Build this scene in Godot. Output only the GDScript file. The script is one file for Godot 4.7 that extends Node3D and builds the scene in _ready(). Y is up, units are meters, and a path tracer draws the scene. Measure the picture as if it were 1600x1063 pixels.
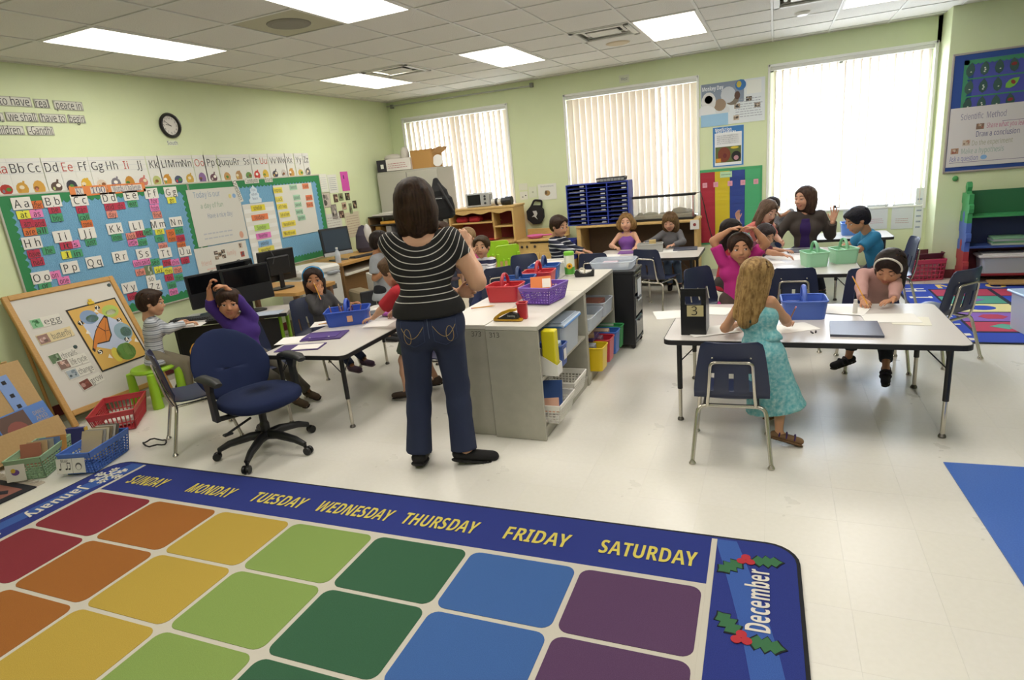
extends Node3D

const HALF := PI / 2.0
var mats := {}
var noises := {}
var used := {}


# ---------------------------------------------------------------- mesh building
class Mesher:
	var v := PackedVector3Array()
	var n := PackedVector3Array()
	var c := PackedColorArray()
	var t := PackedVector2Array()
	var ix := PackedInt32Array()
	var tint := Color.WHITE

	func vert(p: Vector3, m: Vector3, uv := Vector2.ZERO) -> int:
		v.append(p)
		n.append(m)
		c.append(tint)
		t.append(uv)
		return v.size() - 1

	func idx(a: int, b: int, d: int) -> void:
		var g := (v[b] - v[a]).cross(v[d] - v[a])
		if g.dot(n[a] + n[b] + n[d]) > 0.0:
			ix.append_array([a, d, b])
		else:
			ix.append_array([a, b, d])

	func tri(a: Vector3, b: Vector3, d: Vector3, away := Vector3.ZERO) -> void:
		var m := (b - a).cross(d - a).normalized()
		if m.dot(away) < 0.0:
			m = -m
		var i := vert(a, m)
		vert(b, m)
		vert(d, m)
		idx(i, i + 1, i + 2)

	func quad(a: Vector3, b: Vector3, d: Vector3, e: Vector3, away := Vector3.ZERO) -> void:
		var m := (d - a).cross(e - b).normalized()
		if m.dot(away) < 0.0:
			m = -m
		var i := vert(a, m, Vector2(0, 1))
		vert(b, m, Vector2(1, 1))
		vert(d, m, Vector2(1, 0))
		vert(e, m, Vector2(0, 0))
		idx(i, i + 1, i + 2)
		idx(i, i + 2, i + 3)

	# a box with chamfered edges; size = full size
	func box(at: Vector3, size: Vector3, bev := 0.003, b := Basis()) -> Mesher:
		var h := size * 0.5
		bev = minf(bev, minf(h.x, minf(h.y, h.z)) * 0.6)
		var first := v.size()
		var k := h - Vector3(bev, bev, bev)
		for a in 3:
			var u := (a + 1) % 3
			var w := (a + 2) % 3
			for s in [-1.0, 1.0]:
				var q := []
				for e in [[-1, -1], [1, -1], [1, 1], [-1, 1]]:
					var p := Vector3.ZERO
					p[a] = s * h[a]
					p[u] = e[0] * k[u]
					p[w] = e[1] * k[w]
					q.append(at + b * p)
				var m := Vector3.ZERO
				m[a] = s
				quad(q[0], q[1], q[2], q[3], b * m)
		if bev > 0.0004:
			for a in 3:
				var u := (a + 1) % 3
				var w := (a + 2) % 3
				for s in [-1.0, 1.0]:
					for r in [-1.0, 1.0]:
						var q := []
						for e in [[-1, 0], [1, 0], [1, 1], [-1, 1]]:
							var p := Vector3.ZERO
							p[a] = e[0] * k[a]
							p[u] = s * (h[u] if e[1] == 0 else k[u])
							p[w] = r * (k[w] if e[1] == 0 else h[w])
							q.append(at + b * p)
						var m := Vector3.ZERO
						m[u] = s
						m[w] = r
						quad(q[0], q[1], q[2], q[3], b * m)
			for sx in [-1.0, 1.0]:
				for sy in [-1.0, 1.0]:
					for sz in [-1.0, 1.0]:
						var g := Vector3(sx, sy, sz)
						tri(at + b * (g * Vector3(h.x, k.y, k.z)), at + b * (g * Vector3(k.x, h.y, k.z)), at + b * (g * Vector3(k.x, k.y, h.z)), b * g)
		return self

	# a round bar swept along points; r may be one radius or one for each point
	func tube(pts: Array, r, seg := 8, closed := false, flat := 1.0) -> Mesher:
		var k := pts.size()
		var up := Vector3.UP
		var rows := []
		var prev := Vector3.ZERO
		for i in k:
			var a: Vector3 = pts[(i - 1 + k) % k] if closed or i > 0 else pts[0]
			var d: Vector3 = pts[(i + 1) % k] if closed or i < k - 1 else pts[k - 1]
			var dir := (d - a).normalized()
			if i == 0:
				up = Vector3.UP if absf(dir.y) < 0.9 else Vector3.RIGHT
				prev = (up - dir * up.dot(dir)).normalized()
			else:
				prev = (prev - dir * prev.dot(dir)).normalized()
			var side := dir.cross(prev)
			var rr: float = r[i] if r is Array else r
			var row := []
			for j in seg:
				var o := TAU * j / seg
				var m := prev * cos(o) + side * sin(o)
				row.append(vert(pts[i] + (prev * cos(o) * flat + side * sin(o)) * rr, m))
			rows.append(row)
		for i in (k if closed else k - 1):
			var p: Array = rows[i]
			var q: Array = rows[(i + 1) % k]
			for j in seg:
				var l := (j + 1) % seg
				idx(p[j], p[l], q[l])
				idx(p[j], q[l], q[j])
		if not closed:
			for e in [0, k - 1]:
				var dir: Vector3 = (pts[0] - pts[1]).normalized() if e == 0 else (pts[k - 1] - pts[k - 2]).normalized()
				var mid := vert(pts[e], dir)
				var ring := []
				for j in seg:
					ring.append(vert(v[rows[e][j]], dir))
				for j in seg:
					idx(mid, ring[j], ring[(j + 1) % seg])
		return self

	func bar(a: Vector3, b: Vector3, r: float, seg := 8, r2 := -1.0) -> Mesher:
		return tube([a, b], [r, r if r2 < 0 else r2], seg)

	# profile of Vector2(radius, height) turned about y
	func lathe(prof: Array, at := Vector3.ZERO, seg := 16, b := Basis(), sx := 1.0, sz := 1.0) -> Mesher:
		for i in prof.size() - 1:
			var p: Vector2 = prof[i]
			var q: Vector2 = prof[i + 1]
			if p.distance_to(q) < 0.00001:
				continue
			var d := (q - p).normalized()
			var row := []
			for j in seg + 1:
				var o := TAU * j / seg
				var m := b * Vector3(d.y * cos(o) / sx, -d.x, d.y * sin(o) / sz).normalized()
				row.append(vert(at + b * Vector3(p.x * cos(o) * sx, p.y, p.x * sin(o) * sz), m, Vector2(j / float(seg), p.y)))
				row.append(vert(at + b * Vector3(q.x * cos(o) * sx, q.y, q.x * sin(o) * sz), m, Vector2(j / float(seg), q.y)))
			for j in seg:
				idx(row[2 * j], row[2 * j + 2], row[2 * j + 3])
				idx(row[2 * j], row[2 * j + 3], row[2 * j + 1])
		return self

	func ball(at: Vector3, r, seg := 12, b := Basis()) -> Mesher:
		var rad: Vector3 = r if r is Vector3 else Vector3(r, r, r)
		var rows := []
		var half := maxi(seg / 2, 4)
		for i in half + 1:
			var a := PI * i / half
			var row := []
			for j in seg + 1:
				var o := TAU * j / seg
				var p := Vector3(sin(a) * cos(o), cos(a), sin(a) * sin(o))
				row.append(vert(at + b * (p * rad), (b * (p / rad)).normalized()))
			rows.append(row)
		for i in half:
			for j in seg:
				if i > 0:
					idx(rows[i][j], rows[i][j + 1], rows[i + 1][j + 1])
				if i < half - 1:
					idx(rows[i][j], rows[i + 1][j + 1], rows[i + 1][j])
		return self

	# a flat outline (x, y) with thickness along z, placed by xf
	func prism(poly: PackedVector2Array, depth: float, xf := Transform3D()) -> Mesher:
		if Geometry2D.is_polygon_clockwise(poly):
			poly.reverse()
		var tr := Geometry2D.triangulate_polygon(poly)
		var z := depth * 0.5
		for s in [-1.0, 1.0]:
			var m := xf.basis * Vector3(0, 0, s)
			var base := v.size()
			for p in poly:
				vert(xf * Vector3(p.x, p.y, s * z), m.normalized(), p)
			for i in range(0, tr.size(), 3):
				idx(base + tr[i], base + tr[i + 1], base + tr[i + 2])
		var k := poly.size()
		for i in k:
			var p := poly[i]
			var q := poly[(i + 1) % k]
			var d := q - p
			quad(xf * Vector3(p.x, p.y, z), xf * Vector3(q.x, q.y, z), xf * Vector3(q.x, q.y, -z), xf * Vector3(p.x, p.y, -z), xf.basis * Vector3(d.y, -d.x, 0))
		return self

	# a grid of points; smooth normals; cells may be left out; given thickness it is a closed shell
	func shell(pt: Array, thick: float, gap := {}) -> Mesher:
		var nu: int = pt.size()
		var nv: int = pt[0].size()
		var nm := []
		for i in nu:
			var row := []
			for j in nv:
				var a: Vector3 = pt[mini(i + 1, nu - 1)][j] - pt[maxi(i - 1, 0)][j]
				var d: Vector3 = pt[i][mini(j + 1, nv - 1)] - pt[i][maxi(j - 1, 0)]
				row.append(a.cross(d).normalized())
			nm.append(row)
		for s in [1.0, -1.0]:
			var base := v.size()
			for i in nu:
				for j in nv:
					vert(pt[i][j] + nm[i][j] * (thick * 0.5 * s), nm[i][j] * s, Vector2(i / float(nu - 1), j / float(nv - 1)))
			for i in nu - 1:
				for j in nv - 1:
					if gap.has(Vector2i(i, j)):
						continue
					var o := base + i * nv + j
					idx(o, o + nv, o + nv + 1)
					idx(o, o + nv + 1, o + 1)
		if thick > 0.0:
			for i in nu - 1:
				for j in nv - 1:
					if gap.has(Vector2i(i, j)):
						continue
					for e in [[-1, 0, 0, 0, 0, 1], [1, 0, 1, 0, 1, 1], [0, -1, 0, 0, 1, 0], [0, 1, 0, 1, 1, 1]]:
						var x: int = i + e[0]
						var y: int = j + e[1]
						if x >= 0 and y >= 0 and x < nu - 1 and y < nv - 1 and not gap.has(Vector2i(x, y)):
							continue
						var p: Vector3 = pt[i + e[2]][j + e[3]]
						var q: Vector3 = pt[i + e[4]][j + e[5]]
						var mp: Vector3 = nm[i + e[2]][j + e[3]] * thick * 0.5
						var mq: Vector3 = nm[i + e[4]][j + e[5]] * thick * 0.5
						var mid: Vector3 = (pt[i][j] + pt[i + 1][j + 1]) * 0.5
						quad(p + mp, q + mq, q - mq, p - mp, (p + q) * 0.5 - mid)
		return self

	func lay(other: Mesher, xf: Transform3D) -> Mesher:
		var base := v.size()
		for i in other.v.size():
			v.append(xf * other.v[i])
			n.append((xf.basis * other.n[i]).normalized())
			c.append(other.c[i])
			t.append(other.t[i])
		for i in other.ix:
			ix.append(base + i)
		return self

	# lettering: thin raised print, middle of the word at xf, facing +z
	func word(s: String, high: float, xf: Transform3D, kind := "Droid Sans", bold := false, wide := 0.0, align := 1) -> Mesher:
		var tm := TextMesh.new()
		var f := SystemFont.new()
		f.font_names = PackedStringArray([kind])
		if bold:
			f.font_weight = 700
		tm.font = f
		tm.font_size = 32
		tm.pixel_size = high / 23.0
		tm.depth = 0.0
		tm.curve_step = 4.0
		tm.horizontal_alignment = align
		tm.vertical_alignment = VERTICAL_ALIGNMENT_CENTER
		tm.text = s
		var box_ := tm.get_aabb()
		if wide > 0.0 and box_.size.x > 0.0:
			xf = xf * Transform3D(Basis.from_scale(Vector3(wide / box_.size.x, 1, 1)), Vector3.ZERO)
		var a := tm.get_mesh_arrays()
		if a.size() == 0 or a[0] == null:
			return self
		var base := v.size()
		var m := (xf.basis * Vector3(0, 0, 1)).normalized()
		for p in a[0]:
			vert(xf * Vector3(p.x, p.y, 0), m)
		for i in range(0, a[12].size(), 3):
			idx(base + a[12][i], base + a[12][i + 1], base + a[12][i + 2])
		return self

	func mesh() -> ArrayMesh:
		var a := []
		a.resize(Mesh.ARRAY_MAX)
		a[Mesh.ARRAY_VERTEX] = v
		a[Mesh.ARRAY_NORMAL] = n
		a[Mesh.ARRAY_COLOR] = c
		a[Mesh.ARRAY_TEX_UV] = t
		a[Mesh.ARRAY_INDEX] = ix
		var m := ArrayMesh.new()
		if v.size():
			m.add_surface_from_arrays(Mesh.PRIMITIVE_TRIANGLES, a)
		return m


func mb() -> Mesher:
	return Mesher.new()


# ---------------------------------------------------------------- naming
func numbered(called: String) -> String:
	var k: int = used.get(called, 0)
	used[called] = k + 1
	return called if k == 0 else "%s_%03d" % [called, k]


func tag(o: Node3D, label := "", category := "", group := "", kind := "") -> Node3D:
	for e in [["label", label], ["category", category], ["group", group], ["kind", kind]]:
		if e[1]:
			o.set_meta(e[0], e[1])
	return o


func thing(called: String, label: String, category: String, at := Vector3.ZERO, turn := 0.0, group := "") -> Node3D:
	var o := Node3D.new()
	o.name = numbered(called)
	add_child(o)
	o.position = at
	o.rotation.y = turn
	return tag(o, label, category, group)


func part(parent: Node, called: String, m: Mesher, material: Material, label := "") -> MeshInstance3D:
	var o := MeshInstance3D.new()
	o.name = called if parent != self else numbered(called)
	o.mesh = m.mesh()
	o.material_override = material
	parent.add_child(o, true)
	if label:
		o.set_meta("label", label)
	return o


func one(called: String, label: String, category: String, m: Mesher, material: Material, at := Vector3.ZERO, turn := 0.0, group := "") -> MeshInstance3D:
	var o := part(self, called, m, material)
	o.position = at
	o.rotation.y = turn
	tag(o, label, category, group)
	return o


func structure(called: String, m: Mesher, material: Material) -> MeshInstance3D:
	var o := part(self, called, m, material)
	o.set_meta("kind", "structure")
	return o


func copy(o: Node3D, label: String, at: Vector3, turn := 0.0) -> Node3D:
	var r: Node3D = o.duplicate()
	r.name = numbered(o.get_meta("stem"))
	add_child(r)
	r.position = at
	r.rotation = Vector3(0, turn, 0)
	r.set_meta("label", label)
	return r


func proto(o: Node3D) -> Node3D:
	o.set_meta("stem", String(o.name).rstrip("_0123456789"))
	return o


# ---------------------------------------------------------------- materials
func mt(hex: String, rough := 0.6, metal := 0.0) -> StandardMaterial3D:
	var key := "%s %s %s" % [hex, rough, metal]
	if not mats.has(key):
		var m := StandardMaterial3D.new()
		m.albedo_color = Color(hex)
		m.roughness = rough
		m.metallic = metal
		mats[key] = m
	return mats[key]


func inked(rough := 0.7) -> StandardMaterial3D:
	var key := "inked %s" % rough
	if not mats.has(key):
		var m := StandardMaterial3D.new()
		m.vertex_color_use_as_albedo = true
		m.roughness = rough
		mats[key] = m
	return mats[key]


func ink(hex: String) -> Color:
	return Color(hex).srgb_to_linear()


func noise(seed_: int, freq: float, oct := 3, lo := Color.BLACK, hi := Color.WHITE, normal := 0.0, size := 256) -> NoiseTexture2D:
	var key := "%s %s %s %s %s %s" % [seed_, freq, oct, lo, hi, normal]
	if not noises.has(key):
		var f := FastNoiseLite.new()
		f.seed = seed_
		f.frequency = freq
		f.fractal_octaves = oct
		var t := NoiseTexture2D.new()
		t.width = size
		t.height = size
		t.seamless = true
		t.noise = f
		if normal > 0.0:
			t.as_normal_map = true
			t.bump_strength = normal
		else:
			var g := Gradient.new()
			g.set_color(0, lo)
			g.set_color(1, hi)
			t.color_ramp = g
		noises[key] = t
	return noises[key]


# colour with grain: a noise that varies it a little, laid triplanar at the given repeats a metre
func grained(key: String, lo: String, hi: String, rough: float, scale: Vector3, freq := 0.02, normal := 0.0, nscale := Vector3.ZERO, seed_ := 1) -> StandardMaterial3D:
	if not mats.has(key):
		var m := StandardMaterial3D.new()
		m.albedo_texture = noise(seed_, freq, 4, Color(lo), Color(hi))
		m.roughness = rough
		m.uv1_triplanar = true
		m.uv1_scale = scale
		if normal > 0.0:
			m.normal_enabled = true
			m.normal_texture = noise(seed_ + 50, 0.08, 3, Color.BLACK, Color.WHITE, 4.0)
			m.normal_scale = normal
		mats[key] = m
	return mats[key]


func at3(x: float, y: float, z: float, yaw := 0.0, pitch := 0.0, roll := 0.0) -> Transform3D:
	return Transform3D(Basis.from_euler(Vector3(pitch, yaw, roll)), Vector3(x, y, z))


func rounded(w: float, h: float, r: float, seg := 4) -> PackedVector2Array:
	var p := PackedVector2Array()
	for e in [[1, 1, 0], [-1, 1, 1], [-1, -1, 2], [1, -1, 3]]:
		for i in seg + 1:
			var a: float = HALF * e[2] + HALF * i / seg
			p.append(Vector2(e[0] * (w * 0.5 - r), e[1] * (h * 0.5 - r)) + Vector2(cos(a), sin(a)) * r)
	return p


func oval(w: float, h: float, seg := 14, mid := Vector2.ZERO) -> PackedVector2Array:
	var p := PackedVector2Array()
	for i in seg:
		p.append(mid + Vector2(cos(TAU * i / seg) * w * 0.5, sin(TAU * i / seg) * h * 0.5))
	return p


func poly(flat: Array) -> PackedVector2Array:
	var p := PackedVector2Array()
	for i in range(0, flat.size(), 2):
		p.append(Vector2(flat[i], flat[i + 1]))
	return p


# ---------------------------------------------------------------- the place
const ROOM_LEFT := -5.7
const ROOM_RIGHT := 5.4
const ROOM_BACK := -8.85
const ROOM_FRONT := 3.2
const BOARD_WALL := -8.42
const HIGH := 2.908
const CELL := 0.61
const GRID_X := -3.714
const GRID_Z := -3.188


func _ready() -> void:
	var cam := Camera3D.new()
	cam.name = "camera"
	cam.position = Vector3(0, 1.68, 0)
	cam.rotation = Vector3(-0.26973, 0.41817, -0.09767)
	cam.fov = 58.31
	cam.near = 0.05
	cam.far = 200.0
	add_child(cam)
	cam.current = true

	var sky := ProceduralSkyMaterial.new()
	sky.sky_top_color = Color("c9dcf5")
	sky.sky_horizon_color = Color("f4f8ff")
	sky.ground_horizon_color = Color("eef3fa")
	sky.ground_bottom_color = Color("cfd4da")
	sky.sky_energy_multiplier = 1.0
	sky.ground_energy_multiplier = 1.0
	var e := Environment.new()
	e.background_mode = Environment.BG_SKY
	e.sky = Sky.new()
	e.sky.sky_material = sky
	e.background_energy_multiplier = SKY
	e.tonemap_mode = Environment.TONE_MAPPER_LINEAR
	e.tonemap_exposure = EXPOSE
	e.sdfgi_enabled = true
	e.ssao_enabled = true
	e.ssil_enabled = true
	var w := WorldEnvironment.new()
	w.name = "daylight"
	w.environment = e
	add_child(w)

	build_lamps()
	build_shell()
	build_windows()
	build_all()


const SKY := 11.0
const EXPOSE := 1.5
const LAMP := 1.3


func build_lamps() -> void:
	var frame := mb()
	for s in [[0, -1, 0.585, 0.02], [0, 1, 0.585, 0.02], [-1, 0, 0.02, 1.2], [1, 0, 0.02, 1.2]]:
		frame.box(Vector3(s[0] * 0.2875, -0.004, s[1] * 0.595), Vector3(s[2] if s[0] == 0 else 0.025, 0.012, s[3] if s[1] == 0 else 0.025), 0.002)
	var glow := StandardMaterial3D.new()
	glow.albedo_color = Color("f4f4f0")
	glow.emission_enabled = true
	glow.emission = Color("fffaf0")
	glow.emission_energy_multiplier = 1.6
	var where := [[-2, 0, "above the alphabet strip, the largest in view"], [1, 0, "at the top edge beside the square supply vent"], [-2, -5, "closest to the wall clock corner"], [1, -5, "over the hutch, next to the slotted vent"], [4, -5, "above the middle window beside the long vent"], [7, -5, "above the bright right window, cut by the top edge"], [4, 0, "overhead, outside the picture"], [7, 0, "overhead beside the wall board, outside the picture"], [4, 5, "behind the camera over the calendar rug"], [7, 5, "behind the camera in the far corner"], [1, 5, "behind the camera on the easel side"]]
	for s in where:
		var at := Vector3(GRID_X + (s[0] + 0.5) * CELL, HIGH, GRID_Z + (s[1] - 1) * CELL)
		var o := thing("ceiling_light", "recessed fluorescent ceiling panel " + s[2].replace("the bright right window", "the brightest window"), "ceiling light", at, 0.0, "recessed ceiling panels")
		part(o, "frame", frame, mt("dcdcd6", 0.5))
		part(o, "diffuser", mb().box(Vector3(0, -0.007, 0), Vector3(0.552, 0.008, 1.172), 0.002), glow)
		var l := AreaLight3D.new()
		l.name = "panel_light"
		l.area_size = Vector2(0.55, 1.17)
		l.light_color = Color("fff8ee")
		l.light_energy = LAMP
		l.shadow_enabled = true
		l.area_range = 25.0
		l.position = Vector3(0, -0.016, 0)
		l.rotation.x = -HALF
		o.add_child(l)


func build_shell() -> void:
	# floor: a bed, and vinyl tiles on it; the nearest tiles one by one
	var bed := structure("floor", mb().box(Vector3(-0.15, -0.06, -2.8), Vector3(11.5, 0.1, 12.4), 0.0), mt("b9b4a4", 0.6))
	var lino := []
	for k in 3:
		var m := StandardMaterial3D.new()
		m.albedo_texture = noise(11 + k, 0.09, 4, Color(["e4e1d7", "e5e2d8", "e4e1d6"][k]), Color(["e8e5dc", "e9e6dd", "e8e5db"][k]))
		m.uv1_triplanar = true
		m.uv1_world_triplanar = true
		m.uv1_scale = Vector3(1.3, 1.3, 1.3)
		m.roughness = 0.3
		m.roughness_texture = noise(40, 0.012, 4, Color(0.9, 0.9, 0.9), Color.WHITE)
		m.metallic_specular = 0.5
		m.heightmap_enabled = false
		lino.append(m)
	var t := 0.3048
	var tile := mb().box(Vector3(0, -0.004, 0), Vector3(t - 0.0004, 0.008, t - 0.0004), 0.0).mesh()
	var cells := []
	var i := -18
	while i < 18:
		var j := -29
		while j < 11:
			var p := Vector3(-0.012 + (i + 0.5) * t, -0.002, -3.105 + (j + 19.5 - 10.0) * t)
			if p.x > ROOM_LEFT and p.x < ROOM_RIGHT and p.z < ROOM_FRONT and p.z > ROOM_BACK:
				cells.append(p)
			j += 1
		i += 1
	var eye := Vector3(0.2, 0, -2.9)
	cells.sort_custom(func(a, b): return (a - eye).length_squared() < (b - eye).length_squared())
	var rest := [[], [], []]
	for k in cells.size():
		var tone := (int(absf(cells[k].x * 7.1) * 13.0) + int(absf(cells[k].z * 5.3) * 7.0)) % 3
		if k < 290:
			var o := MeshInstance3D.new()
			o.name = "tile"
			o.mesh = tile
			o.material_override = lino[tone]
			o.position = cells[k]
			bed.add_child(o, true)
		else:
			rest[tone].append(cells[k])
	for k in 3:
		var mm := MultiMesh.new()
		mm.transform_format = MultiMesh.TRANSFORM_3D
		mm.mesh = tile
		mm.instance_count = rest[k].size()
		for q in rest[k].size():
			mm.set_instance_transform(q, Transform3D(Basis(), rest[k][q]))
		var o := MultiMeshInstance3D.new()
		o.name = "far_tiles"
		o.multimesh = mm
		o.material_override = lino[k]
		bed.add_child(o, true)
		o.set_meta("kind", "stuff")

	# walls with thickness
	var green := StandardMaterial3D.new()
	green.albedo_texture = noise(5, 0.01, 4, Color("d8e3b8"), Color("dbe6bd"))
	green.uv1_triplanar = true
	green.uv1_world_triplanar = true
	green.uv1_scale = Vector3(0.7, 0.7, 0.7)
	green.roughness = 0.55
	mats["green"] = green
	structure("wall_left", mb().box(Vector3(ROOM_LEFT - 0.1, 1.5, -2.8), Vector3(0.2, 3.1, 12.5), 0.0), green)
	structure("wall_right", mb().box(Vector3(ROOM_RIGHT + 0.1, 1.5, -2.6), Vector3(0.2, 3.1, 12.1), 0.0), green)
	structure("wall_front", mb().box(Vector3(-0.15, 1.5, ROOM_FRONT + 0.1), Vector3(11.5, 3.1, 0.2), 0.0), green)
	var m := mb()
	var y0 := [0.84, 0.84, 0.80]
	var xs := [[-5.45, -3.66], [-2.76, -0.95], [-0.08, 1.66]]
	var z := ROOM_BACK - 0.14
	m.box(Vector3(-2.0, 2.82, z), Vector3(7.8, 0.4, 0.28), 0.0)
	var left := -5.9
	for k in 3:
		m.box(Vector3((left + xs[k][0]) * 0.5, 1.62, z), Vector3(xs[k][0] - left, 2.0, 0.28), 0.0)
		m.box(Vector3((xs[k][0] + xs[k][1]) * 0.5, y0[k] * 0.5 - 0.04, z), Vector3(xs[k][1] - xs[k][0], y0[k] + 0.08, 0.28), 0.0)
		left = xs[k][1]
		if k < 2:
			m.box(Vector3((xs[k][1] + xs[k + 1][0]) * 0.5, 0.27, z), Vector3(xs[k + 1][0] - xs[k][1], 0.7, 0.28), 0.0)
	m.box(Vector3(-5.675, 0.27, z), Vector3(0.45, 0.7, 0.28), 0.0)
	m.box(Vector3(1.8, 1.5, z), Vector3(0.28, 3.1, 0.28), 0.0)
	structure("wall_back", m, green)
	structure("wall_board", mb().box(Vector3(3.6, 1.5, BOARD_WALL - 0.3), Vector3(3.8, 3.1, 0.6), 0.004), green)
	# vinyl cove base
	var cove := mt("6b2a2c", 0.5)
	structure("baseboard_left", mb().box(Vector3(ROOM_LEFT + 0.006, 0.05, -2.8), Vector3(0.012, 0.1, 12.0), 0.002), cove)
	structure("baseboard_back", mb().box(Vector3(-2.0, 0.05, ROOM_BACK + 0.006), Vector3(7.4, 0.1, 0.012), 0.002), mt("b8b5a8", 0.5))
	structure("baseboard_board", mb().box(Vector3(3.55, 0.05, BOARD_WALL + 0.006), Vector3(3.7, 0.1, 0.012), 0.002), cove)

	# ceiling: slab, grid of white tees, tiles
	var slab := structure("ceiling", mb().box(Vector3(-0.15, HIGH + 0.16, -2.8), Vector3(11.5, 0.12, 12.5), 0.0), mt("d8d6cc", 0.9))
	var tee := mb()
	for k in range(-4, 16):
		tee.box(Vector3(GRID_X + k * CELL, HIGH - 0.001, -2.8), Vector3(0.022, 0.012, 12.3), 0.001)
	for k in range(-10, 12):
		tee.box(Vector3(-0.15, HIGH - 0.0015, GRID_Z + k * CELL), Vector3(11.3, 0.012, 0.022), 0.001)
	part(slab, "grid", tee, mt("deded9", 0.5))
	var felt := []
	for k in 2:
		felt.append(grained("felt%d" % k, ["dcdad3", "d9d7d0"][k], ["ecebe5", "e9e8e2"][k], 0.95, Vector3(3, 3, 3), 0.35, 0.4, Vector3.ZERO, 20 + k))
	var taken := {}
	for s in [-2, 1, 4, 7]:
		for d in [0, -5, 5]:
			taken[Vector2i(s, d - 1)] = true
			taken[Vector2i(s, d - 2)] = true
	for s in [[0, -2], [-1, -6], [3, -6], [6, -6]]:
		taken[Vector2i(s[0], s[1])] = true
	var pad := mb().box(Vector3(0, 0.009, 0), Vector3(0.588, 0.016, 0.588), 0.004).mesh()
	for a in range(-4, 15):
		for b in range(-10, 11):
			if taken.has(Vector2i(a, b)):
				continue
			var o := MeshInstance3D.new()
			o.name = "panel"
			o.mesh = pad
			o.material_override = felt[absi(a * 3 + b * 5) % 2]
			o.position = Vector3(GRID_X + (a + 0.5) * CELL, HIGH - 0.002, GRID_Z + (b + 0.5) * CELL)
			if o.position.x < ROOM_LEFT - 0.2 or o.position.z > 0.6 or o.position.z < ROOM_BACK - 0.2:
				o.free()
				continue
			slab.add_child(o, true)
	part(slab, "rear_panels", mb().box(Vector3(-0.15, HIGH + 0.02, 1.95), Vector3(11.2, 0.016, 2.6), 0.0), felt[0])
	structure("trim_left", mb().box(Vector3(ROOM_LEFT + 0.012, HIGH - 0.004, -2.8), Vector3(0.024, 0.012, 12.0), 0.001), mt("d5d6ca", 0.5))
	structure("trim_back", mb().box(Vector3(-2.0, HIGH - 0.004, ROOM_BACK + 0.012), Vector3(7.4, 0.012, 0.024), 0.001), mt("d5d6ca", 0.5))
	ceiling_fittings()


func ceiling_fittings() -> void:
	var white := mt("d9d9d2", 0.5)
	# square plaque diffuser
	var o := thing("supply_vent", "square plaque ceiling diffuser with a darker round middle", "vent", Vector3(GRID_X + 0.5 * CELL, HIGH, GRID_Z - 1.5 * CELL), 0.0)
	part(o, "frame", mb().box(Vector3(0, 0.006, 0), Vector3(0.585, 0.012, 0.585), 0.003), mt("b9b69c", 0.6))
	part(o, "plaque", mb().lathe([Vector2(0, -0.012), Vector2(0.13, -0.012), Vector2(0.16, -0.006), Vector2(0.165, 0.002)], Vector3.ZERO, 28), mt("8d8a7e", 0.8))  # round middle in a darker grey than its frame
	# three-way slotted diffusers
	var label := ["slotted ceiling diffuser beside the panel nearest the clock corner", "long slotted ceiling diffuser touching the panel over the middle window", "slotted ceiling diffuser above the brightest window"]
	var k := 0
	for s in [-1, 3, 6]:
		var q := thing("slot_vent", label[k], "vent", Vector3(GRID_X + (s + 0.5) * CELL, HIGH, GRID_Z - 5.5 * CELL), 0.0, "slotted ceiling diffusers")
		k += 1
		var f := mb()
		for e in [[0, -1], [0, 1], [-1, 0], [1, 0]]:
			f.box(Vector3(e[0] * 0.265, -0.006, e[1] * 0.265), Vector3(0.585 if e[0] == 0 else 0.055, 0.02, 0.585 if e[1] == 0 else 0.055), 0.004)
		part(q, "frame", f, white)
		part(q, "throat", mb().box(Vector3(0, 0.05, 0), Vector3(0.5, 0.01, 0.5), 0.0), mt("3a3a38", 0.9))
		part(q, "core", mb().box(Vector3(0, -0.004, 0.02), Vector3(0.3, 0.012, 0.24), 0.004), white)
		for e in [[0, -0.14, 0.42, 0.03, 0.5], [-0.19, 0.02, 0.03, 0.34, 0.0], [0.19, 0.02, 0.03, 0.34, 0.0], [0, -0.19, 0.46, 0.03, 0.5]]:
			part(q, "blade", mb().box(Vector3(e[0], 0.008, e[1]), Vector3(e[2], 0.004, e[3]), 0.001, Basis.from_euler(Vector3(e[4], 0, 0))), white)
	one("ceiling_speaker", "round flat tan ceiling fitting behind the long diffuser", "speaker", mb().lathe([Vector2(0, -0.012), Vector2(0.11, -0.012), Vector2(0.13, -0.004), Vector2(0.13, 0.004)], Vector3.ZERO, 24), mt("d2c3a6", 0.6), Vector3(-1.60, HIGH, -7.2))
	one("smoke_detector", "small round white ceiling detector above the brightest window", "detector", mb().lathe([Vector2(0, -0.03), Vector2(0.05, -0.03), Vector2(0.07, -0.012), Vector2(0.075, 0.004)], Vector3.ZERO, 20), mt("f0f0ea", 0.4), Vector3(0.22, HIGH, -7.27))
	# thin conduit along the top of the window wall
	o = thing("conduit", "thin grey metal conduit along the wall above the corner window", "pipe", Vector3.ZERO)
	part(o, "pipe", mb().bar(Vector3(-5.69, 2.84, ROOM_BACK + 0.03), Vector3(-3.21, 2.82, ROOM_BACK + 0.03), 0.011), mt("b9bdb4", 0.4, 0.3))
	for x in [-5.6, -3.23]:
		part(o, "clip", mb().box(Vector3(x, 2.83, ROOM_BACK + 0.02), Vector3(0.05, 0.06, 0.05), 0.004), mt("8b8f88", 0.4, 0.4))


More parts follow.
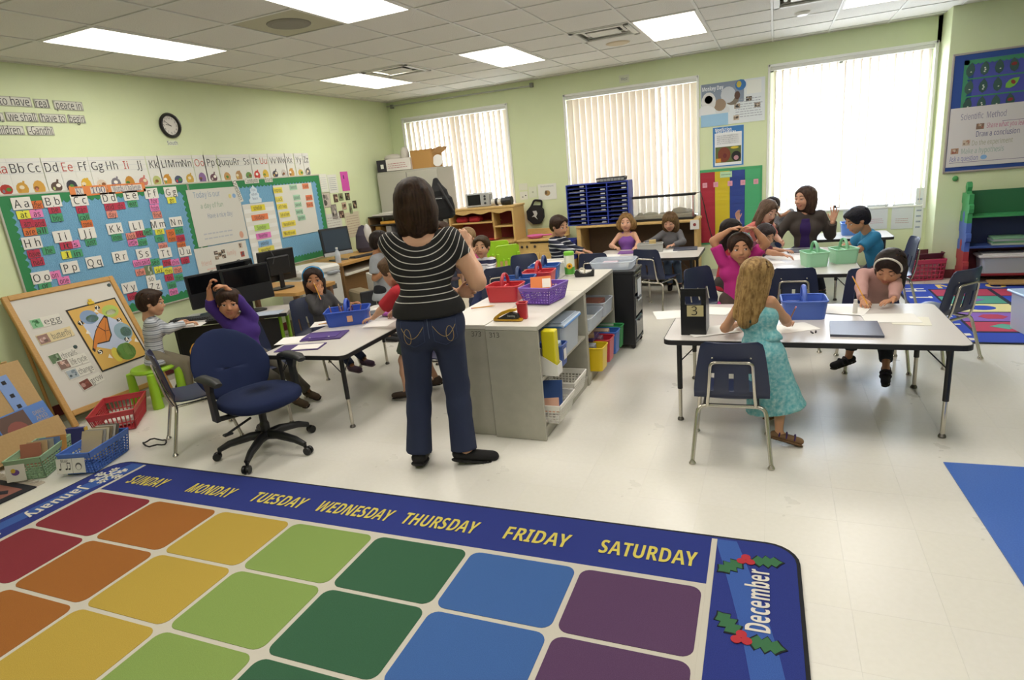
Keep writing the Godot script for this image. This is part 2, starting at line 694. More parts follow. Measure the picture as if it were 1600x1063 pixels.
func build_windows() -> void:
	var xs := [[-5.45, -3.66, 0.84], [-2.76, -0.95, 0.84], [-0.08, 1.66, 0.80]]
	var top := 2.62
	var white := mt("eef0ec", 0.45)
	var glass := StandardMaterial3D.new()
	glass.albedo_color = Color(0.95, 0.98, 1.0, 0.06)
	glass.transparency = BaseMaterial3D.TRANSPARENCY_ALPHA
	glass.roughness = 0.02
	for k in 3:
		var a: float = xs[k][0]
		var b: float = xs[k][1]
		var y: float = xs[k][2]
		var mid := (a + b) * 0.5
		var z := ROOM_BACK - 0.2
		var m := mb()
		for e in [[a + 0.03, (y + top) * 0.5, 0.06, top - y], [b - 0.03, (y + top) * 0.5, 0.06, top - y], [mid, y + 0.03, b - a, 0.06], [mid, top - 0.03, b - a, 0.06], [a + (b - a) * 0.47, (y + top) * 0.5, 0.08, top - y]]:
			m.box(Vector3(e[0], e[1], z), Vector3(e[2], e[3], 0.07), 0.004)
		var o := structure("window_%d" % (k + 1), m, white)
		part(o, "pane", mb().box(Vector3(a + (b - a) * 0.235, (y + top) * 0.5, z), Vector3((b - a) * 0.47 - 0.06, top - y - 0.1, 0.006), 0.0), glass)
		part(o, "pane", mb().box(Vector3(a + (b - a) * 0.735, (y + top) * 0.5, z), Vector3((b - a) * 0.53 - 0.1, top - y - 0.1, 0.006), 0.0), glass)
		var casing := mb()
		for e in [[a - 0.006, (y + top) * 0.5, 0.03, top - y + 0.04], [b + 0.006, (y + top) * 0.5, 0.03, top - y + 0.04], [mid, top + 0.006, b - a + 0.03, 0.03]]:
			casing.box(Vector3(e[0], e[1], ROOM_BACK + 0.004), Vector3(e[2], e[3], 0.03), 0.003)
		part(o, "casing", casing, white)
		part(o, "sill", mb().box(Vector3(mid, y + 0.012, ROOM_BACK - 0.07), Vector3(b - a, 0.024, 0.17), 0.004), white)
		# vertical blind: head rail and separate hanging vanes
		var name_ := ["white vertical blind half open, in the corner window", "cream vertical blind closed, in the middle window", "cream vertical blind turned edge-on, in the brightest window"]
		var blind := thing("vertical_blind", name_[k], "window blind", Vector3(0, 0, ROOM_BACK - 0.03), 0.0, "vertical blinds")
		part(blind, "headrail", mb().box(Vector3(mid, top - 0.03, 0), Vector3(b - a - 0.02, 0.045, 0.045), 0.004), mt("dfe0da", 0.4))
		var cloth := StandardMaterial3D.new()
		cloth.albedo_color = Color("e8e1d6")
		cloth.roughness = 0.8
		cloth.backlight_enabled = true
		cloth.backlight = Color("aaa298")
		var count := 20
		var vane := mb()
		var rows := []
		for i in 2:
			var row := []
			for j in 5:
				var s := j / 4.0 - 0.5
				row.append(Vector3(s * 0.096, -i * (top - y - 0.1), 0.007 * (1.0 - 4.0 * s * s)))
			rows.append(row)
		vane.shell(rows, 0.0012)
		var mesh := vane.mesh()
		for i in count:
			var o2 := MeshInstance3D.new()
			o2.name = "vane"
			o2.mesh = mesh
			o2.material_override = cloth
			o2.position = Vector3(a + 0.06 + (b - a - 0.12) * i / (count - 1.0), top - 0.055, 0)
			var turn := 0.0
			if k == 0:
				turn = [0.42, 0.5, 0.36, 0.62, 0.4, 0.52][i % 6] if i < 8 or i > 14 else [0.14, 0.2, 0.45][i % 3]
			elif k == 1:
				turn = 0.16 if not i in [14, 15] else 0.55
			else:
				turn = 1.2 + 0.05 * (i % 3)
			o2.rotation.y = -turn
			blind.add_child(o2, true)


# ---------------------------------------------------------------- furniture kinds
func navy() -> StandardMaterial3D:
	return mt("262f4d", 0.38)


func chrome() -> StandardMaterial3D:
	return mt("c9c4b8", 0.22, 0.9)


func bend(pts: Array, r: float, seg := 4) -> Array:
	# rounds the corners of a path
	var out := [pts[0]]
	for i in range(1, pts.size() - 1):
		var p: Vector3 = pts[i]
		var a: Vector3 = p + (pts[i - 1] - p).normalized() * r
		var b: Vector3 = p + (pts[i + 1] - p).normalized() * r
		for k in seg + 1:
			var t := k / float(seg)
			out.append(a.lerp(p, t).lerp(p.lerp(b, t), t))
	out.append(pts[-1])
	return out


# sitter faces +z; seat 0.36 high
func school_chair(label: String, at: Vector3, turn: float) -> Node3D:
	var o := thing("school_chair", label, "chair", at, turn, "navy school chairs")
	var prof := [Vector2(0.20, 0.335), Vector2(0.185, 0.352), Vector2(0.14, 0.362), Vector2(0.05, 0.355), Vector2(-0.06, 0.35), Vector2(-0.13, 0.355), Vector2(-0.175, 0.38), Vector2(-0.195, 0.42), Vector2(-0.203, 0.45), Vector2(-0.21, 0.49), Vector2(-0.217, 0.53), Vector2(-0.228, 0.6), Vector2(-0.24, 0.66), Vector2(-0.25, 0.695), Vector2(-0.256, 0.71)]
	var wide := [0.36, 0.385, 0.395, 0.395, 0.39, 0.39, 0.39, 0.39, 0.385, 0.375, 0.365, 0.345, 0.325, 0.305, 0.26]
	var grid := []
	for i in prof.size():
		var row := []
		for j in 16:
			var s := j / 15.0 - 0.5
			var dish: float = 0.028 * (4.0 * s * s)
			var p: Vector2 = prof[i]
			row.append(Vector3(s * wide[i], p.y + (dish * 0.5 if i < 6 else 0.0), p.x + (dish if i > 6 else 0.0)))
		grid.append(row)
	var gap := {}
	for i in [7, 8, 9]:
		for j in [3, 7, 11]:
			gap[Vector2i(i, j)] = true
	part(o, "shell", mb().shell(grid, 0.009, gap), navy())
	var c := chrome()
	var r := 0.0115
	for s in [[-0.25, -0.17], [0.19, 0.12]]:
		part(o, "leg_frame", mb().tube(bend([Vector3(-0.205, 0.012, s[0]), Vector3(-0.175, 0.325, s[1]), Vector3(0.175, 0.325, s[1]), Vector3(0.205, 0.012, s[0])], 0.05), r, 8), c)
		for x in [-0.205, 0.205]:
			part(o, "glide", mb().lathe([Vector2(0, 0), Vector2(0.019, 0.0), Vector2(0.02, 0.006), Vector2(0.012, 0.02), Vector2(0.008, 0.028)], Vector3(x, 0, s[0]), 10), c)
	for x in [-0.14, 0.14]:
		part(o, "side_rail", mb().bar(Vector3(x, 0.325, -0.17), Vector3(x, 0.325, 0.12), 0.01), c)
	part(o, "back_loop", mb().tube(bend([Vector3(-0.125, 0.33, -0.185), Vector3(-0.118, 0.40, -0.212), Vector3(-0.105, 0.6, -0.243), Vector3(0.105, 0.6, -0.243), Vector3(0.118, 0.40, -0.212), Vector3(0.125, 0.33, -0.185)], 0.03), 0.009, 8), c)
	for x in [-0.03, 0.03]:
		part(o, "rivet", mb().ball(Vector3(x * 3.2, 0.62, -0.228), Vector3(0.006, 0.006, 0.004), 8), c)
	return proto(o)


func school_table(label: String, at: Vector3, turn: float, w: float, d: float, group := "grey-topped activity tables") -> Node3D:
	var o := thing("activity_table", label, "table", at, turn, group)
	var h := 0.57
	var up := Transform3D(Basis.from_euler(Vector3(-HALF, 0, 0)), Vector3(0, h - 0.0125, 0))
	part(o, "edge_band", mb().prism(rounded(w, d, 0.055), 0.029, Transform3D(up.basis, Vector3(0, h - 0.0165, 0))), mt("1e1d1f", 0.5))
	var lam := grained("laminate", "c4bfba", "d2cdc8", 0.3, Vector3(40, 40, 40), 0.3)
	part(o, "tabletop", mb().prism(rounded(w - 0.012, d - 0.012, 0.05), 0.026, up), lam)
	for sx in [-1, 1]:
		for sz in [-1, 1]:
			var x: float = sx * (w * 0.5 - 0.09)
			var z: float = sz * (d * 0.5 - 0.09)
			var l := part(o, "leg", mb().bar(Vector3(x, 0.22, z), Vector3(x, h - 0.03, z), 0.0165, 10), mt("1b1b1d", 0.4))
			part(l, "leg_insert", mb().bar(Vector3(x, 0.02, z), Vector3(x, 0.24, z), 0.0125, 10), chrome())
			part(l, "glide", mb().lathe([Vector2(0, 0), Vector2(0.02, 0), Vector2(0.021, 0.008), Vector2(0.012, 0.024)], Vector3(x, 0, z), 10), mt("6b6862", 0.35, 0.6))
			part(l, "brace", mb().bar(Vector3(x, h - 0.17, z), Vector3(x - sx * 0.13, h - 0.03, z), 0.004, 6).bar(Vector3(x, h - 0.17, z), Vector3(x, h - 0.03, z - sz * 0.13), 0.004, 6), mt("1b1b1d", 0.4))
	return o


func office_chair() -> void:
	var o := thing("office_chair", "navy upholstered swivel office chair with black armrests, empty near the calendar rug", "office chair", Vector3(-3.14, 0, -2.83), 1.25)
	var cloth := grained("navy_cloth", "26335c", "2f3d6a", 0.9, Vector3(60, 60, 60), 0.3, 0.6)
	var black := mt("1a1b1d", 0.45)
	# seat: rounded cushion
	var rows := []
	for i in 13:
		var a := PI * i / 12.0
		var row := []
		for j in 25:
			var o2 := TAU * j / 24.0
			var sx := signf(cos(o2)) * pow(absf(cos(o2)), 0.75)
			var sz := signf(sin(o2)) * pow(absf(sin(o2)), 0.75)
			var rr := pow(sin(a), 0.45)
			row.append(Vector3(sx * rr * 0.255, 0.47 + cos(a) * 0.045 + (0.012 if i < 6 else 0.0) - 0.03 * maxf(0.0, sz * rr - 0.6), sz * rr * 0.245 + 0.02))
		rows.append(row)
	part(o, "seat", mb().shell(rows, 0.0), cloth)
	part(o, "seat_pan", mb().lathe([Vector2(0.0, 0.385), Vector2(0.1, 0.39), Vector2(0.21, 0.425), Vector2(0.24, 0.45)], Vector3(0, 0, 0.02), 24), black)
	# backrest: tall oval cushion leaning back
	rows = []
	for i in 15:
		var a := PI * i / 14.0
		var row := []
		for j in 25:
			var o2 := TAU * j / 24.0
			var rr := pow(sin(a), 0.5)
			var y := sin(o2) * rr * 0.27
			var x := cos(o2) * rr * (0.265 - 0.05 * clampf(-y / 0.27, 0.0, 1.0))
			row.append(Vector3(x, 0.635 + y * 0.95, -0.35 - cos(a) * 0.036 - y * 0.5 + x * x * 0.9))
		rows.append(row)
	part(o, "backrest", mb().shell(rows, 0.0), cloth)
	rows = []
	for i in 7:
		var row := []
		for j in 25:
			var o2 := TAU * j / 24.0
			var rr := 1.0 if i < 6 else 0.0
			rr *= 0.98 - 0.0 * i
			if i < 6:
				rr = sqrt(1.0 - pow(i / 6.0, 2.0)) * 0.98
			var y := sin(o2) * rr * 0.265
			var x := cos(o2) * rr * (0.26 - 0.05 * clampf(-y / 0.265, 0.0, 1.0))
			row.append(Vector3(x, 0.635 + y * 0.95, -0.377 - i * 0.006 - y * 0.5 + x * x * 0.9))
		rows.append(row)
	part(o, "back_cover", mb().shell(rows, 0.0), cloth)
	var spine := mb()
	for k in 9:
		var y := 0.36 + k * 0.016
		spine.lathe([Vector2(0.0, -0.006), Vector2(0.026, -0.004), Vector2(0.026, 0.004), Vector2(0.0, 0.006)], Vector3(0, y, -0.215 - maxf(0.0, y - 0.5) * 0.12), 10)
	spine.tube([Vector3(0, 0.38, 0.0), Vector3(0, 0.36, -0.16), Vector3(0, 0.42, -0.24), Vector3(0, 0.54, -0.34)], 0.018, 8)
	part(o, "back_support", spine, black)
	for s in [-1, 1]:
		var arm := part(o, "armrest", mb().tube([Vector3(s * 0.285, 0.665, -0.16), Vector3(s * 0.29, 0.682, -0.08), Vector3(s * 0.29, 0.682, 0.07), Vector3(s * 0.285, 0.665, 0.13)], [0.028, 0.044, 0.044, 0.03], 10, false, 0.5), mt("222326", 0.5))
		var post := mb()
		post.prism(poly([-0.035, 0.40, 0.035, 0.40, 0.03, 0.60, 0.06, 0.665, -0.06, 0.665, -0.03, 0.60]), 0.026, Transform3D(Basis.from_euler(Vector3(0, HALF, 0)), Vector3(s * 0.285, 0, -0.02)))
		post.bar(Vector3(s * 0.285, 0.41, -0.02), Vector3(s * 0.1, 0.4, 0.0), 0.018)
		part(arm, "arm_post", post, black)
	part(o, "gas_column", mb().lathe([Vector2(0.028, 0.09), Vector2(0.032, 0.2), Vector2(0.024, 0.22), Vector2(0.024, 0.29), Vector2(0.07, 0.295), Vector2(0.08, 0.315)], Vector3.ZERO, 16), black)
	part(o, "tilt_knob", mb().lathe([Vector2(0, 0), Vector2(0.032, 0.004), Vector2(0.032, 0.03), Vector2(0, 0.034)], Vector3(0.16, 0.36, -0.12), 12, Basis.from_euler(Vector3(0, 0, -HALF))), black)
	part(o, "lever", mb().bar(Vector3(-0.1, 0.37, 0.05), Vector3(-0.27, 0.33, 0.07), 0.008).box(Vector3(-0.27, 0.325, 0.07), Vector3(0.06, 0.016, 0.034), 0.005), black)
	for q in o.get_children():
		if q.name != "gas_column":
			q.position.y = -0.08
	for k in 5:
		var a := TAU * k / 5.0 + 0.35
		var d := Vector3(sin(a), 0, cos(a))
		var arm := part(o, "base_arm", mb().tube([Vector3(0, 0.12, 0), d * 0.1 + Vector3(0, 0.125, 0), d * 0.24 + Vector3(0, 0.1, 0), d * 0.31 + Vector3(0, 0.07, 0)], [0.034, 0.03, 0.024, 0.018], 10), black)
		var side := d.cross(Vector3.UP)
		var cas := mb()
		for s in [-1, 1]:
			cas.lathe([Vector2(0, -0.009), Vector2(0.026, -0.009), Vector2(0.028, 0.0), Vector2(0.026, 0.009), Vector2(0, 0.009)], d * 0.33 + side * 0.014 * s + Vector3(0, 0.028, 0), 14, Basis(d, side, d.cross(side)))
		cas.bar(d * 0.31 + Vector3(0, 0.05, 0), d * 0.31 + Vector3(0, 0.08, 0), 0.012)
		part(arm, "caster", cas, mt("111214", 0.4))


# solid plastic tub with a rolled rim
func tub(m: Mesher, w: float, d: float, h: float, flare := 1.12, wall := 0.004) -> Mesher:
	var prof := []
	var rr := 0.16 * minf(w, d)
	for e in [[0.0, 0.0], [h, 1.0]]:
		var s: float = lerpf(1.0, flare, e[1])
		prof.append([rounded(w * s, d * s, rr), e[0]])
	var k: int = prof[0][0].size()
	for side in [0, 1]:
		var grow := 1.0 if side == 0 else (1.0 - 2.0 * wall / minf(w, d))
		for i in k:
			var a: Vector2 = prof[0][0][i] * grow
			var b: Vector2 = prof[0][0][(i + 1) % k] * grow
			var c: Vector2 = prof[1][0][(i + 1) % k] * grow
			var e: Vector2 = prof[1][0][i] * grow
			var away := Vector3(a.x + b.x, 0, a.y + b.y) * (1.0 if side == 0 else -1.0)
			m.quad(Vector3(a.x, wall * side, a.y), Vector3(b.x, wall * side, b.y), Vector3(c.x, h, c.y), Vector3(e.x, h, e.y), away)
	m.prism(prof[0][0], wall, Transform3D(Basis.from_euler(Vector3(-HALF, 0, 0)), Vector3(0, wall * 0.5, 0)))
	var rim := []
	for i in k:
		var q: Vector2 = prof[1][0][i]
		rim.append(Vector3(q.x, h, q.y))
	m.tube(rim, wall * 1.6, 6, true)
	return m


# open lattice basket: rim, floor, uprights and rings
func lattice(m: Mesher, w: float, d: float, h: float, nx: int, nz: int, rings: int, flare := 1.18, bar := 0.004, band := 0.03) -> Mesher:
	m.box(Vector3(0, bar, 0), Vector3(w, bar * 2.0, d), 0.002)
	var at := func(s: float, t: float, y: float) -> Vector3:
		var f := lerpf(1.0, flare, y / h)
		return Vector3(s * w * 0.5 * f, y, t * d * 0.5 * f)
	for k in rings + 1:
		var y := lerpf(bar * 2.0, h - band, k / float(rings))
		for e in [[-1, -1, 1, -1], [1, -1, 1, 1], [1, 1, -1, 1], [-1, 1, -1, -1]]:
			m.bar(at.call(e[0], e[1], y), at.call(e[2], e[3], y), bar, 4)
	for k in nx + 1:
		for t in [-1, 1]:
			var s := -1.0 + 2.0 * k / nx
			m.bar(at.call(s, t, 0.004), at.call(s, t, h - band * 0.5), bar, 4)
	for k in nz + 1:
		for s in [-1, 1]:
			var t := -1.0 + 2.0 * k / nz
			m.bar(at.call(s, t, 0.004), at.call(s, t, h - band * 0.5), bar, 4)
	for e in [[-1, -1, 1, -1], [1, -1, 1, 1], [1, 1, -1, 1], [-1, 1, -1, -1]]:
		var a: Vector3 = at.call(e[0], e[1], h - band)
		var b: Vector3 = at.call(e[2], e[3], h - band)
		var c: Vector3 = at.call(e[2], e[3], h)
		var f: Vector3 = at.call(e[0], e[1], h)
		var o := Vector3(e[0] + e[2], 0, e[1] + e[3]).normalized() * bar
		m.quad(a + o, b + o, c + o, f + o, o)
		m.quad(a - o, b - o, c - o, f - o, -o)
		m.bar(f, c, bar * 1.4, 6)
	return m


# pencil caddy with two wells and an arched handle
func caddy(called: String, label: String, at: Vector3, turn: float, hex: String, handle_hex := "", size := Vector3(0.23, 0.11, 0.2), group := "handled pencil caddies") -> Node3D:
	var o := thing(called, label, "caddy", at, turn, group)
	var mat := mt(hex, 0.35)
	part(o, "tub", tub(mb(), size.x * 0.9, size.z * 0.9, size.y, 1.12), mat)
	var hmat := mat if handle_hex == "" else mt(handle_hex, 0.35)
	part(o, "divider", mb().box(Vector3(0, size.y * 0.5, 0), Vector3(0.012, size.y * 0.94, size.z * 0.86), 0.003).box(Vector3(-size.x * 0.22, size.y * 0.45, 0), Vector3(size.x * 0.42, size.y * 0.84, 0.006), 0.002), mat)
	var arch := []
	for k in 11:
		var a := PI * k / 10.0
		arch.append(Vector3(0, size.y * 0.95 + sin(a) * size.y * 0.75, cos(a) * size.z * 0.36))
	part(o, "handle", mb().tube(arch, 0.009, 8, false, 1.6), hmat)
	return o


func pencil(label: String, a: Vector3, b: Vector3, hex := "d99a2b", group := "loose pencils") -> void:
	var o := thing("pencil", label, "pencil", Vector3.ZERO, 0.0, group)
	var d := (b - a).normalized()
	part(o, "shaft", mb().bar(a, b - d * 0.02, 0.004, 6), mt(hex, 0.4))
	part(o, "tip", mb().bar(b - d * 0.02, b, 0.004, 6, 0.0006), mt("d8b98a", 0.7))
	part(o, "eraser", mb().bar(a - d * 0.012, a, 0.0042, 6), mt("d98a8f", 0.7))


func paper(called: String, label: String, category: String, at: Vector3, turn: float, w: float, d: float, hex: String, group := "", thick := 0.0012) -> MeshInstance3D:
	return one(called, label, category, mb().box(Vector3(0, thick * 0.5, 0), Vector3(w, thick, d), 0.0002), mt(hex, 0.7), at, turn, group)


func monitor(label: String, at: Vector3, turn: float, w: float, h: float, lift: float, back := false) -> void:
	var o := thing("computer_monitor", label, "monitor", at, turn, "black computer monitors")
	var black := mt("17181b", 0.4)
	var tilt := Basis.from_euler(Vector3(-0.08, 0, 0))
	var mid := Vector3(0, lift + h * 0.5, 0)
	part(o, "housing", mb().box(mid, Vector3(w, h, 0.035), 0.006, tilt).box(mid + Vector3(0, 0, -0.03), Vector3(w * 0.62, h * 0.62, 0.04), 0.012, tilt), black)
	part(o, "screen", mb().box(mid + tilt * Vector3(0, 0.004, 0.0175), Vector3(w - 0.036, h - 0.044, 0.003), 0.0), mt("0c0d10", 0.15))
	part(o, "neck", mb().box(Vector3(0, lift * 0.5 + 0.04, -0.035), Vector3(0.05, lift + 0.12, 0.022), 0.004), black)
	part(o, "foot", mb().prism(rounded(0.24, 0.18, 0.05), 0.012, Transform3D(Basis.from_euler(Vector3(-HALF, 0, 0)), Vector3(0, 0.006, -0.01))), black)
	part(o, "cable", mb().tube([mid + Vector3(0.07, h * 0.52, -0.01), mid + Vector3(0.075, h * 0.5, -0.055), mid + Vector3(0.06, h * 0.3, -0.075), mid + Vector3(0.085, h * 0.1, -0.07)], 0.004, 6), mt("3a3b3e", 0.4))


func keyboard(label: String, at: Vector3, turn: float) -> void:
	var o := thing("keyboard", label, "keyboard", at, turn, "black keyboards")
	part(o, "body", mb().box(Vector3(0, 0.008, 0), Vector3(0.42, 0.014, 0.14), 0.004), mt("1b1c1f", 0.5))
	var k := mb()
	for i in 18:
		for j in 5:
			k.box(Vector3(-0.19 + i * 0.0224, 0.019, -0.05 + j * 0.025), Vector3(0.018, 0.008, 0.02), 0.002)
	part(o, "keys", k, mt("2a2b2f", 0.5)).set_meta("kind", "stuff")


# ---------------------------------------------------------------- rugs
func flat_up(x: float, y: float, z: float, turn := 0.0) -> Transform3D:
	# drawing plane laid on the floor: x stays, y points to -z
	return Transform3D(Basis.from_euler(Vector3(0, turn, 0)) * Basis.from_euler(Vector3(-HALF, 0, 0)), Vector3(x, y, z))


func pile(key: String, lo: String, hi: String) -> StandardMaterial3D:
	var m := grained(key, Color(lo).darkened(0.14).to_html(false), Color(hi).lightened(0.03).to_html(false), 0.95, Vector3(5, 5, 5), 0.22, 0.0)
	if not m.heightmap_enabled:
		m.heightmap_enabled = true
		m.heightmap_texture = noise(77, 0.4, 2)
		m.heightmap_scale = 0.12
	return m


func calendar_rug() -> void:
	var o := thing("calendar_rug", "large blue calendar rug with rainbow day squares and yellow weekday names", "rug", Vector3(-1.98, 0.0, -1.14), 0.018)
	var x0 := -2.11
	var z0 := -1.33
	part(o, "binding", mb().prism(rounded(4.26, 2.72, 0.13, 6), 0.008, flat_up(0, 0.004, 0)), mt("17181d", 0.9))
	part(o, "base", mb().prism(rounded(4.23, 2.69, 0.12, 6), 0.006, flat_up(0, 0.0075, 0)), pile("rug_blue", "1e2d80", "25368c"))
	var pale := mt("c6c1b4", 0.95)
	var left := -1.845
	var pitch := 0.517
	part(o, "grid_ground", mb().box(Vector3(left + 3.5 * pitch, 0.009, z0 + 0.33 + 1.0), Vector3(7 * pitch + 0.03, 0.006, 2.02), 0.001).box(Vector3(left - 0.013, 0.0097, 0), Vector3(0.022, 0.006, 2.66), 0.001).box(Vector3(left + 7 * pitch + 0.013, 0.0097, 0), Vector3(0.024, 0.006, 2.66), 0.001), pale)
	var cols := [["84222f", "8e2834"], ["a05e1c", "aa6824"], ["bb9d38", "c5a843"], ["849f4d", "8da956"], ["2b5b3d", "336545"], ["3561a3", "3d6aad"], ["543459", "5d3c63"]]
	var cloth := []
	for i in 7:
		cloth.append(pile("rug_%d" % i, cols[i][0], cols[i][1]))
	var sq := rounded(pitch - 0.024, 0.378, 0.045, 5)
	var sqm := mb().prism(sq, 0.005, flat_up(0, 0, 0)).mesh()
	for r in 5:
		for i in 7:
			var q := MeshInstance3D.new()
			q.name = "day_square"
			q.mesh = sqm
			q.material_override = cloth[i]
			q.position = Vector3(left + (i + 0.5) * pitch, 0.0115, z0 + 0.34 + (r + 0.5) * 0.4)
			o.add_child(q, true)
	var days := ["SUNDAY", "MONDAY", "TUESDAY", "WEDNESDAY", "THURSDAY", "FRIDAY", "SATURDAY"]
	var wide := [0.30, 0.34, 0.37, 0.47, 0.42, 0.32, 0.42]
	for i in 7:
		part(o, "weekday", mb().word(days[i], 0.1, flat_up(left + (i + 0.5) * pitch + (0.0 if i > 0 else -0.02), 0.0135, z0 + 0.175), "Droid Sans", true, wide[i]), mt("cfc25a", 0.95))
	# pale swooshes, months, snowflakes and holly in the side borders
	var sky := pile("rug_sky", "3157a8", "3c63b4")
	var sw := PackedVector2Array()
	for k in 9:
		sw.append(Vector2(1.79 + 0.20 * sin(k * 0.19), 1.33 - k * 0.16))
	for k in 9:
		sw.append(Vector2(1.88 + 0.205 * sin((8 - k) * 0.22), 1.33 - (8 - k) * 0.16))
	part(o, "swoosh", mb().prism(sw, 0.004, flat_up(0, 0.0095, 0)), sky)
	sw = PackedVector2Array()
	for k in 9:
		sw.append(Vector2(-1.86 - 0.13 * sin(k * 0.24), 1.33 - k * 0.16))
	for k in 9:
		sw.append(Vector2(-1.98 - 0.1 * sin((8 - k) * 0.26), 1.33 - (8 - k) * 0.16))
	part(o, "swoosh", mb().prism(sw, 0.004, flat_up(0, 0.0095, 0)), sky)
	part(o, "month_name", mb().word("December", 0.085, flat_up(1.97, 0.0135, -0.965, HALF), "Droid Sans", true, 0.36), mt("d9d4c8", 0.95))
	part(o, "month_name", mb().word("January", 0.09, flat_up(-1.975, 0.0135, -0.83, -HALF), "Droid Sans", true, 0.36), mt("d9d4c8", 0.95))
	for c in [Vector2(-1.98, 1.16), Vector2(-1.985, 0.40)]:
		var flake := mb()
		for k in 6:
			var a := TAU * k / 6.0
			var d := Vector2(cos(a), sin(a))
			var s := Vector2(-d.y, d.x)
			flake.prism(PackedVector2Array([c + s * 0.008, c + d * 0.11 + s * 0.006, c + d * 0.11 - s * 0.006, c - s * 0.008]), 0.002, flat_up(0, 0.0125, 0))
			for t in [0.045, 0.075]:
				for e in [-1, 1]:
					var f: Vector2 = c + d * t
					var g: Vector2 = f + (d + s * e).normalized() * 0.035
					var h := (g - f).normalized()
					h = Vector2(-h.y, h.x) * 0.0065
					flake.prism(PackedVector2Array([f + h, g + h, g - h, f - h]), 0.002, flat_up(0, 0.0125, 0))
		part(o, "snowflake", flake, mt("dedad0", 0.95))
	for c in [[1.92, 1.20, 0.12, 3.9], [1.915, 0.74, 2.2, -0.12]]:
		var leaf := mb()
		var rim := mb()
		for k in 2:
			var a: float = c[2 + k]
			var out := PackedVector2Array()
			var half := [0.0, 0.032, 0.05, 0.034, 0.055, 0.036, 0.046, 0.024, 0.0]
			for i in 9:
				out.append(Vector2(0.02 + i * 0.0155, 0.72 * half[i] * (1.0 if i % 2 == 0 else 0.72)))
			for i in range(7, 0, -1):
				out.append(Vector2(0.02 + i * 0.0155, -0.72 * half[i] * (1.0 if i % 2 == 0 else 0.72)))
			var place := Transform2D(a, Vector2(c[0], c[1]))
			var big := PackedVector2Array()
			var small := PackedVector2Array()
			for p in out:
				big.append(place * (Vector2(0.082, 0) + (p - Vector2(0.082, 0)) * 1.14))
				small.append(place * p)
			rim.prism(big, 0.002, flat_up(0, 0.0122, 0))
			leaf.prism(small, 0.002, flat_up(0, 0.0132, 0))
		part(o, "leaf_outline", rim, mt("171b22", 0.95))
		part(o, "holly_leaf", leaf, mt("376b45", 0.95))
		var berry := mb()
		for k in 3:
			var a := k * 2.1 + 0.5
			berry.lathe([Vector2(0.019, -0.001), Vector2(0.019, 0.001), Vector2(0, 0.0014)], Vector3(c[0] + cos(a) * 0.02, 0.0145, -c[1] + sin(a) * 0.02), 12)
		part(o, "berry", berry, mt("b02a35", 0.9))


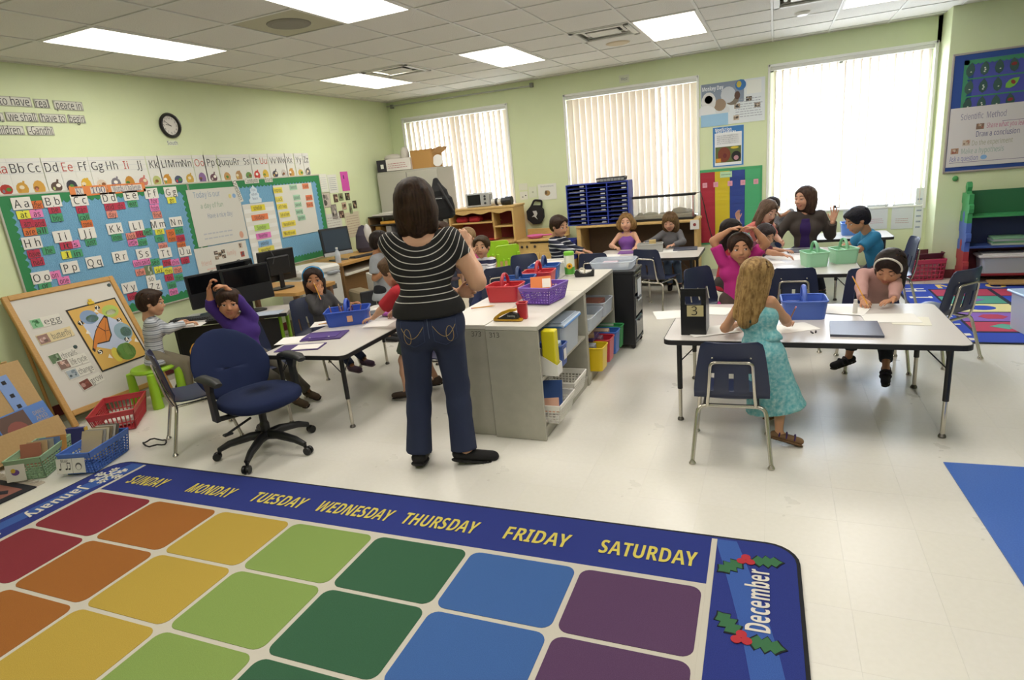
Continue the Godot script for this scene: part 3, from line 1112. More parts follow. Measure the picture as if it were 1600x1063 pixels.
func other_rugs() -> void:
	# fringed rug, near edge of the easel
	var o := thing("fringed_rug", "small dark oriental rug with pale fringe beside the storage baskets", "rug", Vector3(-4.86, 0, -1.62), 0.0)
	part(o, "field", mb().box(Vector3(0, 0.004, 0), Vector3(1.0, 0.008, 0.84), 0.002), mt("1f2028", 0.95))
	part(o, "border", mb().box(Vector3(0, 0.0065, 0), Vector3(0.88, 0.006, 0.74), 0.002), mt("8d5c52", 0.95))
	var m := mb()
	for k in 7:
		for s in [-1, 1]:
			m.prism(poly([-0.05, 0, 0, 0.03, 0.05, 0, 0, -0.03]), 0.002, flat_up(-0.36 + k * 0.12, 0.0105, s * 0.3))
			m.prism(poly([-0.025, 0, 0, 0.015, 0.025, 0, 0, -0.015]), 0.002, flat_up(-0.36 + k * 0.12, 0.0118, s * 0.3))
	part(o, "motif", m, mt("2a2730", 0.95))
	part(o, "inner_field", mb().box(Vector3(0, 0.008, 0), Vector3(0.72, 0.006, 0.46), 0.002), mt("a3806f", 0.95))
	var fr := mb()
	var rng := RandomNumberGenerator.new()
	rng.seed = 5
	for k in 110:
		var x := -0.49 + k * 0.009
		fr.bar(Vector3(x, 0.006, -0.42), Vector3(x + rng.randf_range(-0.012, 0.012), 0.004, -0.47 - rng.randf() * 0.03), 0.002, 4)
	part(o, "fringe", fr, mt("b6ab9a", 0.95)).set_meta("kind", "stuff")
	# alphabet rug by the puzzle bookshelf
	o = thing("alphabet_rug", "bright blue learning rug with letters and coloured shape cells before the puzzle bookshelf", "rug", Vector3(2.37, 0, -6.88), 0.0)
	part(o, "base", mb().prism(rounded(2.2, 2.34, 0.06), 0.008, flat_up(0, 0.004, 0)), mt("1a1f33", 0.95))
	part(o, "border", mb().prism(rounded(2.16, 2.30, 0.05), 0.006, flat_up(0, 0.0065, 0)), pile("rug_b2", "2342b4", "2c4dbe"))
	part(o, "cell_ground", mb().box(Vector3(0, 0.008, 0.0), Vector3(1.62, 0.006, 1.74), 0.001), mt("20243a", 0.95))
	var c := ["b03a55", "4f9a84", "e8dc9a", "8a62b4", "b83c56", "2b49b8"]
	for i in 3:
		for j in 5:
			var hex: String = c[(j + i * 4) % 6]
			var q := part(o, "cell", mb().box(Vector3(-0.54 + i * 0.54, 0.0095, -0.68 + j * 0.34), Vector3(0.50, 0.006, 0.31), 0.001), mt(hex, 0.95))
			var hex2: String = ["7d5bb5", "8a62b4", "2b49b8", "b83c56", "5aa08a"][(j + i * 2) % 5]
			part(q, "shape", mb().prism(oval(0.22, 0.18, [16, 4, 16, 6, 4][j]), 0.002, flat_up(-0.54 + i * 0.54, 0.0132, -0.68 + j * 0.34)), mt(hex2, 0.95))
	for k in 6:
		part(o, "letter", mb().word("HIJKLM"[k], 0.2, flat_up(-0.945, 0.0105, -0.85 + k * 0.37, -HALF), "Droid Sans", true), mt("e8e4d8", 0.95))
	for k in 4:
		part(o, "letter", mb().word("NOPQ"[k], 0.2, flat_up(-0.62 + k * 0.45, 0.0105, -1.01), "Droid Sans", true), mt("dcc06a", 0.95))
	# plain blue mat
	var b := mb().prism(poly([0.0, 0.0, 2.2, 0.0, 2.2, -2.6, 0.0, -2.6]), 0.005, flat_up(0, 0.0026, 0))
	one("floor_mat", "plain bright blue floor section with a straight pale edge on open floor", "mat", b, grained("mat_blue", "3c66bd", "4a74c6", 0.35, Vector3(4, 4, 4), 0.1), Vector3(0.84, 0, -3.49), 0.05)


# ---------------------------------------------------------------- tables, chairs, shelves
func furniture() -> void:
	school_table("long grey activity table with the purple folders, beside the office chair", Vector3(-3.1, 0, -3.98), 0.06, 0.72, 1.6)
	school_table("wide grey activity table with the black numbered holder on it", Vector3(0.18, 0, -4.22), 0.0, 1.62, 0.98)
	school_table("grey activity table with the pale green caddies on it", Vector3(0.355, 0, -6.6), 0.0, 0.72, 1.56)
	school_table("grey activity table under the blue mail sorter, near the middle window", Vector3(-1.38, 0, -7.38), 0.0, 1.24, 0.78)
	school_table("small white-topped table carrying a blue bin under the brightest window", Vector3(0.75, 0, -8.25), 0.0, 1.0, 0.6)
	var c := school_chair("navy school chair holding the blonde girl in the teal dress", Vector3(-0.205, 0, -3.48), PI + 0.05)
	var list := [
		["navy school chair holding the girl writing in the pale pink top", 0.70, -5.06, 0.05],
		["empty navy school chair tucked between the two tables, back loop facing out", 0.16, -5.62, PI],
		["empty navy school chair turned aslant beside the pink-topped girl", 1.12, -5.35, -2.35],
		["navy school chair seen edge-on behind the girl with the white headband", 1.02, -6.85, -1.5],
		["navy school chair holding the girl in the bright magenta top", -0.44, -5.38, 0.9],
		["empty navy school chair pulled out at the table under the mail sorter", -1.22, -6.98, PI - 0.35],
		["navy school chair pushed in at the table beside the flowered wipes tub", -1.86, -6.85, PI],
		["navy school chair with slotted back near the tan cabinets", -2.62, -6.55, 0.55],
		["navy school chair holding the boy in the white rugby shirt", -2.85, -6.05, -2.4],
		["empty navy school chair beside the easel's lower corner", -3.82, 0.0, 2.57],
		["navy school chair holding the girl with the shiny blue headband", -3.87, -4.40, 1.4],
		["navy school chair holding the boy in the purple sweater", -3.85, -3.6, 1.35],
		["empty navy school chair in front of the brown computer desk", -3.95, -5.95, -1.9],
		["navy school chair mostly hidden behind the standing woman's legs", -2.32, -4.0, -1.57],
	]
	for s in list:
		var z: float = s[2] if s[2] != 0.0 else -2.93
		copy(c, s[0], Vector3(s[1], 0, z), s[3])
	office_chair()
	# yellow wooden stool chair at the computer table
	var o := thing("yellow_chair", "yellow wooden chair with a rounded back at the computer table", "chair", Vector3(-4.56, 0, -3.72), -2.3)
	part(o, "backrest", mb().prism(PackedVector2Array([Vector2(-0.16, 0.0), Vector2(0.16, 0.0), Vector2(0.16, 0.12), Vector2(0.13, 0.17), Vector2(0.07, 0.2), Vector2(0, 0.21), Vector2(-0.07, 0.2), Vector2(-0.13, 0.17), Vector2(-0.16, 0.12)]), 0.016, at3(0, 0.345, -0.16, 0.0, 0.15)), mt("d99f3c", 0.45))
	part(o, "seat", mb().prism(rounded(0.34, 0.32, 0.05), 0.018, flat_up(0, 0.32, 0)), mt("d99f3c", 0.45))
	for s in [-1, 1]:
		for t in [-1, 1]:
			part(o, "leg", mb().bar(Vector3(s * 0.13, 0.315, t * 0.12), Vector3(s * 0.155, 0, t * 0.15), 0.012), mt("b5b2aa", 0.3, 0.8))
	shelf_units()
	lime_chairs()


func lime_chairs() -> void:
	var lime := mt("a6d62e", 0.4)
	var o := thing("lime_chair", "lime green plastic chair nearer the tan hutch", "chair", Vector3(-3.42, 0, -7.5), 0.4, "lime plastic chairs")
	var back := mb()
	back.prism(rounded(0.32, 0.2, 0.04), 0.022, at3(0, 0.68, -0.16, 0, 0.1))
	for k in 3:
		back.box(Vector3(-0.07 + k * 0.07, 0.48, -0.145), Vector3(0.026, 0.26, 0.018), 0.005, Basis.from_euler(Vector3(0.1, 0, 0)))
	for s in [-1, 1]:
		back.box(Vector3(s * 0.14, 0.5, -0.147), Vector3(0.04, 0.36, 0.024), 0.006, Basis.from_euler(Vector3(0.1, 0, 0)))
	part(o, "backrest", back, lime)
	part(o, "seat", mb().prism(rounded(0.36, 0.34, 0.05), 0.03, flat_up(0, 0.335, 0)).box(Vector3(0, 0.3, 0.15), Vector3(0.33, 0.07, 0.02), 0.006).box(Vector3(0, 0.3, -0.15), Vector3(0.33, 0.07, 0.02), 0.006), lime)
	for s in [-1, 1]:
		for t in [-1, 1]:
			part(o, "leg", mb().bar(Vector3(s * 0.14, 0.32, t * 0.13), Vector3(s * 0.165, 0, t * 0.165), 0.024, 8, 0.02), lime)
	copy(proto(o), "lime green plastic chair overlapping the other, beside the boy in the rugby shirt", Vector3(-3.02, 0, -7.05), 0.75)


func bookcase(label: String, at: Vector3, turn: float, w: float, d: float, mark := "") -> Node3D:
	# open front faces +z, width along x
	var o := thing("bookcase", label, "bookcase", at, turn, "low grey bookcases")
	var grey := grained("grey_paint", "aaa79a", "b2afa2", 0.5, Vector3(2, 2, 2), 0.02)
	var h := 0.76
	part(o, "side_panel", mb().box(Vector3(-w * 0.5 + 0.011, (h - 0.03) * 0.5, 0), Vector3(0.022, h - 0.03, d), 0.002), grey)
	part(o, "side_panel", mb().box(Vector3(w * 0.5 - 0.011, (h - 0.03) * 0.5, 0), Vector3(0.022, h - 0.03, d), 0.002), grey)
	part(o, "back_panel", mb().box(Vector3(0, (h - 0.03) * 0.5, -d * 0.5 + 0.006), Vector3(w - 0.044, h - 0.03, 0.012), 0.001), grey)
	part(o, "top", mb().box(Vector3(0, h - 0.014, 0.0), Vector3(w, 0.028, d), 0.002), grained("cream_top", "d9d4ca", "e0dcd2", 0.35, Vector3(6, 6, 6), 0.2))
	part(o, "top_edge", mb().box(Vector3(0, h - 0.014, d * 0.5 + 0.001), Vector3(w, 0.026, 0.003), 0.0), mt("b9b6ac", 0.5))
	for y in [0.07, 0.40]:
		part(o, "shelf", mb().box(Vector3(0, y, 0.003), Vector3(w - 0.045, 0.02, d - 0.02), 0.002), grey)
	part(o, "plinth", mb().box(Vector3(0, 0.03, d * 0.5 - 0.02), Vector3(w - 0.045, 0.06, 0.014), 0.001), grey)
	if mark:
		part(o, "room_number", mb().word(mark, 0.03, at3(w * 0.5 + 0.0006, 0.7, 0.13 if mark == "313" else -0.13, HALF)), mt("4b4842", 0.8))
	return o


func shelf_units() -> void:
	# right row opens towards +x, left row towards -x
	bookcase("low grey bookcase with the yellow binder and white bins, end panel facing out", Vector3(-1.485, 0, -3.855), HALF, 1.04, 0.35, "")
	bookcase("low grey bookcase with the coloured tubs, nearest the black drawer cart", Vector3(-1.485, 0, -4.835), HALF, 0.9, 0.35)
	bookcase("low grey bookcase against the standing woman's hip, back row, near end", Vector3(-1.845, 0, -3.875), -HALF, 1.04, 0.35)
	bookcase("low grey bookcase in the back row under the row of caddies, far end", Vector3(-1.845, 0, -4.86), -HALF, 0.9, 0.35)
	for s in [["313", -1.6, "handwritten room number on the end panel beside the shelf opening"], ["373", -1.735, "handwritten room number on the end panel beside the woman's jeans"]]:
		one("room_mark", s[2], "number", mb().word(s[0], 0.032, Transform3D()), mt("4b4842", 0.8), Vector3(s[1], 0.70, -3.3335 if s[0] == "313" else -3.3535))
	# on top
	var top := 0.762
	caddy("pencil_caddy", "red pencil caddy with punched holes, nearest the stapler", Vector3(-1.82, top, -4.07), 0.05, "c8323c", "b83040", Vector3(0.25, 0.115, 0.2), "caddies on the grey bookcases")
	caddy("pencil_caddy", "blue pencil caddy between the two red ones on the bookcase", Vector3(-1.82, top, -4.34), 0.2, "2f57a0", "27406e", Vector3(0.25, 0.115, 0.2), "caddies on the grey bookcases")
	caddy("pencil_caddy", "red pencil caddy farther back, behind the purple basket", Vector3(-1.75, top, -4.6), 0.1, "c23540", "c23540", Vector3(0.25, 0.115, 0.2), "caddies on the grey bookcases")
	caddy("pencil_caddy", "blue pencil caddy at the back of the row before the white bin", Vector3(-1.8, top, -4.88), 0.15, "2f5fae", "2a3f74", Vector3(0.25, 0.115, 0.2), "caddies on the grey bookcases")
	var o := thing("purple_basket", "purple lattice basket holding an orange box of supplies on the bookcase", "basket", Vector3(-1.50, top, -4.02), -0.15)
	part(o, "lattice", lattice(mb(), 0.19, 0.24, 0.12, 9, 11, 5, 1.25, 0.0045, 0.02), mt("7a55b8", 0.35))
	for s in [-1, 1]:
		for t in [-1, 1]:
			part(o, "foot", mb().box(Vector3(s * 0.08, 0.004, t * 0.1), Vector3(0.02, 0.012, 0.02), 0.003), mt("7a55b8", 0.35))
	o = thing("craft_box", "orange and white box poking out of the purple basket", "box", Vector3(-1.53, top + 0.07, -4.05), 0.3)
	part(o, "carton", mb().box(Vector3(0, 0.05, 0), Vector3(0.15, 0.1, 0.03), 0.002, Basis.from_euler(Vector3(-0.6, 0, 0))), mt("dd7a3a", 0.6))
	part(o, "window_print", mb().box(Vector3(0.04, 0.055, 0.014), Vector3(0.06, 0.07, 0.004), 0.001, Basis.from_euler(Vector3(-0.6, 0, 0))).box(Vector3(-0.03, 0.052, 0.014), Vector3(0.02, 0.02, 0.004), 0.001, Basis.from_euler(Vector3(-0.6, 0, 0))), mt("ece6d8", 0.6))
	# stapler
	o = thing("stapler", "yellow and black hand stapler lying on the end of the bookcase", "stapler", Vector3(-1.55, top, -3.46), 0.0)
	part(o, "base", mb().prism(rounded(0.2, 0.042, 0.018), 0.012, flat_up(0, 0.008, 0)), mt("c99a22", 0.35))
	part(o, "body", mb().prism(poly([-0.1, 0.012, -0.085, 0.03, -0.04, 0.06, 0.02, 0.078, 0.06, 0.08, 0.06, 0.066, 0.02, 0.06, -0.03, 0.04, -0.07, 0.02, -0.06, 0.012]), 0.03), mt("d3a526", 0.35))
	part(o, "grip", mb().prism(poly([-0.07, 0.014, -0.02, 0.04, 0.02, 0.058, 0.07, 0.046, 0.078, 0.02, 0.04, 0.014]), 0.036), mt("222222", 0.5))
	part(o, "maker_name", mb().word("Stanley", 0.012, at3(0.03, 0.035, 0.0185)), mt("c9c9c4", 0.6))
	o = thing("red_cup", "small red plastic box standing behind the stapler", "box", Vector3(-1.475, top, -3.53), 0.2)
	part(o, "box", tub(mb(), 0.06, 0.06, 0.1, 1.04), mt("bf2f3a", 0.4))
	o = thing("tape_dispenser", "black desktop tape dispenser on the far bookcase top", "tape dispenser", Vector3(-1.47, top, -4.95), 0.2)
	part(o, "body", mb().prism(poly([-0.075, 0.0, 0.08, 0.0, 0.085, 0.05, 0.072, 0.062, 0.055, 0.035, 0.01, 0.022, -0.03, 0.03, -0.05, 0.055, -0.07, 0.058, -0.085, 0.03]), 0.06), mt("18191b", 0.35))
	part(o, "roll", mb().lathe([Vector2(0.018, -0.01), Vector2(0.03, -0.01), Vector2(0.03, 0.01), Vector2(0.018, 0.01), Vector2(0.018, -0.01)], Vector3(-0.02, 0.045, 0), 18, Basis.from_euler(Vector3(HALF, 0, 0))), mt("d8d3bd", 0.3))
	o = thing("wipes_tub", "white wipes canister with green cap and sunflower picture", "canister", Vector3(-1.62, top, -5.02), 0.3)
	part(o, "canister", mb().lathe([Vector2(0, 0), Vector2(0.042, 0.0), Vector2(0.044, 0.006), Vector2(0.044, 0.17), Vector2(0.042, 0.176), Vector2(0, 0.176)], Vector3.ZERO, 24), mt("e6ebd8", 0.3))
	part(o, "cap", mb().lathe([Vector2(0.045, 0.176), Vector2(0.045, 0.2), Vector2(0.04, 0.206), Vector2(0.015, 0.208), Vector2(0, 0.208)], Vector3.ZERO, 24), mt("7cc83e", 0.35))
	part(o, "label_band", mb().lathe([Vector2(0.0446, 0.012), Vector2(0.0446, 0.075)], Vector3.ZERO, 24), mt("5aa63c", 0.4))
	var f := mb()
	for k in 12:
		var a := TAU * k / 12.0
		f.ball(Vector3(cos(a) * 0.018, 0.085 + sin(a) * 0.018, 0.0445), Vector3(0.009, 0.009, 0.0015), 8)
	part(o, "petals", f, mt("edb52c", 0.6))
	part(o, "flower_eye", mb().ball(Vector3(0, 0.085, 0.046), Vector3(0.011, 0.011, 0.002), 10), mt("7a4418", 0.7))
	o = thing("paper_bin", "white plastic bin of papers beside the flowered wipes tub", "bin", Vector3(-1.84, top, -5.18), 0.1)
	part(o, "bin", tub(mb(), 0.26, 0.2, 0.1, 1.1), mt("e9e8e4", 0.35))
	part(o, "sheets", mb().box(Vector3(0, 0.06, 0), Vector3(0.2, 0.07, 0.14), 0.002), mt("d9d5cc", 0.7))
	pencil("yellow pencil lying on the bookcase beside the red caddy", Vector3(-1.96, top + 0.005, -3.78), Vector3(-1.82, top + 0.005, -3.86))
	# in the first unit
	o = thing("yellow_binder", "tall yellow binder standing in the white magazine holder", "binder", Vector3(-1.285, 0.413, -3.47), 0.0)
	part(o, "cover", mb().box(Vector3(0, 0.15, 0), Vector3(0.09, 0.28, 0.07), 0.006), mt("e0d21f", 0.35))
	part(o, "sticker", mb().lathe([Vector2(0.016, 0), Vector2(0.016, 0.001), Vector2(0, 0.001)], Vector3(0.046, 0.05, 0.0), 14, Basis.from_euler(Vector3(0, 0, -HALF))), mt("4aa02e", 0.5))
	o = thing("magazine_holder", "white slanted magazine holder under the yellow binder", "file holder", Vector3(-1.30, 0.412, -3.47), 0.0)
	for s in [-1, 1]:
		part(o, "side", mb().prism(poly([-0.13, 0.0, 0.07, 0.0, 0.07, 0.07, -0.13, 0.19]), 0.004, at3(0, 0, s * 0.045)), mt("e8e6e0", 0.5))
	part(o, "front", mb().box(Vector3(0.07, 0.036, 0), Vector3(0.004, 0.07, 0.09), 0.001).box(Vector3(-0.03, 0.002, 0), Vector3(0.2, 0.004, 0.09), 0.0), mt("e8e6e0", 0.5))
	o = thing("clear_tote", "clear plastic storage box with a blue lid on the shelf", "storage box", Vector3(-1.44, 0.412, -4.0), 0.0)
	var clear := StandardMaterial3D.new()
	clear.albedo_color = Color(0.86, 0.9, 0.95, 0.45)
	clear.transparency = BaseMaterial3D.TRANSPARENCY_ALPHA
	clear.roughness = 0.3
	mats["clear"] = clear
	part(o, "box", tub(mb(), 0.25, 0.36, 0.21, 1.1), clear)
	part(o, "contents", mb().box(Vector3(0, 0.08, 0), Vector3(0.2, 0.15, 0.3), 0.006), mt("c9ccd2", 0.7))
	part(o, "lid", mb().box(Vector3(0, 0.22, 0), Vector3(0.29, 0.02, 0.41), 0.006).box(Vector3(0, 0.235, 0), Vector3(0.24, 0.012, 0.35), 0.004), mt("b9c6d6", 0.35))
	part(o, "lid_rim", mb().tube(bend([Vector3(-0.145, 0.215, -0.2), Vector3(0.145, 0.215, -0.2), Vector3(0.145, 0.215, 0.2), Vector3(-0.145, 0.215, 0.2)], 0.03), 0.008, 6, true), mt("4a82c4", 0.4))
	o = thing("blue_file_box", "small blue file box with a white label beside the yellow binder", "file box", Vector3(-1.34, 0.412, -3.66), 0.0)
	part(o, "box", tub(mb(), 0.16, 0.12, 0.14, 1.08), mt("2c4f9e", 0.4))
	part(o, "label_card", mb().box(Vector3(0.0865, 0.075, 0), Vector3(0.003, 0.07, 0.05), 0.0), mt("e8e3df", 0.6))
	part(o, "folders", mb().box(Vector3(0, 0.1, 0), Vector3(0.12, 0.12, 0.05), 0.003, Basis.from_euler(Vector3(0.2, 0, 0))), mt("b7c9de", 0.6))
	o = thing("book_basket", "white perforated basket at the front of the lower shelf", "basket", Vector3(-1.365, 0.082, -3.56), 0.0, "white perforated baskets")
	part(o, "lattice", lattice(mb(), 0.23, 0.26, 0.13, 10, 12, 5, 1.2, 0.004, 0.03), mt("e9e6de", 0.4))
	proto(o)
	copy(o, "white perforated basket behind, deeper along the lower shelf", Vector3(-1.40, 0.082, -3.98), 0.0)
	one("picture_book", "blue picture book leaning up in the front white basket", "book", mb().box(Vector3(0, 0.1, 0), Vector3(0.17, 0.2, 0.012), 0.002), mt("3f62a8", 0.5), Vector3(-1.37, 0.1, -3.61), 0.2).rotation.x = -0.3
	one("number_card", "salmon number card lying in the front white basket", "card", mb().box(Vector3(0, 0.05, 0), Vector3(0.14, 0.1, 0.004), 0.001), mt("d9a88e", 0.6), Vector3(-1.345, 0.12, -3.51), 0.3).rotation.x = -0.6
	# in the second unit
	o = thing("clear_tray", "long clear tray of papers on the upper shelf", "tray", Vector3(-1.44, 0.412, -4.66), 0.0)
	part(o, "tray", tub(mb(), 0.26, 0.4, 0.1, 1.08), clear)
	part(o, "sheets", mb().box(Vector3(0, 0.035, 0.03), Vector3(0.2, 0.05, 0.28), 0.004), mt("cfd2d4", 0.7))
	part(o, "green_cards", mb().box(Vector3(0.02, 0.075, 0.14), Vector3(0.1, 0.04, 0.06), 0.004), mt("79c23c", 0.5))
	o = thing("clear_tray", "clear tray with a brown lid behind the long one on the upper shelf", "tray", Vector3(-1.44, 0.412, -5.06), 0.0)
	part(o, "tray", tub(mb(), 0.26, 0.3, 0.12, 1.08), clear)
	part(o, "card_box", mb().box(Vector3(0, 0.07, 0), Vector3(0.16, 0.1, 0.2), 0.004), mt("8e5a4c", 0.6))
	var tubs := [["yellow plastic tub at the front of the bottom shelf", "e2c21c", -4.55, 0.2], ["red plastic tub second along the bottom shelf", "b5293a", -4.78, 0.2], ["blue plastic tub holding a white card on the bottom shelf", "2f62b4", -5.0, 0.18], ["green plastic tub at the far end of the bottom shelf", "2f8a4c", -5.17, 0.14]]
	for s in tubs:
		o = thing("plastic_tub", s[0], "tub", Vector3(-1.36, 0.082, s[2]), 0.0, "coloured tubs on the bottom shelf")
		part(o, "tub", tub(mb(), 0.26, s[3] - 0.03, 0.19, 1.1), mt(s[1], 0.35))
		part(o, "books", mb().box(Vector3(-0.03, 0.13, 0), Vector3(0.18, 0.14, s[3] * 0.4), 0.004, Basis.from_euler(Vector3(0.1, 0, 0))), mt(["8b8f94", "6b4a5a", "b09a80", "8aa08c"][tubs.find(s)], 0.7))
	o = thing("book_stack", "stack of tan and purple books lying over the red tub", "books", Vector3(-1.44, 0.285, -4.7), 0.0)
	part(o, "purple_book", mb().box(Vector3(0, 0.015, 0), Vector3(0.22, 0.03, 0.2), 0.002), mt("4d3a66", 0.6))
	part(o, "tan_book", mb().box(Vector3(-0.01, 0.045, 0.01), Vector3(0.2, 0.03, 0.22), 0.002, Basis.from_euler(Vector3(0, 0.3, 0))), mt("a78a66", 0.6))
	# drawer cart at the end
	o = thing("drawer_cart", "black plastic drawer cart with dark clear drawers at the end of the bookcases", "drawer cart", Vector3(-1.32, 0, -5.52), HALF)
	var black := mt("1b1c20", 0.4)
	part(o, "frame", mb().box(Vector3(-0.17, 0.37, 0), Vector3(0.03, 0.66, 0.36), 0.006).box(Vector3(0.17, 0.37, 0), Vector3(0.03, 0.66, 0.36), 0.006).box(Vector3(0, 0.71, 0), Vector3(0.38, 0.03, 0.38), 0.006).box(Vector3(0, 0.06, 0), Vector3(0.36, 0.03, 0.36), 0.006).box(Vector3(0, 0.37, -0.17), Vector3(0.34, 0.62, 0.01), 0.002), black)
	for k in 3:
		var d := part(o, "drawer", mb().box(Vector3(0, 0.18 + k * 0.205, 0.01), Vector3(0.3, 0.18, 0.35), 0.01), mt("33363d", 0.2))
		part(d, "handle", mb().box(Vector3(0, 0.25 + k * 0.205, 0.19), Vector3(0.12, 0.02, 0.02), 0.005), black)
	part(o, "door_paper", mb().box(Vector3(0.03, 0.52, 0.188), Vector3(0.15, 0.2, 0.002), 0.0), mt("dde3ea", 0.6))
	for s in [-1, 1]:
		for t in [-1, 1]:
			part(o, "caster", mb().lathe([Vector2(0, -0.012), Vector2(0.024, -0.012), Vector2(0.024, 0.012), Vector2(0, 0.012)], Vector3(s * 0.15, 0.024, t * 0.15), 12, Basis.from_euler(Vector3(0, 0, HALF))), black)
	o = thing("sorting_tray", "shallow clear tray of cards on top of the drawer cart", "tray", Vector3(-1.36, 0.727, -5.55), 0.05)
	part(o, "tray", tub(mb(), 0.36, 0.3, 0.07, 1.1), clear)
	part(o, "cards", mb().box(Vector3(-0.04, 0.03, 0), Vector3(0.14, 0.04, 0.18), 0.003), mt("c9b9c4", 0.7))
	part(o, "white_cards", mb().box(Vector3(0.1, 0.025, 0.02), Vector3(0.1, 0.03, 0.16), 0.003), mt("e6e6e2", 0.7))


func table_things() -> void:
	var h := 0.5705
	# table with the black holder
	var o := thing("magazine_file", "black upright file holder with a number three card on the table", "file holder", Vector3(-0.455, h, -3.93), 0.0)
	var black := mt("141416", 0.35)
	var fr := mb()
	for e in [[0, 0.275, 0.15, 0.05], [0, 0.10, 0.15, 0.2], [-0.062, 0.225, 0.026, 0.06], [0.062, 0.225, 0.026, 0.06]]:
		fr.box(Vector3(e[0], e[1], 0.075), Vector3(e[2], e[3], 0.004), 0.001)
	part(o, "front", fr, black)
	for s in [-1, 1]:
		part(o, "side", mb().prism(poly([-0.13, 0.0, 0.075, 0.0, 0.075, 0.3, 0.02, 0.3, -0.13, 0.16]), 0.004, Transform3D(Basis(Vector3(0, 0, 1), Vector3(0, 1, 0), Vector3(-1, 0, 0)), Vector3(s * 0.075, 0, 0))), black)
	part(o, "bottom", mb().box(Vector3(0, 0.003, -0.03), Vector3(0.15, 0.005, 0.2), 0.0), black)
	var card := part(o, "number_card", mb().box(Vector3(0.012, 0.158, 0.0785), Vector3(0.1, 0.07, 0.002), 0.0), mt("c9bd8e", 0.7))
	part(card, "numeral", mb().word("3", 0.055, at3(0.008, 0.158, 0.0805)), mt("2a2722", 0.8))
	var k := caddy("pencil_caddy", "cornflower blue pencil caddy on the table beside the blonde girl", Vector3(0.19, h, -4.36), 0.05, "4868c0", "5570c8", Vector3(0.27, 0.12, 0.24), "blue table caddies")
	part(k, "sticker", mb().box(Vector3(-0.113, 0.055, 0.0), Vector3(0.003, 0.05, 0.04), 0.0), mt("e9ded8", 0.7))
	one("ring_binder", "closed dark slate folder lying at the table's front edge", "folder", mb().prism(poly([-0.11, 0.15, -0.16, -0.16, 0.11, -0.2, 0.15, 0.13]), 0.014, flat_up(0, 0.007, 0)), mt("4a4e60", 0.4), Vector3(0.46, h, -4.04), 0.1)
	var i := 0
	for s in [[0.225, -3.93, 0.3], [0.245, -3.95, -0.1]]:
		o = thing("crayon", ["dark crayon stub on the table, tilted towards the folder", "dark crayon stub on the table, closest to the folder"][i], "crayon", Vector3(s[0], h + 0.005, s[1]), s[2], "crayon stubs")
		part(o, "stick", mb().bar(Vector3(0, 0, 0.012), Vector3(0, 0, -0.018), 0.005, 8).bar(Vector3(0, 0, -0.018), Vector3(0, 0, -0.028), 0.005, 8, 0.002), mt("2b2428", 0.6))
		i += 1
	var sheets := [[-0.62, -4.4, 0.3, 0.34, 0.24, "white worksheet sticking out over the table's far corner"], [-0.42, -4.5, -0.2, 0.3, 0.22, "white worksheet behind the black holder"], [-0.36, -3.95, 0.5, 0.3, 0.2, "white worksheet under the blonde girl's elbow"], [0.12, -4.05, 0.5, 0.26, 0.18, "white drawing paper under the blonde girl's hand"], [0.68, -4.3, 0.05, 0.30, 0.22, "open worksheet under the pink-topped girl's hands"], [0.44, -4.5, -0.3, 0.28, 0.22, "white sheets stacked beside the blue caddy"], [0.78, -4.24, -0.1, 0.2, 0.2, "printed page overlapping the open worksheet"]]
	for s in sheets:
		paper("worksheet", s[5], "paper", Vector3(s[0], h + 0.0004 + 0.0013 * (sheets.find(s) % 3), s[1]), s[2], s[3], s[4], "eceae4" if s[5] != "printed page overlapping the open worksheet" else "e2dfcf", "worksheets on the tables")
	var pr := mb()
	for r in 6:
		pr.box(Vector3(0, 0.0006, -0.07 + r * 0.024), Vector3(0.16 - 0.02 * (r % 3), 0.0004, 0.008), 0.0)
	one("glue_stick", "white glue stick standing by the pink-topped girl's papers", "glue stick", mb().lathe([Vector2(0, 0), Vector2(0.014, 0), Vector2(0.014, 0.07), Vector2(0.011, 0.075), Vector2(0.011, 0.095), Vector2(0, 0.097)], Vector3.ZERO, 14), mt("e3ded6", 0.4), Vector3(0.5, h, -4.42))
	# long table
	k = caddy("pencil_caddy", "royal blue pencil caddy full of pencils on the long table", Vector3(-3.3, h, -4.08), 0.5, "3154b8", "3154b8", Vector3(0.36, 0.12, 0.26), "blue table caddies")
	part(k, "sticker", mb().box(Vector3(0.03, 0.06, 0.128), Vector3(0.045, 0.05, 0.003), 0.0).box(Vector3(0.185, 0.06, 0.04), Vector3(0.003, 0.05, 0.04), 0.0), mt("e6b08c", 0.7))
	var rng := RandomNumberGenerator.new()
	rng.seed = 9
	for n in 8:
		var a := Vector3(-3.3 + rng.randf_range(-0.12, 0.1), h + 0.05, -4.08 + rng.randf_range(-0.06, 0.08))
		pencil("short pencil standing in the royal blue caddy", a, a + Vector3(rng.randf_range(-0.05, 0.05), 0.11, rng.randf_range(-0.04, 0.04)), ["c98a2a", "8a5a34", "d9a040", "6a4630"][n % 4], "pencils in the royal blue caddy")
	o = thing("folder", "purple folder with snaps and a dark flap on the long table", "folder", Vector3(-3.22, h, -3.66), 0.35, "purple folders")
	part(o, "cover", mb().box(Vector3(0, 0.006, 0), Vector3(0.32, 0.011, 0.24), 0.003), mt("432a6e", 0.5))
	part(o, "flap", mb().box(Vector3(-0.02, 0.014, 0.02), Vector3(0.27, 0.006, 0.14), 0.002), mt("4d3380", 0.5))
	for s in [-0.09, 0.06]:
		part(o, "snap", mb().lathe([Vector2(0.008, 0), Vector2(0.007, 0.004), Vector2(0, 0.005)], Vector3(s, 0.017, 0.08), 10), mt("d8d8d8", 0.3, 0.8))
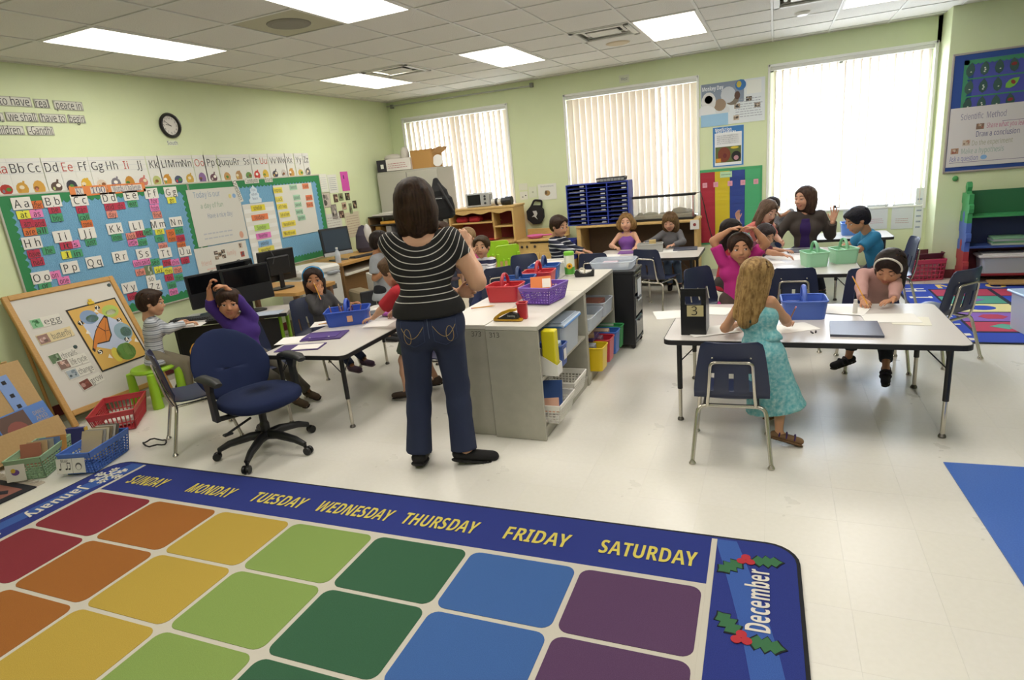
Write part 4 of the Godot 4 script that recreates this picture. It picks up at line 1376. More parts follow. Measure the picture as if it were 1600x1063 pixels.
	o = thing("folder", "opened purple folder showing white paper at the table's end", "folder", Vector3(-3.2, h, -3.36), 0.3, "purple folders")
	part(o, "cover", mb().box(Vector3(0, 0.003, 0), Vector3(0.34, 0.006, 0.17), 0.001), mt("432a6e", 0.5))
	part(o, "sheet", mb().box(Vector3(0.06, 0.008, 0.01), Vector3(0.2, 0.003, 0.13), 0.0), mt("e6e2dc", 0.7))
	for s in [[-3.42, -3.55, 0.4, 0.26, 0.22, "white paper by the purple-sweatered boy's folder"], [-3.52, -4.05, 0.5, 0.24, 0.2, "white paper with pencils beside the royal blue caddy"], [-2.98, -4.05, 0.2, 0.22, 0.2, "white paper in front of the child in red"], [-3.25, -4.62, -0.3, 0.28, 0.2, "white paper at the far end of the long table"], [-3.42, -4.36, 0.9, 0.2, 0.14, "folded white paper by the girl with the blue headband"]]:
		paper("worksheet", s[5], "paper", Vector3(s[0], h + 0.0004, s[1]), s[2], s[3], s[4], "ebe7e2", "worksheets on the tables")
	o = thing("pencil_pouch", "pink and purple zip pencil pouch before the child in red", "pouch", Vector3(-3.02, h, -4.32), 0.3)
	part(o, "pouch", mb().ball(Vector3(0, 0.03, 0), Vector3(0.12, 0.03, 0.06), 14), mt("a04a9a", 0.5))
	part(o, "zip", mb().bar(Vector3(-0.1, 0.055, 0), Vector3(0.1, 0.055, 0), 0.004, 6), mt("cfa640", 0.4))
	one("slate_board", "small dark grey slate lying past the royal blue caddy", "slate", mb().box(Vector3(0, 0.005, 0), Vector3(0.26, 0.01, 0.18), 0.002), mt("4a4c58", 0.5), Vector3(-3.2, h, -4.45), 0.5)
	pencil("yellow pencil lying on paper by the royal blue caddy", Vector3(-3.55, h + 0.006, -4.0), Vector3(-3.46, h + 0.006, -4.08))
	# square table
	for s in [[0.35, -6.26, "pale green two-well caddy, the nearer half of the pair"], [0.60, -6.40, "pale green two-well caddy beside the boy in blue"]]:
		caddy("pencil_caddy", s[2], Vector3(s[0], h, s[1]), 0.3, "9fd6b0", "8ccaa0", Vector3(0.2, 0.13, 0.22), "pale green caddies")
	one("laptop_folder", "dark grey folder lying before the woman in the cardigan", "folder", mb().box(Vector3(0, 0.006, 0), Vector3(0.34, 0.012, 0.24), 0.003), mt("45454f", 0.5), Vector3(0.3, h, -7.16), 0.1)
	for s in [[-0.1, -6.5, 0.4, 0.36, 0.26, "white paper near the magenta-topped girl's elbow"], [0.1, -6.75, -0.2, 0.4, 0.28, "large white paper in the middle of the square table"], [0.35, -6.75, 0.3, 0.26, 0.2, "white paper beside the dark grey folder"]]:
		paper("worksheet", s[5], "paper", Vector3(s[0], h + 0.0004 + 0.0013 * (absf(s[0]) * 3), s[1]), s[2], s[3], s[4], "ece9e6", "worksheets on the tables")
	# table under the mail sorter
	one("tablet_folder", "closed dark folder at the corner before the grey-shirted girl", "folder", mb().box(Vector3(0, 0.007, 0), Vector3(0.28, 0.014, 0.24), 0.003), mt("3d4152", 0.45), Vector3(-0.98, h, -7.62), 0.1)
	o = thing("supply_box", "open grey cardboard supply box between the two girls", "box", Vector3(-1.38, h, -7.5), 0.1)
	part(o, "box", tub(mb(), 0.3, 0.16, 0.1, 1.0), mt("a9aaa6", 0.5))
	part(o, "cards", mb().box(Vector3(0.03, 0.1, 0), Vector3(0.08, 0.09, 0.05), 0.003), mt("c8b078", 0.7))
	one("purple_folder", "violet folder in front of the girl in the tank top", "folder", mb().box(Vector3(0, 0.006, 0), Vector3(0.24, 0.012, 0.2), 0.002), mt("7a4f96", 0.5), Vector3(-1.65, h, -7.5), 0.1)
	for s in [[-1.84, -7.3, 0.1, "ruled paper under the striped boy's hand"], [-1.18, -7.5, 0.0, "white paper under the grey-shirted girl's hand"]]:
		paper("worksheet", s[3], "paper", Vector3(s[0], h + 0.0004, s[1]), s[2], 0.26, 0.22, "eceae6", "worksheets on the tables")
	o = thing("wire_rack", "dark ribbed metal tray under the table edge by the wipes tub", "rack", Vector3(-2.02, 0, -6.3), 0.0)
	part(o, "frame", mb().box(Vector3(0, 0.28, 0), Vector3(0.3, 0.02, 0.3), 0.004).box(Vector3(0, 0.02, 0), Vector3(0.3, 0.02, 0.3), 0.004), mt("232326", 0.4))
	for n in 9:
		part(o, "slat", mb().box(Vector3(-0.14 + n * 0.035, 0.15, 0.14), Vector3(0.012, 0.26, 0.01), 0.002), mt("2d2d31", 0.4))
	# small white table
	o = thing("blue_bin", "clear blue bin on the small table behind the boy in blue", "bin", Vector3(0.86, h, -8.3), 0.0)
	part(o, "bin", tub(mb(), 0.22, 0.2, 0.14, 1.12), mt("5c8ad8", 0.3))


# ---------------------------------------------------------------- the long left wall
func on_left(z: float, y: float, off := 0.004, roll := 0.0) -> Transform3D:
	return at3(ROOM_LEFT + off, y, z, HALF, 0.0, roll)


func on_back(x: float, y: float, off := 0.004, roll := 0.0, wall := ROOM_BACK) -> Transform3D:
	return at3(x, y, wall + off, 0.0, 0.0, roll)


# a sheet of paper or card hung on a wall; print is laid on it as a child
func sheet(called: String, label: String, category: String, xf: Transform3D, w: float, h: float, hex: String, group := "", print_: Mesher = null, thick := 0.002) -> MeshInstance3D:
	var o := one(called, label, category, mb().box(Vector3.ZERO, Vector3(w, h, thick), 0.0003), mt(hex, 0.65), Vector3.ZERO, 0.0, group)
	o.transform = xf
	if print_:
		part(o, "print", print_, inked(0.65))
	return o


func mark(m: Mesher, hex: String, pts: PackedVector2Array, z := 0.0016) -> Mesher:
	m.tint = ink(hex)
	m.prism(pts, 0.0006, at3(0, 0, z))
	return m


func rect(x: float, y: float, w: float, h: float) -> PackedVector2Array:
	return PackedVector2Array([Vector2(x - w * 0.5, y - h * 0.5), Vector2(x + w * 0.5, y - h * 0.5), Vector2(x + w * 0.5, y + h * 0.5), Vector2(x - w * 0.5, y + h * 0.5)])


func said(m: Mesher, hex: String, s: String, high: float, x: float, y: float, wide := 0.0, z := 0.0018, kind := "Droid Sans", bold := false) -> Mesher:
	m.tint = ink(hex)
	m.word(s, high, at3(x, y, z), kind, bold, wide)
	return m


# lines that read as small writing too far to spell
func scribble(m: Mesher, hex: String, x: float, y: float, w: float, h: float, rows: int, seed_: int) -> Mesher:
	var rng := RandomNumberGenerator.new()
	rng.seed = seed_
	for r in rows:
		var px := x - w * 0.5
		var py := y + h * 0.5 - (r + 0.5) * h / rows
		while px < x + w * 0.5 - w * 0.06:
			var l := rng.randf_range(0.05, 0.16) * w
			l = minf(l, x + w * 0.5 - px)
			mark(m, hex, rect(px + l * 0.5, py, l, h / rows * 0.28))
			px += l + w * 0.03
	return m


func small_photo(m: Mesher, x: float, y: float, w: float, h: float, seed_: int, hues := ["3a3632", "8d7f72", "c9b9a8", "5b5148", "a3927e"]) -> Mesher:
	var rng := RandomNumberGenerator.new()
	rng.seed = seed_
	mark(m, hues[seed_ % hues.size()], rect(x, y, w, h), 0.0015)
	for k in 7:
		mark(m, hues[(seed_ + k * 3 + 1) % hues.size()], oval(w * rng.randf_range(0.2, 0.45), h * rng.randf_range(0.2, 0.5), 9, Vector2(x + rng.randf_range(-0.28, 0.28) * w, y + rng.randf_range(-0.26, 0.26) * h)), 0.0018 + 0.0002 * k)
	return m


func scalloped(m: Mesher, a: Vector2, b: Vector2, deep: float, step: float) -> Mesher:
	# a strip with a wavy inner edge from a to b; inner side is to the left of a->b
	var d := (b - a).normalized()
	var s := Vector2(-d.y, d.x)
	var n := int(a.distance_to(b) / step)
	var p := PackedVector2Array([a, b])
	for k in range(n * 4, -1, -1):
		var t := k / float(n * 4)
		p.append(a.lerp(b, t) + s * (deep * (0.72 + 0.28 * absf(sin(t * n * PI)))))
	m.prism(p, 0.003, Transform3D())
	return m


func left_wall() -> void:
	# saying, cut into cards
	var q := [["to have", -3.37, 2.60, 0.26, 0.075], ["real", -3.58, 2.595, 0.12, 0.07], ["peace in", -3.80, 2.59, 0.25, 0.075], ["we shall", -3.395, 2.48, 0.24, 0.07], ["have to", -3.64, 2.48, 0.22, 0.07], ["begin", -3.84, 2.48, 0.15, 0.068], ["children.", -3.26, 2.375, 0.24, 0.07], ["-Gandhi", -3.51, 2.375, 0.21, 0.072], ["world,", -3.18, 2.475, 0.16, 0.07]]
	for s in q:
		var m := mb()
		said(m, "35353a", s[0], 0.062, 0, 0, s[3] * 0.86)
		var back := sheet("word_strip", "grey-edged word card reading %s, high on the green wall" % s[0].trim_suffix(".").trim_suffix(","), "word card", on_left(s[1], s[2], 0.006, 0.0), s[3], s[4], "a5a69c", "cards of the wall saying")
		part(back, "card_face", mb().prism(rounded(s[3] - 0.012, s[4] - 0.012, 0.02), 0.002, at3(0, 0, 0.0012)), mt("d3d3ca", 0.5))
		var pr := part(back, "lettering", m, inked(0.65))
		pr.position.z = 0.001
	# clock
	var o := thing("wall_clock", "round black-rimmed wall clock with a white face", "clock")
	o.transform = on_left(-4.77, 2.45, 0.0)
	part(o, "rim", mb().lathe([Vector2(0.10, 0.0), Vector2(0.118, 0.004), Vector2(0.124, 0.02), Vector2(0.115, 0.036), Vector2(0.1, 0.038), Vector2(0.094, 0.026), Vector2(0.09, 0.012)], Vector3.ZERO, 36, Basis.from_euler(Vector3(HALF, 0, 0))), mt("161616", 0.3))
	part(o, "face", mb().lathe([Vector2(0.1, 0.0), Vector2(0.1, 0.014), Vector2(0, 0.014)], Vector3.ZERO, 32, Basis.from_euler(Vector3(HALF, 0, 0))), mt("d9d6ce", 0.4))
	var num := mb()
	for k in 12:
		var a := TAU * (k + 1) / 12.0
		num.word(str(k + 1), 0.02, at3(sin(a) * 0.073, cos(a) * 0.073, 0.0148))
	part(o, "numerals", num, mt("2a2a2a", 0.6))
	part(o, "hour_hand", mb().prism(poly([-0.004, -0.012, 0.004, -0.012, 0.002, 0.05, -0.002, 0.05]), 0.001, at3(0, 0, 0.016, 0, 0, 1.35)), mt("1b1b1b", 0.4))
	part(o, "minute_hand", mb().prism(poly([-0.003, -0.015, 0.003, -0.015, 0.0015, 0.078, -0.0015, 0.078]), 0.001, at3(0, 0, 0.0175, 0, 0, 0.95)), mt("1b1b1b", 0.4))
	sheet("direction_label", "small white label reading South under the wall clock", "label", on_left(-4.76, 2.28, 0.003), 0.11, 0.05, "dfe6cb", "", said(mb(), "5a6a8a", "South", 0.035, 0, 0))
	# alphabet strip: one card a letter
	var al := "Aa -3.12;Bb -3.24;Cc -3.37;Dd -3.51;Ee -3.64;Ff -3.77;Gg -3.91;Hh -4.05;Ii -4.19;Jj -4.33;Kk -4.48;Ll -4.60;Mm -4.73;Nn -4.87;Oo -5.03;Pp -5.18;Ququ -5.37;Rr -5.54;Ss -5.69;Tt -5.82;Uu -5.96;Vv -6.12;Ww -6.27;Xx -6.41;Yy -6.58;Zz -6.72".split(";")
	var pics := ["apple", "bat", "cup", "dog", "penguin", "flowers", "goose", "hat", "jug", "jar", "kite", "leaf", "mitten", "nut", "octopus", "plum", "quilt", "rope", "snake", "strawberry", "banana", "vest", "wheel", "carrot", "pencil", "zebra"]
	var hue := ["b0392c", "c99a3e", "cf9f45", "5a4a42", "3a3a44", "d9b03a", "d8c9b4", "7d7a82", "c08a35", "c4766c", "b8c07a", "c99036", "46506e", "c7a24a", "8a6a9e", "6a4a58", "c49a62", "b08a5a", "6f9a56", "c8443c", "d9b848", "4a4a56", "c9c4be", "c99a52", "d2ba62", "6a6a6a"]
	for k in 26:
		var s := al[k].split(" ")
		var z := float(s[1])
		var lo := float(al[maxi(k - 1, 0)].split(" ")[1])
		var hi := float(al[mini(k + 1, 25)].split(" ")[1])
		var w := clampf(absf(hi - lo) * 0.5, 0.12, 0.19) * (1.0 if k > 0 and k < 25 else 0.95)
		var m := mb()
		for e in [0.135, 0.09, 0.045]:
			mark(m, "bcc2c8", rect(0, e, w * 0.98, 0.0025))
		said(m, "b0453c" if s[0][0] in "AEIOU" else "2e2e30", s[0].replace("Ququ", "Ququ"), 0.07, 0, 0.085)
		var y := -0.075
		mark(m, hue[k], oval(0.095, 0.085 + 0.02 * (k % 3), 12, Vector2(0, y)))
		mark(m, hue[k], poly([-0.012, y, 0.012, y, 0.03 * (1 if k % 2 else -1), y + 0.06, 0.016 * (1 if k % 2 else -1), y + 0.065]), 0.0018)
		mark(m, ["4f8a3c", "e3d6b8", "8a5a36", "f0ece2"][k % 4], oval(0.04, 0.032, 9, Vector2(0.018 - 0.02 * (k % 3), y + 0.012 * (k % 2))), 0.0021)
		mark(m, hue[(k + 7) % 26], oval(0.02, 0.03, 8, Vector2(-0.022, y - 0.012)), 0.0022)
		sheet("alphabet_card", "white alphabet strip card for letter %s with a small coloured picture" % s[0], "alphabet card", on_left(z, 1.99, 0.005), w, 0.335, "dfe0da", "alphabet strip", m)
	# big bulletin boards
	for b in [[-3.03, -4.80, 0.715, 1.865, "blue papered bulletin board full of letter cards, in a green wavy border", 0], [-4.82, -6.90, 0.80, 1.865, "blue papered bulletin board carrying the community charts", 1]]:
		var w: float = b[0] - b[1]
		var h: float = b[3] - b[2]
		o = thing("bulletin_board", b[4], "bulletin board", Vector3.ZERO, 0.0, "green-bordered bulletin boards")
		o.transform = on_left((b[0] + b[1]) * 0.5, (b[2] + b[3]) * 0.5, 0.009)
		var crumple := grained("blue_paper", "6ea6cc", "7db3d6", 0.75, Vector3(3, 7, 3), 0.05, 1.2)
		part(o, "paper", mb().box(Vector3.ZERO, Vector3(w, h, 0.012), 0.0), crumple)
		var bd := mb()
		var x := w * 0.5
		var y := h * 0.5
		for s in [[Vector2(-x, -y), Vector2(x, -y)], [Vector2(x, -y), Vector2(x, y)], [Vector2(x, y), Vector2(-x, y)], [Vector2(-x, y), Vector2(-x, -y)]]:
			part(o, "border_strip", scalloped(mb(), s[0], s[1], 0.085, 0.055), mt("2f8550", 0.7)).position.z = 0.0076 if s[0].x == s[1].x else 0.0088
		for s in [[0, -y - 0.008, w + 0.03, 0.016], [0, y + 0.008, w + 0.03, 0.016], [-x - 0.008, 0, 0.016, h], [x + 0.008, 0, 0.016, h]]:
			part(o, "frame_rail", mb().box(Vector3(s[0], s[1], 0.003), Vector3(s[2], s[3], 0.02), 0.002), mt("c9c8be", 0.35, 0.5))
	# header over the first board
	for s in [["KC", -3.68, 0.17], ["100", -3.85, 0.17], ["Words / Challenge", -4.13, 0.38]]:
		var m := mb()
		mark(m, "d8d2cc", rect(0, 0, s[2] * 0.82 if s[0] != "KC" else 0.07, 0.055))
		said(m, "3c4468", s[0], 0.055, 0, 0, s[2] * 0.74 if s[0] != "KC" else 0.06, 0.0022, "Droid Serif")
		sheet("header_strip", "orange header strip reading %s above the letter cards" % s[0].replace(" / ", " "), "header", on_left(s[1], 1.865, 0.022), s[2], 0.085, "dd8448", "orange header strips", m)
	var cards := "Aa -3.19 1.80;Bb -3.43 1.80;Cc -3.66 1.79;Dd -3.93 1.79;Ee -4.15 1.80;Ff -4.37 1.80;Gg -4.59 1.80;Hh -3.18 1.48;Ii -3.43 1.50;Jj -3.65 1.50;Kk -3.91 1.51;Ll -4.13 1.51;Mm -4.36 1.50;Nn -4.57 1.50;Oo -3.17 1.19;Pp -3.42 1.23;Qq -3.64 1.24;Rr -3.89 1.25;Ss -4.13 1.24;Tt -4.36 1.21;Uu -4.59 1.19;Yy -3.90 0.95;Zz -4.16 0.91".split(";")
	for c in cards:
		var s := c.split(" ")
		sheet("letter_card", "white letter card reading %s pinned on the blue board" % s[0], "letter card", on_left(float(s[1]), float(s[2]), 0.022), 0.148, 0.1, "e6e4de", "letter cards", said(mb(), "2c2c2e", s[0][0] + " " + s[0][1], 0.062, 0, -0.004))
	var words := "after o -3.30 1.78;at y -3.18 1.71;as p -3.28 1.71;am r -3.19 1.64;and r -3.28 1.63;are o -3.19 1.57;all g -3.28 1.57;be r -3.43 1.73;boy g -3.43 1.66;can r -3.66 1.71;call g -3.66 1.64;come o -3.67 1.58;did r -3.92 1.71;do r -4.02 1.71;day s -3.92 1.64;eat g -4.15 1.72;for p -4.38 1.73;from p -4.37 1.66;find s -4.38 1.59;go y -4.58 1.72;have r -3.17 1.39;he g -3.29 1.40;had r -3.18 1.32;it r -3.44 1.42;is p -3.51 1.42;I y -3.43 1.34;in g -3.51 1.34;just g -3.66 1.42;know g -3.91 1.43;look s -4.05 1.42;like r -4.15 1.43;let g -4.23 1.44;little p -4.05 1.36;love g -4.15 1.35;me y -4.36 1.43;my g -4.34 1.36;make s -4.36 1.28;no o -4.48 1.40;not g -4.58 1.41;new o -4.48 1.34;now r -4.58 1.33;night o -4.57 1.26;on p -3.28 1.19;one p -3.34 1.13;or g -3.18 1.12;some p -4.05 1.16;said p -4.13 1.16;see g -4.23 1.14;say y -4.25 1.06;she s -4.05 1.07;so w -4.14 0.99;the r -4.36 1.11;this p -4.45 1.10;they y -4.35 1.03;that s -4.46 1.02;to r -4.34 0.96;then g -4.45 0.94;two g -4.35 0.88;there p -4.35 0.81;up r -4.57 1.10;you r -3.91 0.86".split(";")
	var hexes := {"o": ["d8733a", "orange"], "y": ["e3e04a", "yellow"], "p": ["e583bb", "pink"], "r": ["bb3550", "red"], "g": ["4a9f72", "green"], "s": ["e08f80", "salmon"], "w": ["e0ddd6", "white"]}
	var n := 0
	for c in words:
		var s := c.split(" ")
		var hx: Array = hexes[s[1]]
		var o2 := sheet("flash_card", "%s word card reading %s on the blue board" % [hx[1], s[0]], "word card", on_left(float(s[2]), float(s[3]), 0.019 + 0.0012 * (n % 3)), 0.1, 0.066, hx[0], "word cards", said(mb(), "33302e", s[0], 0.045, 0, -0.004, minf(0.08, 0.02 * s[0].length() + 0.012)))
		part(o2, "pushpin", mb().ball(Vector3(0, 0.028, 0.003), Vector3(0.004, 0.004, 0.004), 6), mt("243a66", 0.4))
		n += 1
	sheet("word_photo", "small plant photo among the word cards of the blue board", "photo", on_left(-4.14, 1.06, 0.02), 0.085, 0.12, "8a9a86", "", small_photo(mb(), 0, 0, 0.08, 0.115, 4, ["6f7f5c", "b0b79a", "4f5a46", "c7c9ae"]))
	community_board()


func community_board() -> void:
	var m := mb()
	said(m, "8aa0b8", "Today is our", 0.06, -0.1, 0.24, 0.35)
	said(m, "8aa890", "a day of fun", 0.05, -0.06, 0.12, 0.3)
	said(m, "8a98b0", "Have a nice day", 0.05, 0.02, 0.01, 0.34)
	scribble(m, "b7bcc4", -0.05, -0.2, 0.4, 0.1, 2, 3)
	mark(m, "cfa08c", oval(0.06, 0.08, 12, Vector2(0.26, -0.24)))
	mark(m, "8ab0d8", oval(0.05, 0.05, 12, Vector2(0.27, 0.2)))
	mark(m, "d8cf8a", oval(0.04, 0.05, 12, Vector2(0.21, 0.2)))
	sheet("chart_paper", "large wrinkled white chart sheet in the board's upper corner", "chart", on_left(-5.12, 1.505, 0.022), 0.70, 0.60, "d3d3cc", "white chart sheets", m)
	m = mb()
	for k in 6:
		small_photo(m, -0.09 + 0.05 * (k % 3), 0.06 - 0.035 * (k / 3) - 0.02 * (k % 2), 0.05, 0.04, k + 3)
	small_photo(m, 0.27, 0.09, 0.055, 0.06, 2)
	small_photo(m, 0.275, -0.01, 0.055, 0.06, 6, ["b0483c", "5a5f66", "c9b9a8"])
	said(m, "d0a89c", "friend", 0.05, -0.24, -0.03, 0.13)
	said(m, "d0a89c", "family", 0.05, 0.12, 0.03, 0.13)
	scribble(m, "dcb9ae", -0.1, -0.1, 0.3, 0.05, 1, 5)
	sheet("chart_paper", "wrinkled white chart sheet with tiny photos, under the larger one", "chart", on_left(-5.06, 1.055, 0.023), 0.72, 0.28, "d5d5ce", "white chart sheets", m)
	m = mb()
	said(m, "6f86a8", "If you", 0.03, 0, 0.05, 0.06)
	said(m, "6f86a8", "wish and", 0.03, 0, 0.0, 0.09)
	said(m, "6f86a8", "learn", 0.03, 0, -0.05, 0.08)
	var o := one("cloud_sign", "white layered cake-shaped paper sign on the blue board", "sign", mb().prism(poly([-0.09, -0.1, 0.09, -0.1, 0.1, -0.06, 0.07, -0.04, 0.075, 0.0, 0.05, 0.02, 0.055, 0.06, 0.02, 0.08, 0.0, 0.105, -0.02, 0.08, -0.055, 0.06, -0.05, 0.02, -0.075, 0.0, -0.07, -0.04, -0.1, -0.06]), 0.002, Transform3D()), mt("d3e3ee", 0.6))
	o.transform = on_left(-5.70, 1.70, 0.019)
	part(o, "print", m, inked())
	o = sheet("pocket_chart", "white clear-pocket chart of coloured word strips", "pocket chart", on_left(-5.73, 1.245, 0.022), 0.50, 0.70, "dcdcd6")
	for k in 7:
		part(o, "pocket", mb().box(Vector3(0, -0.32 + k * 0.098, 0.002), Vector3(0.48, 0.045, 0.0015), 0.0), mt("e6e8e6", 0.3))
	var strips := [[1.54, "e0d23c", 0.22, "yellow", "schedule"], [1.43, "e07e50", 0.26, "orange", "today"], [1.31, "b5d86a", 0.24, "lime", "Sunday"], [1.21, "de7ac0", 0.24, "pink", "November"], [1.12, "86b4dc", 0.22, "pale blue", "yesterday"], [1.04, "d8cf58", 0.26, "mustard", "weather"], [0.94, "e58a62", 0.22, "coral", "tomorrow"]]
	for s in strips:
		sheet("word_strip", "%s strip reading %s in the pocket chart" % [s[3], s[4]], "word strip", on_left(-5.71, s[0], 0.0275), s[2], 0.068, s[1], "pocket chart strips", said(mb(), "4a4440", s[4], 0.045, -0.01, 0, s[2] * 0.6))
	o = sheet("chart_paper", "white chart sheet with yellow and green helper labels", "chart", on_left(-6.37, 1.46, 0.022), 0.70, 0.64, "dcdcd4", "white chart sheets")
	var lab := [[-6.09, 1.72, "e8da5a", "yellow", "express"], [-6.08, 1.61, "e8dc6a", "yellow", "Luck"], [-6.11, 1.52, "e8da5a", "yellow", "Let's help"], [-6.13, 1.42, "e6d95e", "yellow", "Let us hum"], [-6.17, 1.30, "e8d95a", "yellow", "You could be here"], [-6.15, 1.185, "e6d64e", "yellow", "What did you eat"], [-6.37, 1.74, "a9d4b8", "mint", "bench"], [-6.40, 1.61, "a9d4b8", "mint", "pool"], [-6.40, 1.52, "b0d8bc", "mint", "sand"], [-6.40, 1.43, "a9d4b8", "mint", "swing"], [-6.42, 1.35, "a4d0b4", "mint", "garden"], [-6.60, 1.74, "e58a62", "orange", "cat"], [-6.63, 1.59, "e57f58", "orange", "park"], [-6.62, 1.50, "e58862", "orange", "bird"]]
	for s in lab:
		var w: float = 0.09 + 0.009 * s[4].length()
		sheet("helper_label", "%s label reading %s on the white chart sheet" % [s[3], s[4]], "label", on_left(s[0], s[1], 0.0255), w, 0.068, s[2], "helper labels", said(mb(), "4a4a44", s[4], 0.04, 0, 0, w * 0.8))
	sheet("sign_strip", "white strip reading Community over the charts", "sign", on_left(-5.70, 1.855, 0.023), 0.22, 0.062, "dfe0d8", "board title strips", said(mb(), "3a3c3a", "Community", 0.05, 0, 0, 0.19))
	sheet("sign_strip", "white strip reading Board over the charts", "sign", on_left(-5.97, 1.855, 0.023), 0.13, 0.062, "dfe0d8", "board title strips", said(mb(), "3a3c3a", "Board", 0.05, 0, 0, 0.11))
	sheet("sign_strip", "white strip reading Question hung upright beside the charts", "sign", on_left(-5.455, 1.76, 0.026, -1.35), 0.27, 0.055, "dfe0d8", "board title strips", said(mb(), "3a3c3a", "Question", 0.05, 0, 0, 0.22))
	# loose papers past the boards
	sheet("notice", "bright pink notice sheet by the gray cabinet", "notice", on_left(-7.47, 1.76, 0.004), 0.17, 0.27, "d455b0", "", mark(mb(), "6a2c6a", rect(-0.02, 0.06, 0.025, 0.05)))
	sheet("notice", "white typed notice beside the pink sheet", "notice", on_left(-7.19, 1.74, 0.004), 0.2, 0.25, "dfe2d8", "", scribble(mb(), "9aa0a8", 0, 0, 0.15, 0.19, 7, 2))
	sheet("notice", "plain white notice next to the end of the bulletin board", "notice", on_left(-7.0, 1.76, 0.004), 0.16, 0.24, "e0e3d8", "", scribble(mb(), "c4c8cc", 0, 0, 0.12, 0.17, 6, 8))
	var ph := [[-6.98, 1.53, 0.2, 0.2, "largest grey photo beside the chart"], [-7.20, 1.54, 0.09, 0.11, "dark photo left in the upper row"], [-7.32, 1.55, 0.1, 0.1, "brown photo of faces in the upper row"], [-7.47, 1.545, 0.1, 0.1, "reddish photo ending the upper row"], [-7.12, 1.36, 0.12, 0.2, "tall blue-grey photo under the row"], [-7.36, 1.42, 0.1, 0.1, "small brown photo in the middle"], [-7.27, 1.31, 0.11, 0.1, "lowest photo of the cluster"], [-7.50, 1.37, 0.07, 0.15, "narrow tall photo of the cluster"], [-7.61, 1.42, 0.09, 0.11, "farthest photo beside the gray cabinet"]]
	var k := 2
	for s in ph:
		sheet("wall_photo", s[4].replace("left in", "starting"), "photo", on_left(s[0], s[1], 0.004), s[2], s[3], "4a4642", "class photos", small_photo(mb(), 0, 0, s[2] * 0.96, s[3] * 0.96, k, ["3c3a3a", "8f8a84", "c4bcb0", "585450", "6f7a86"] if s[2] > 0.11 else ["3a302a", "8d6f5c", "c9b09a", "5b463c", "87986f"]))
		k += 1
	sheet("wall_chart", "pale printed chart hanging low behind the desk monitor", "chart", on_left(-7.0, 1.16, 0.004), 0.5, 0.36, "d6d8d0", "", scribble(mb(), "b4b0ac", 0, 0, 0.42, 0.28, 8, 12))
	sheet("wall_chart", "tan printed chart low on the wall past the monitor", "chart", on_left(-7.5, 1.14, 0.004), 0.34, 0.36, "d3ccb2", "", scribble(mb(), "b49f8c", 0, 0, 0.28, 0.28, 8, 13))


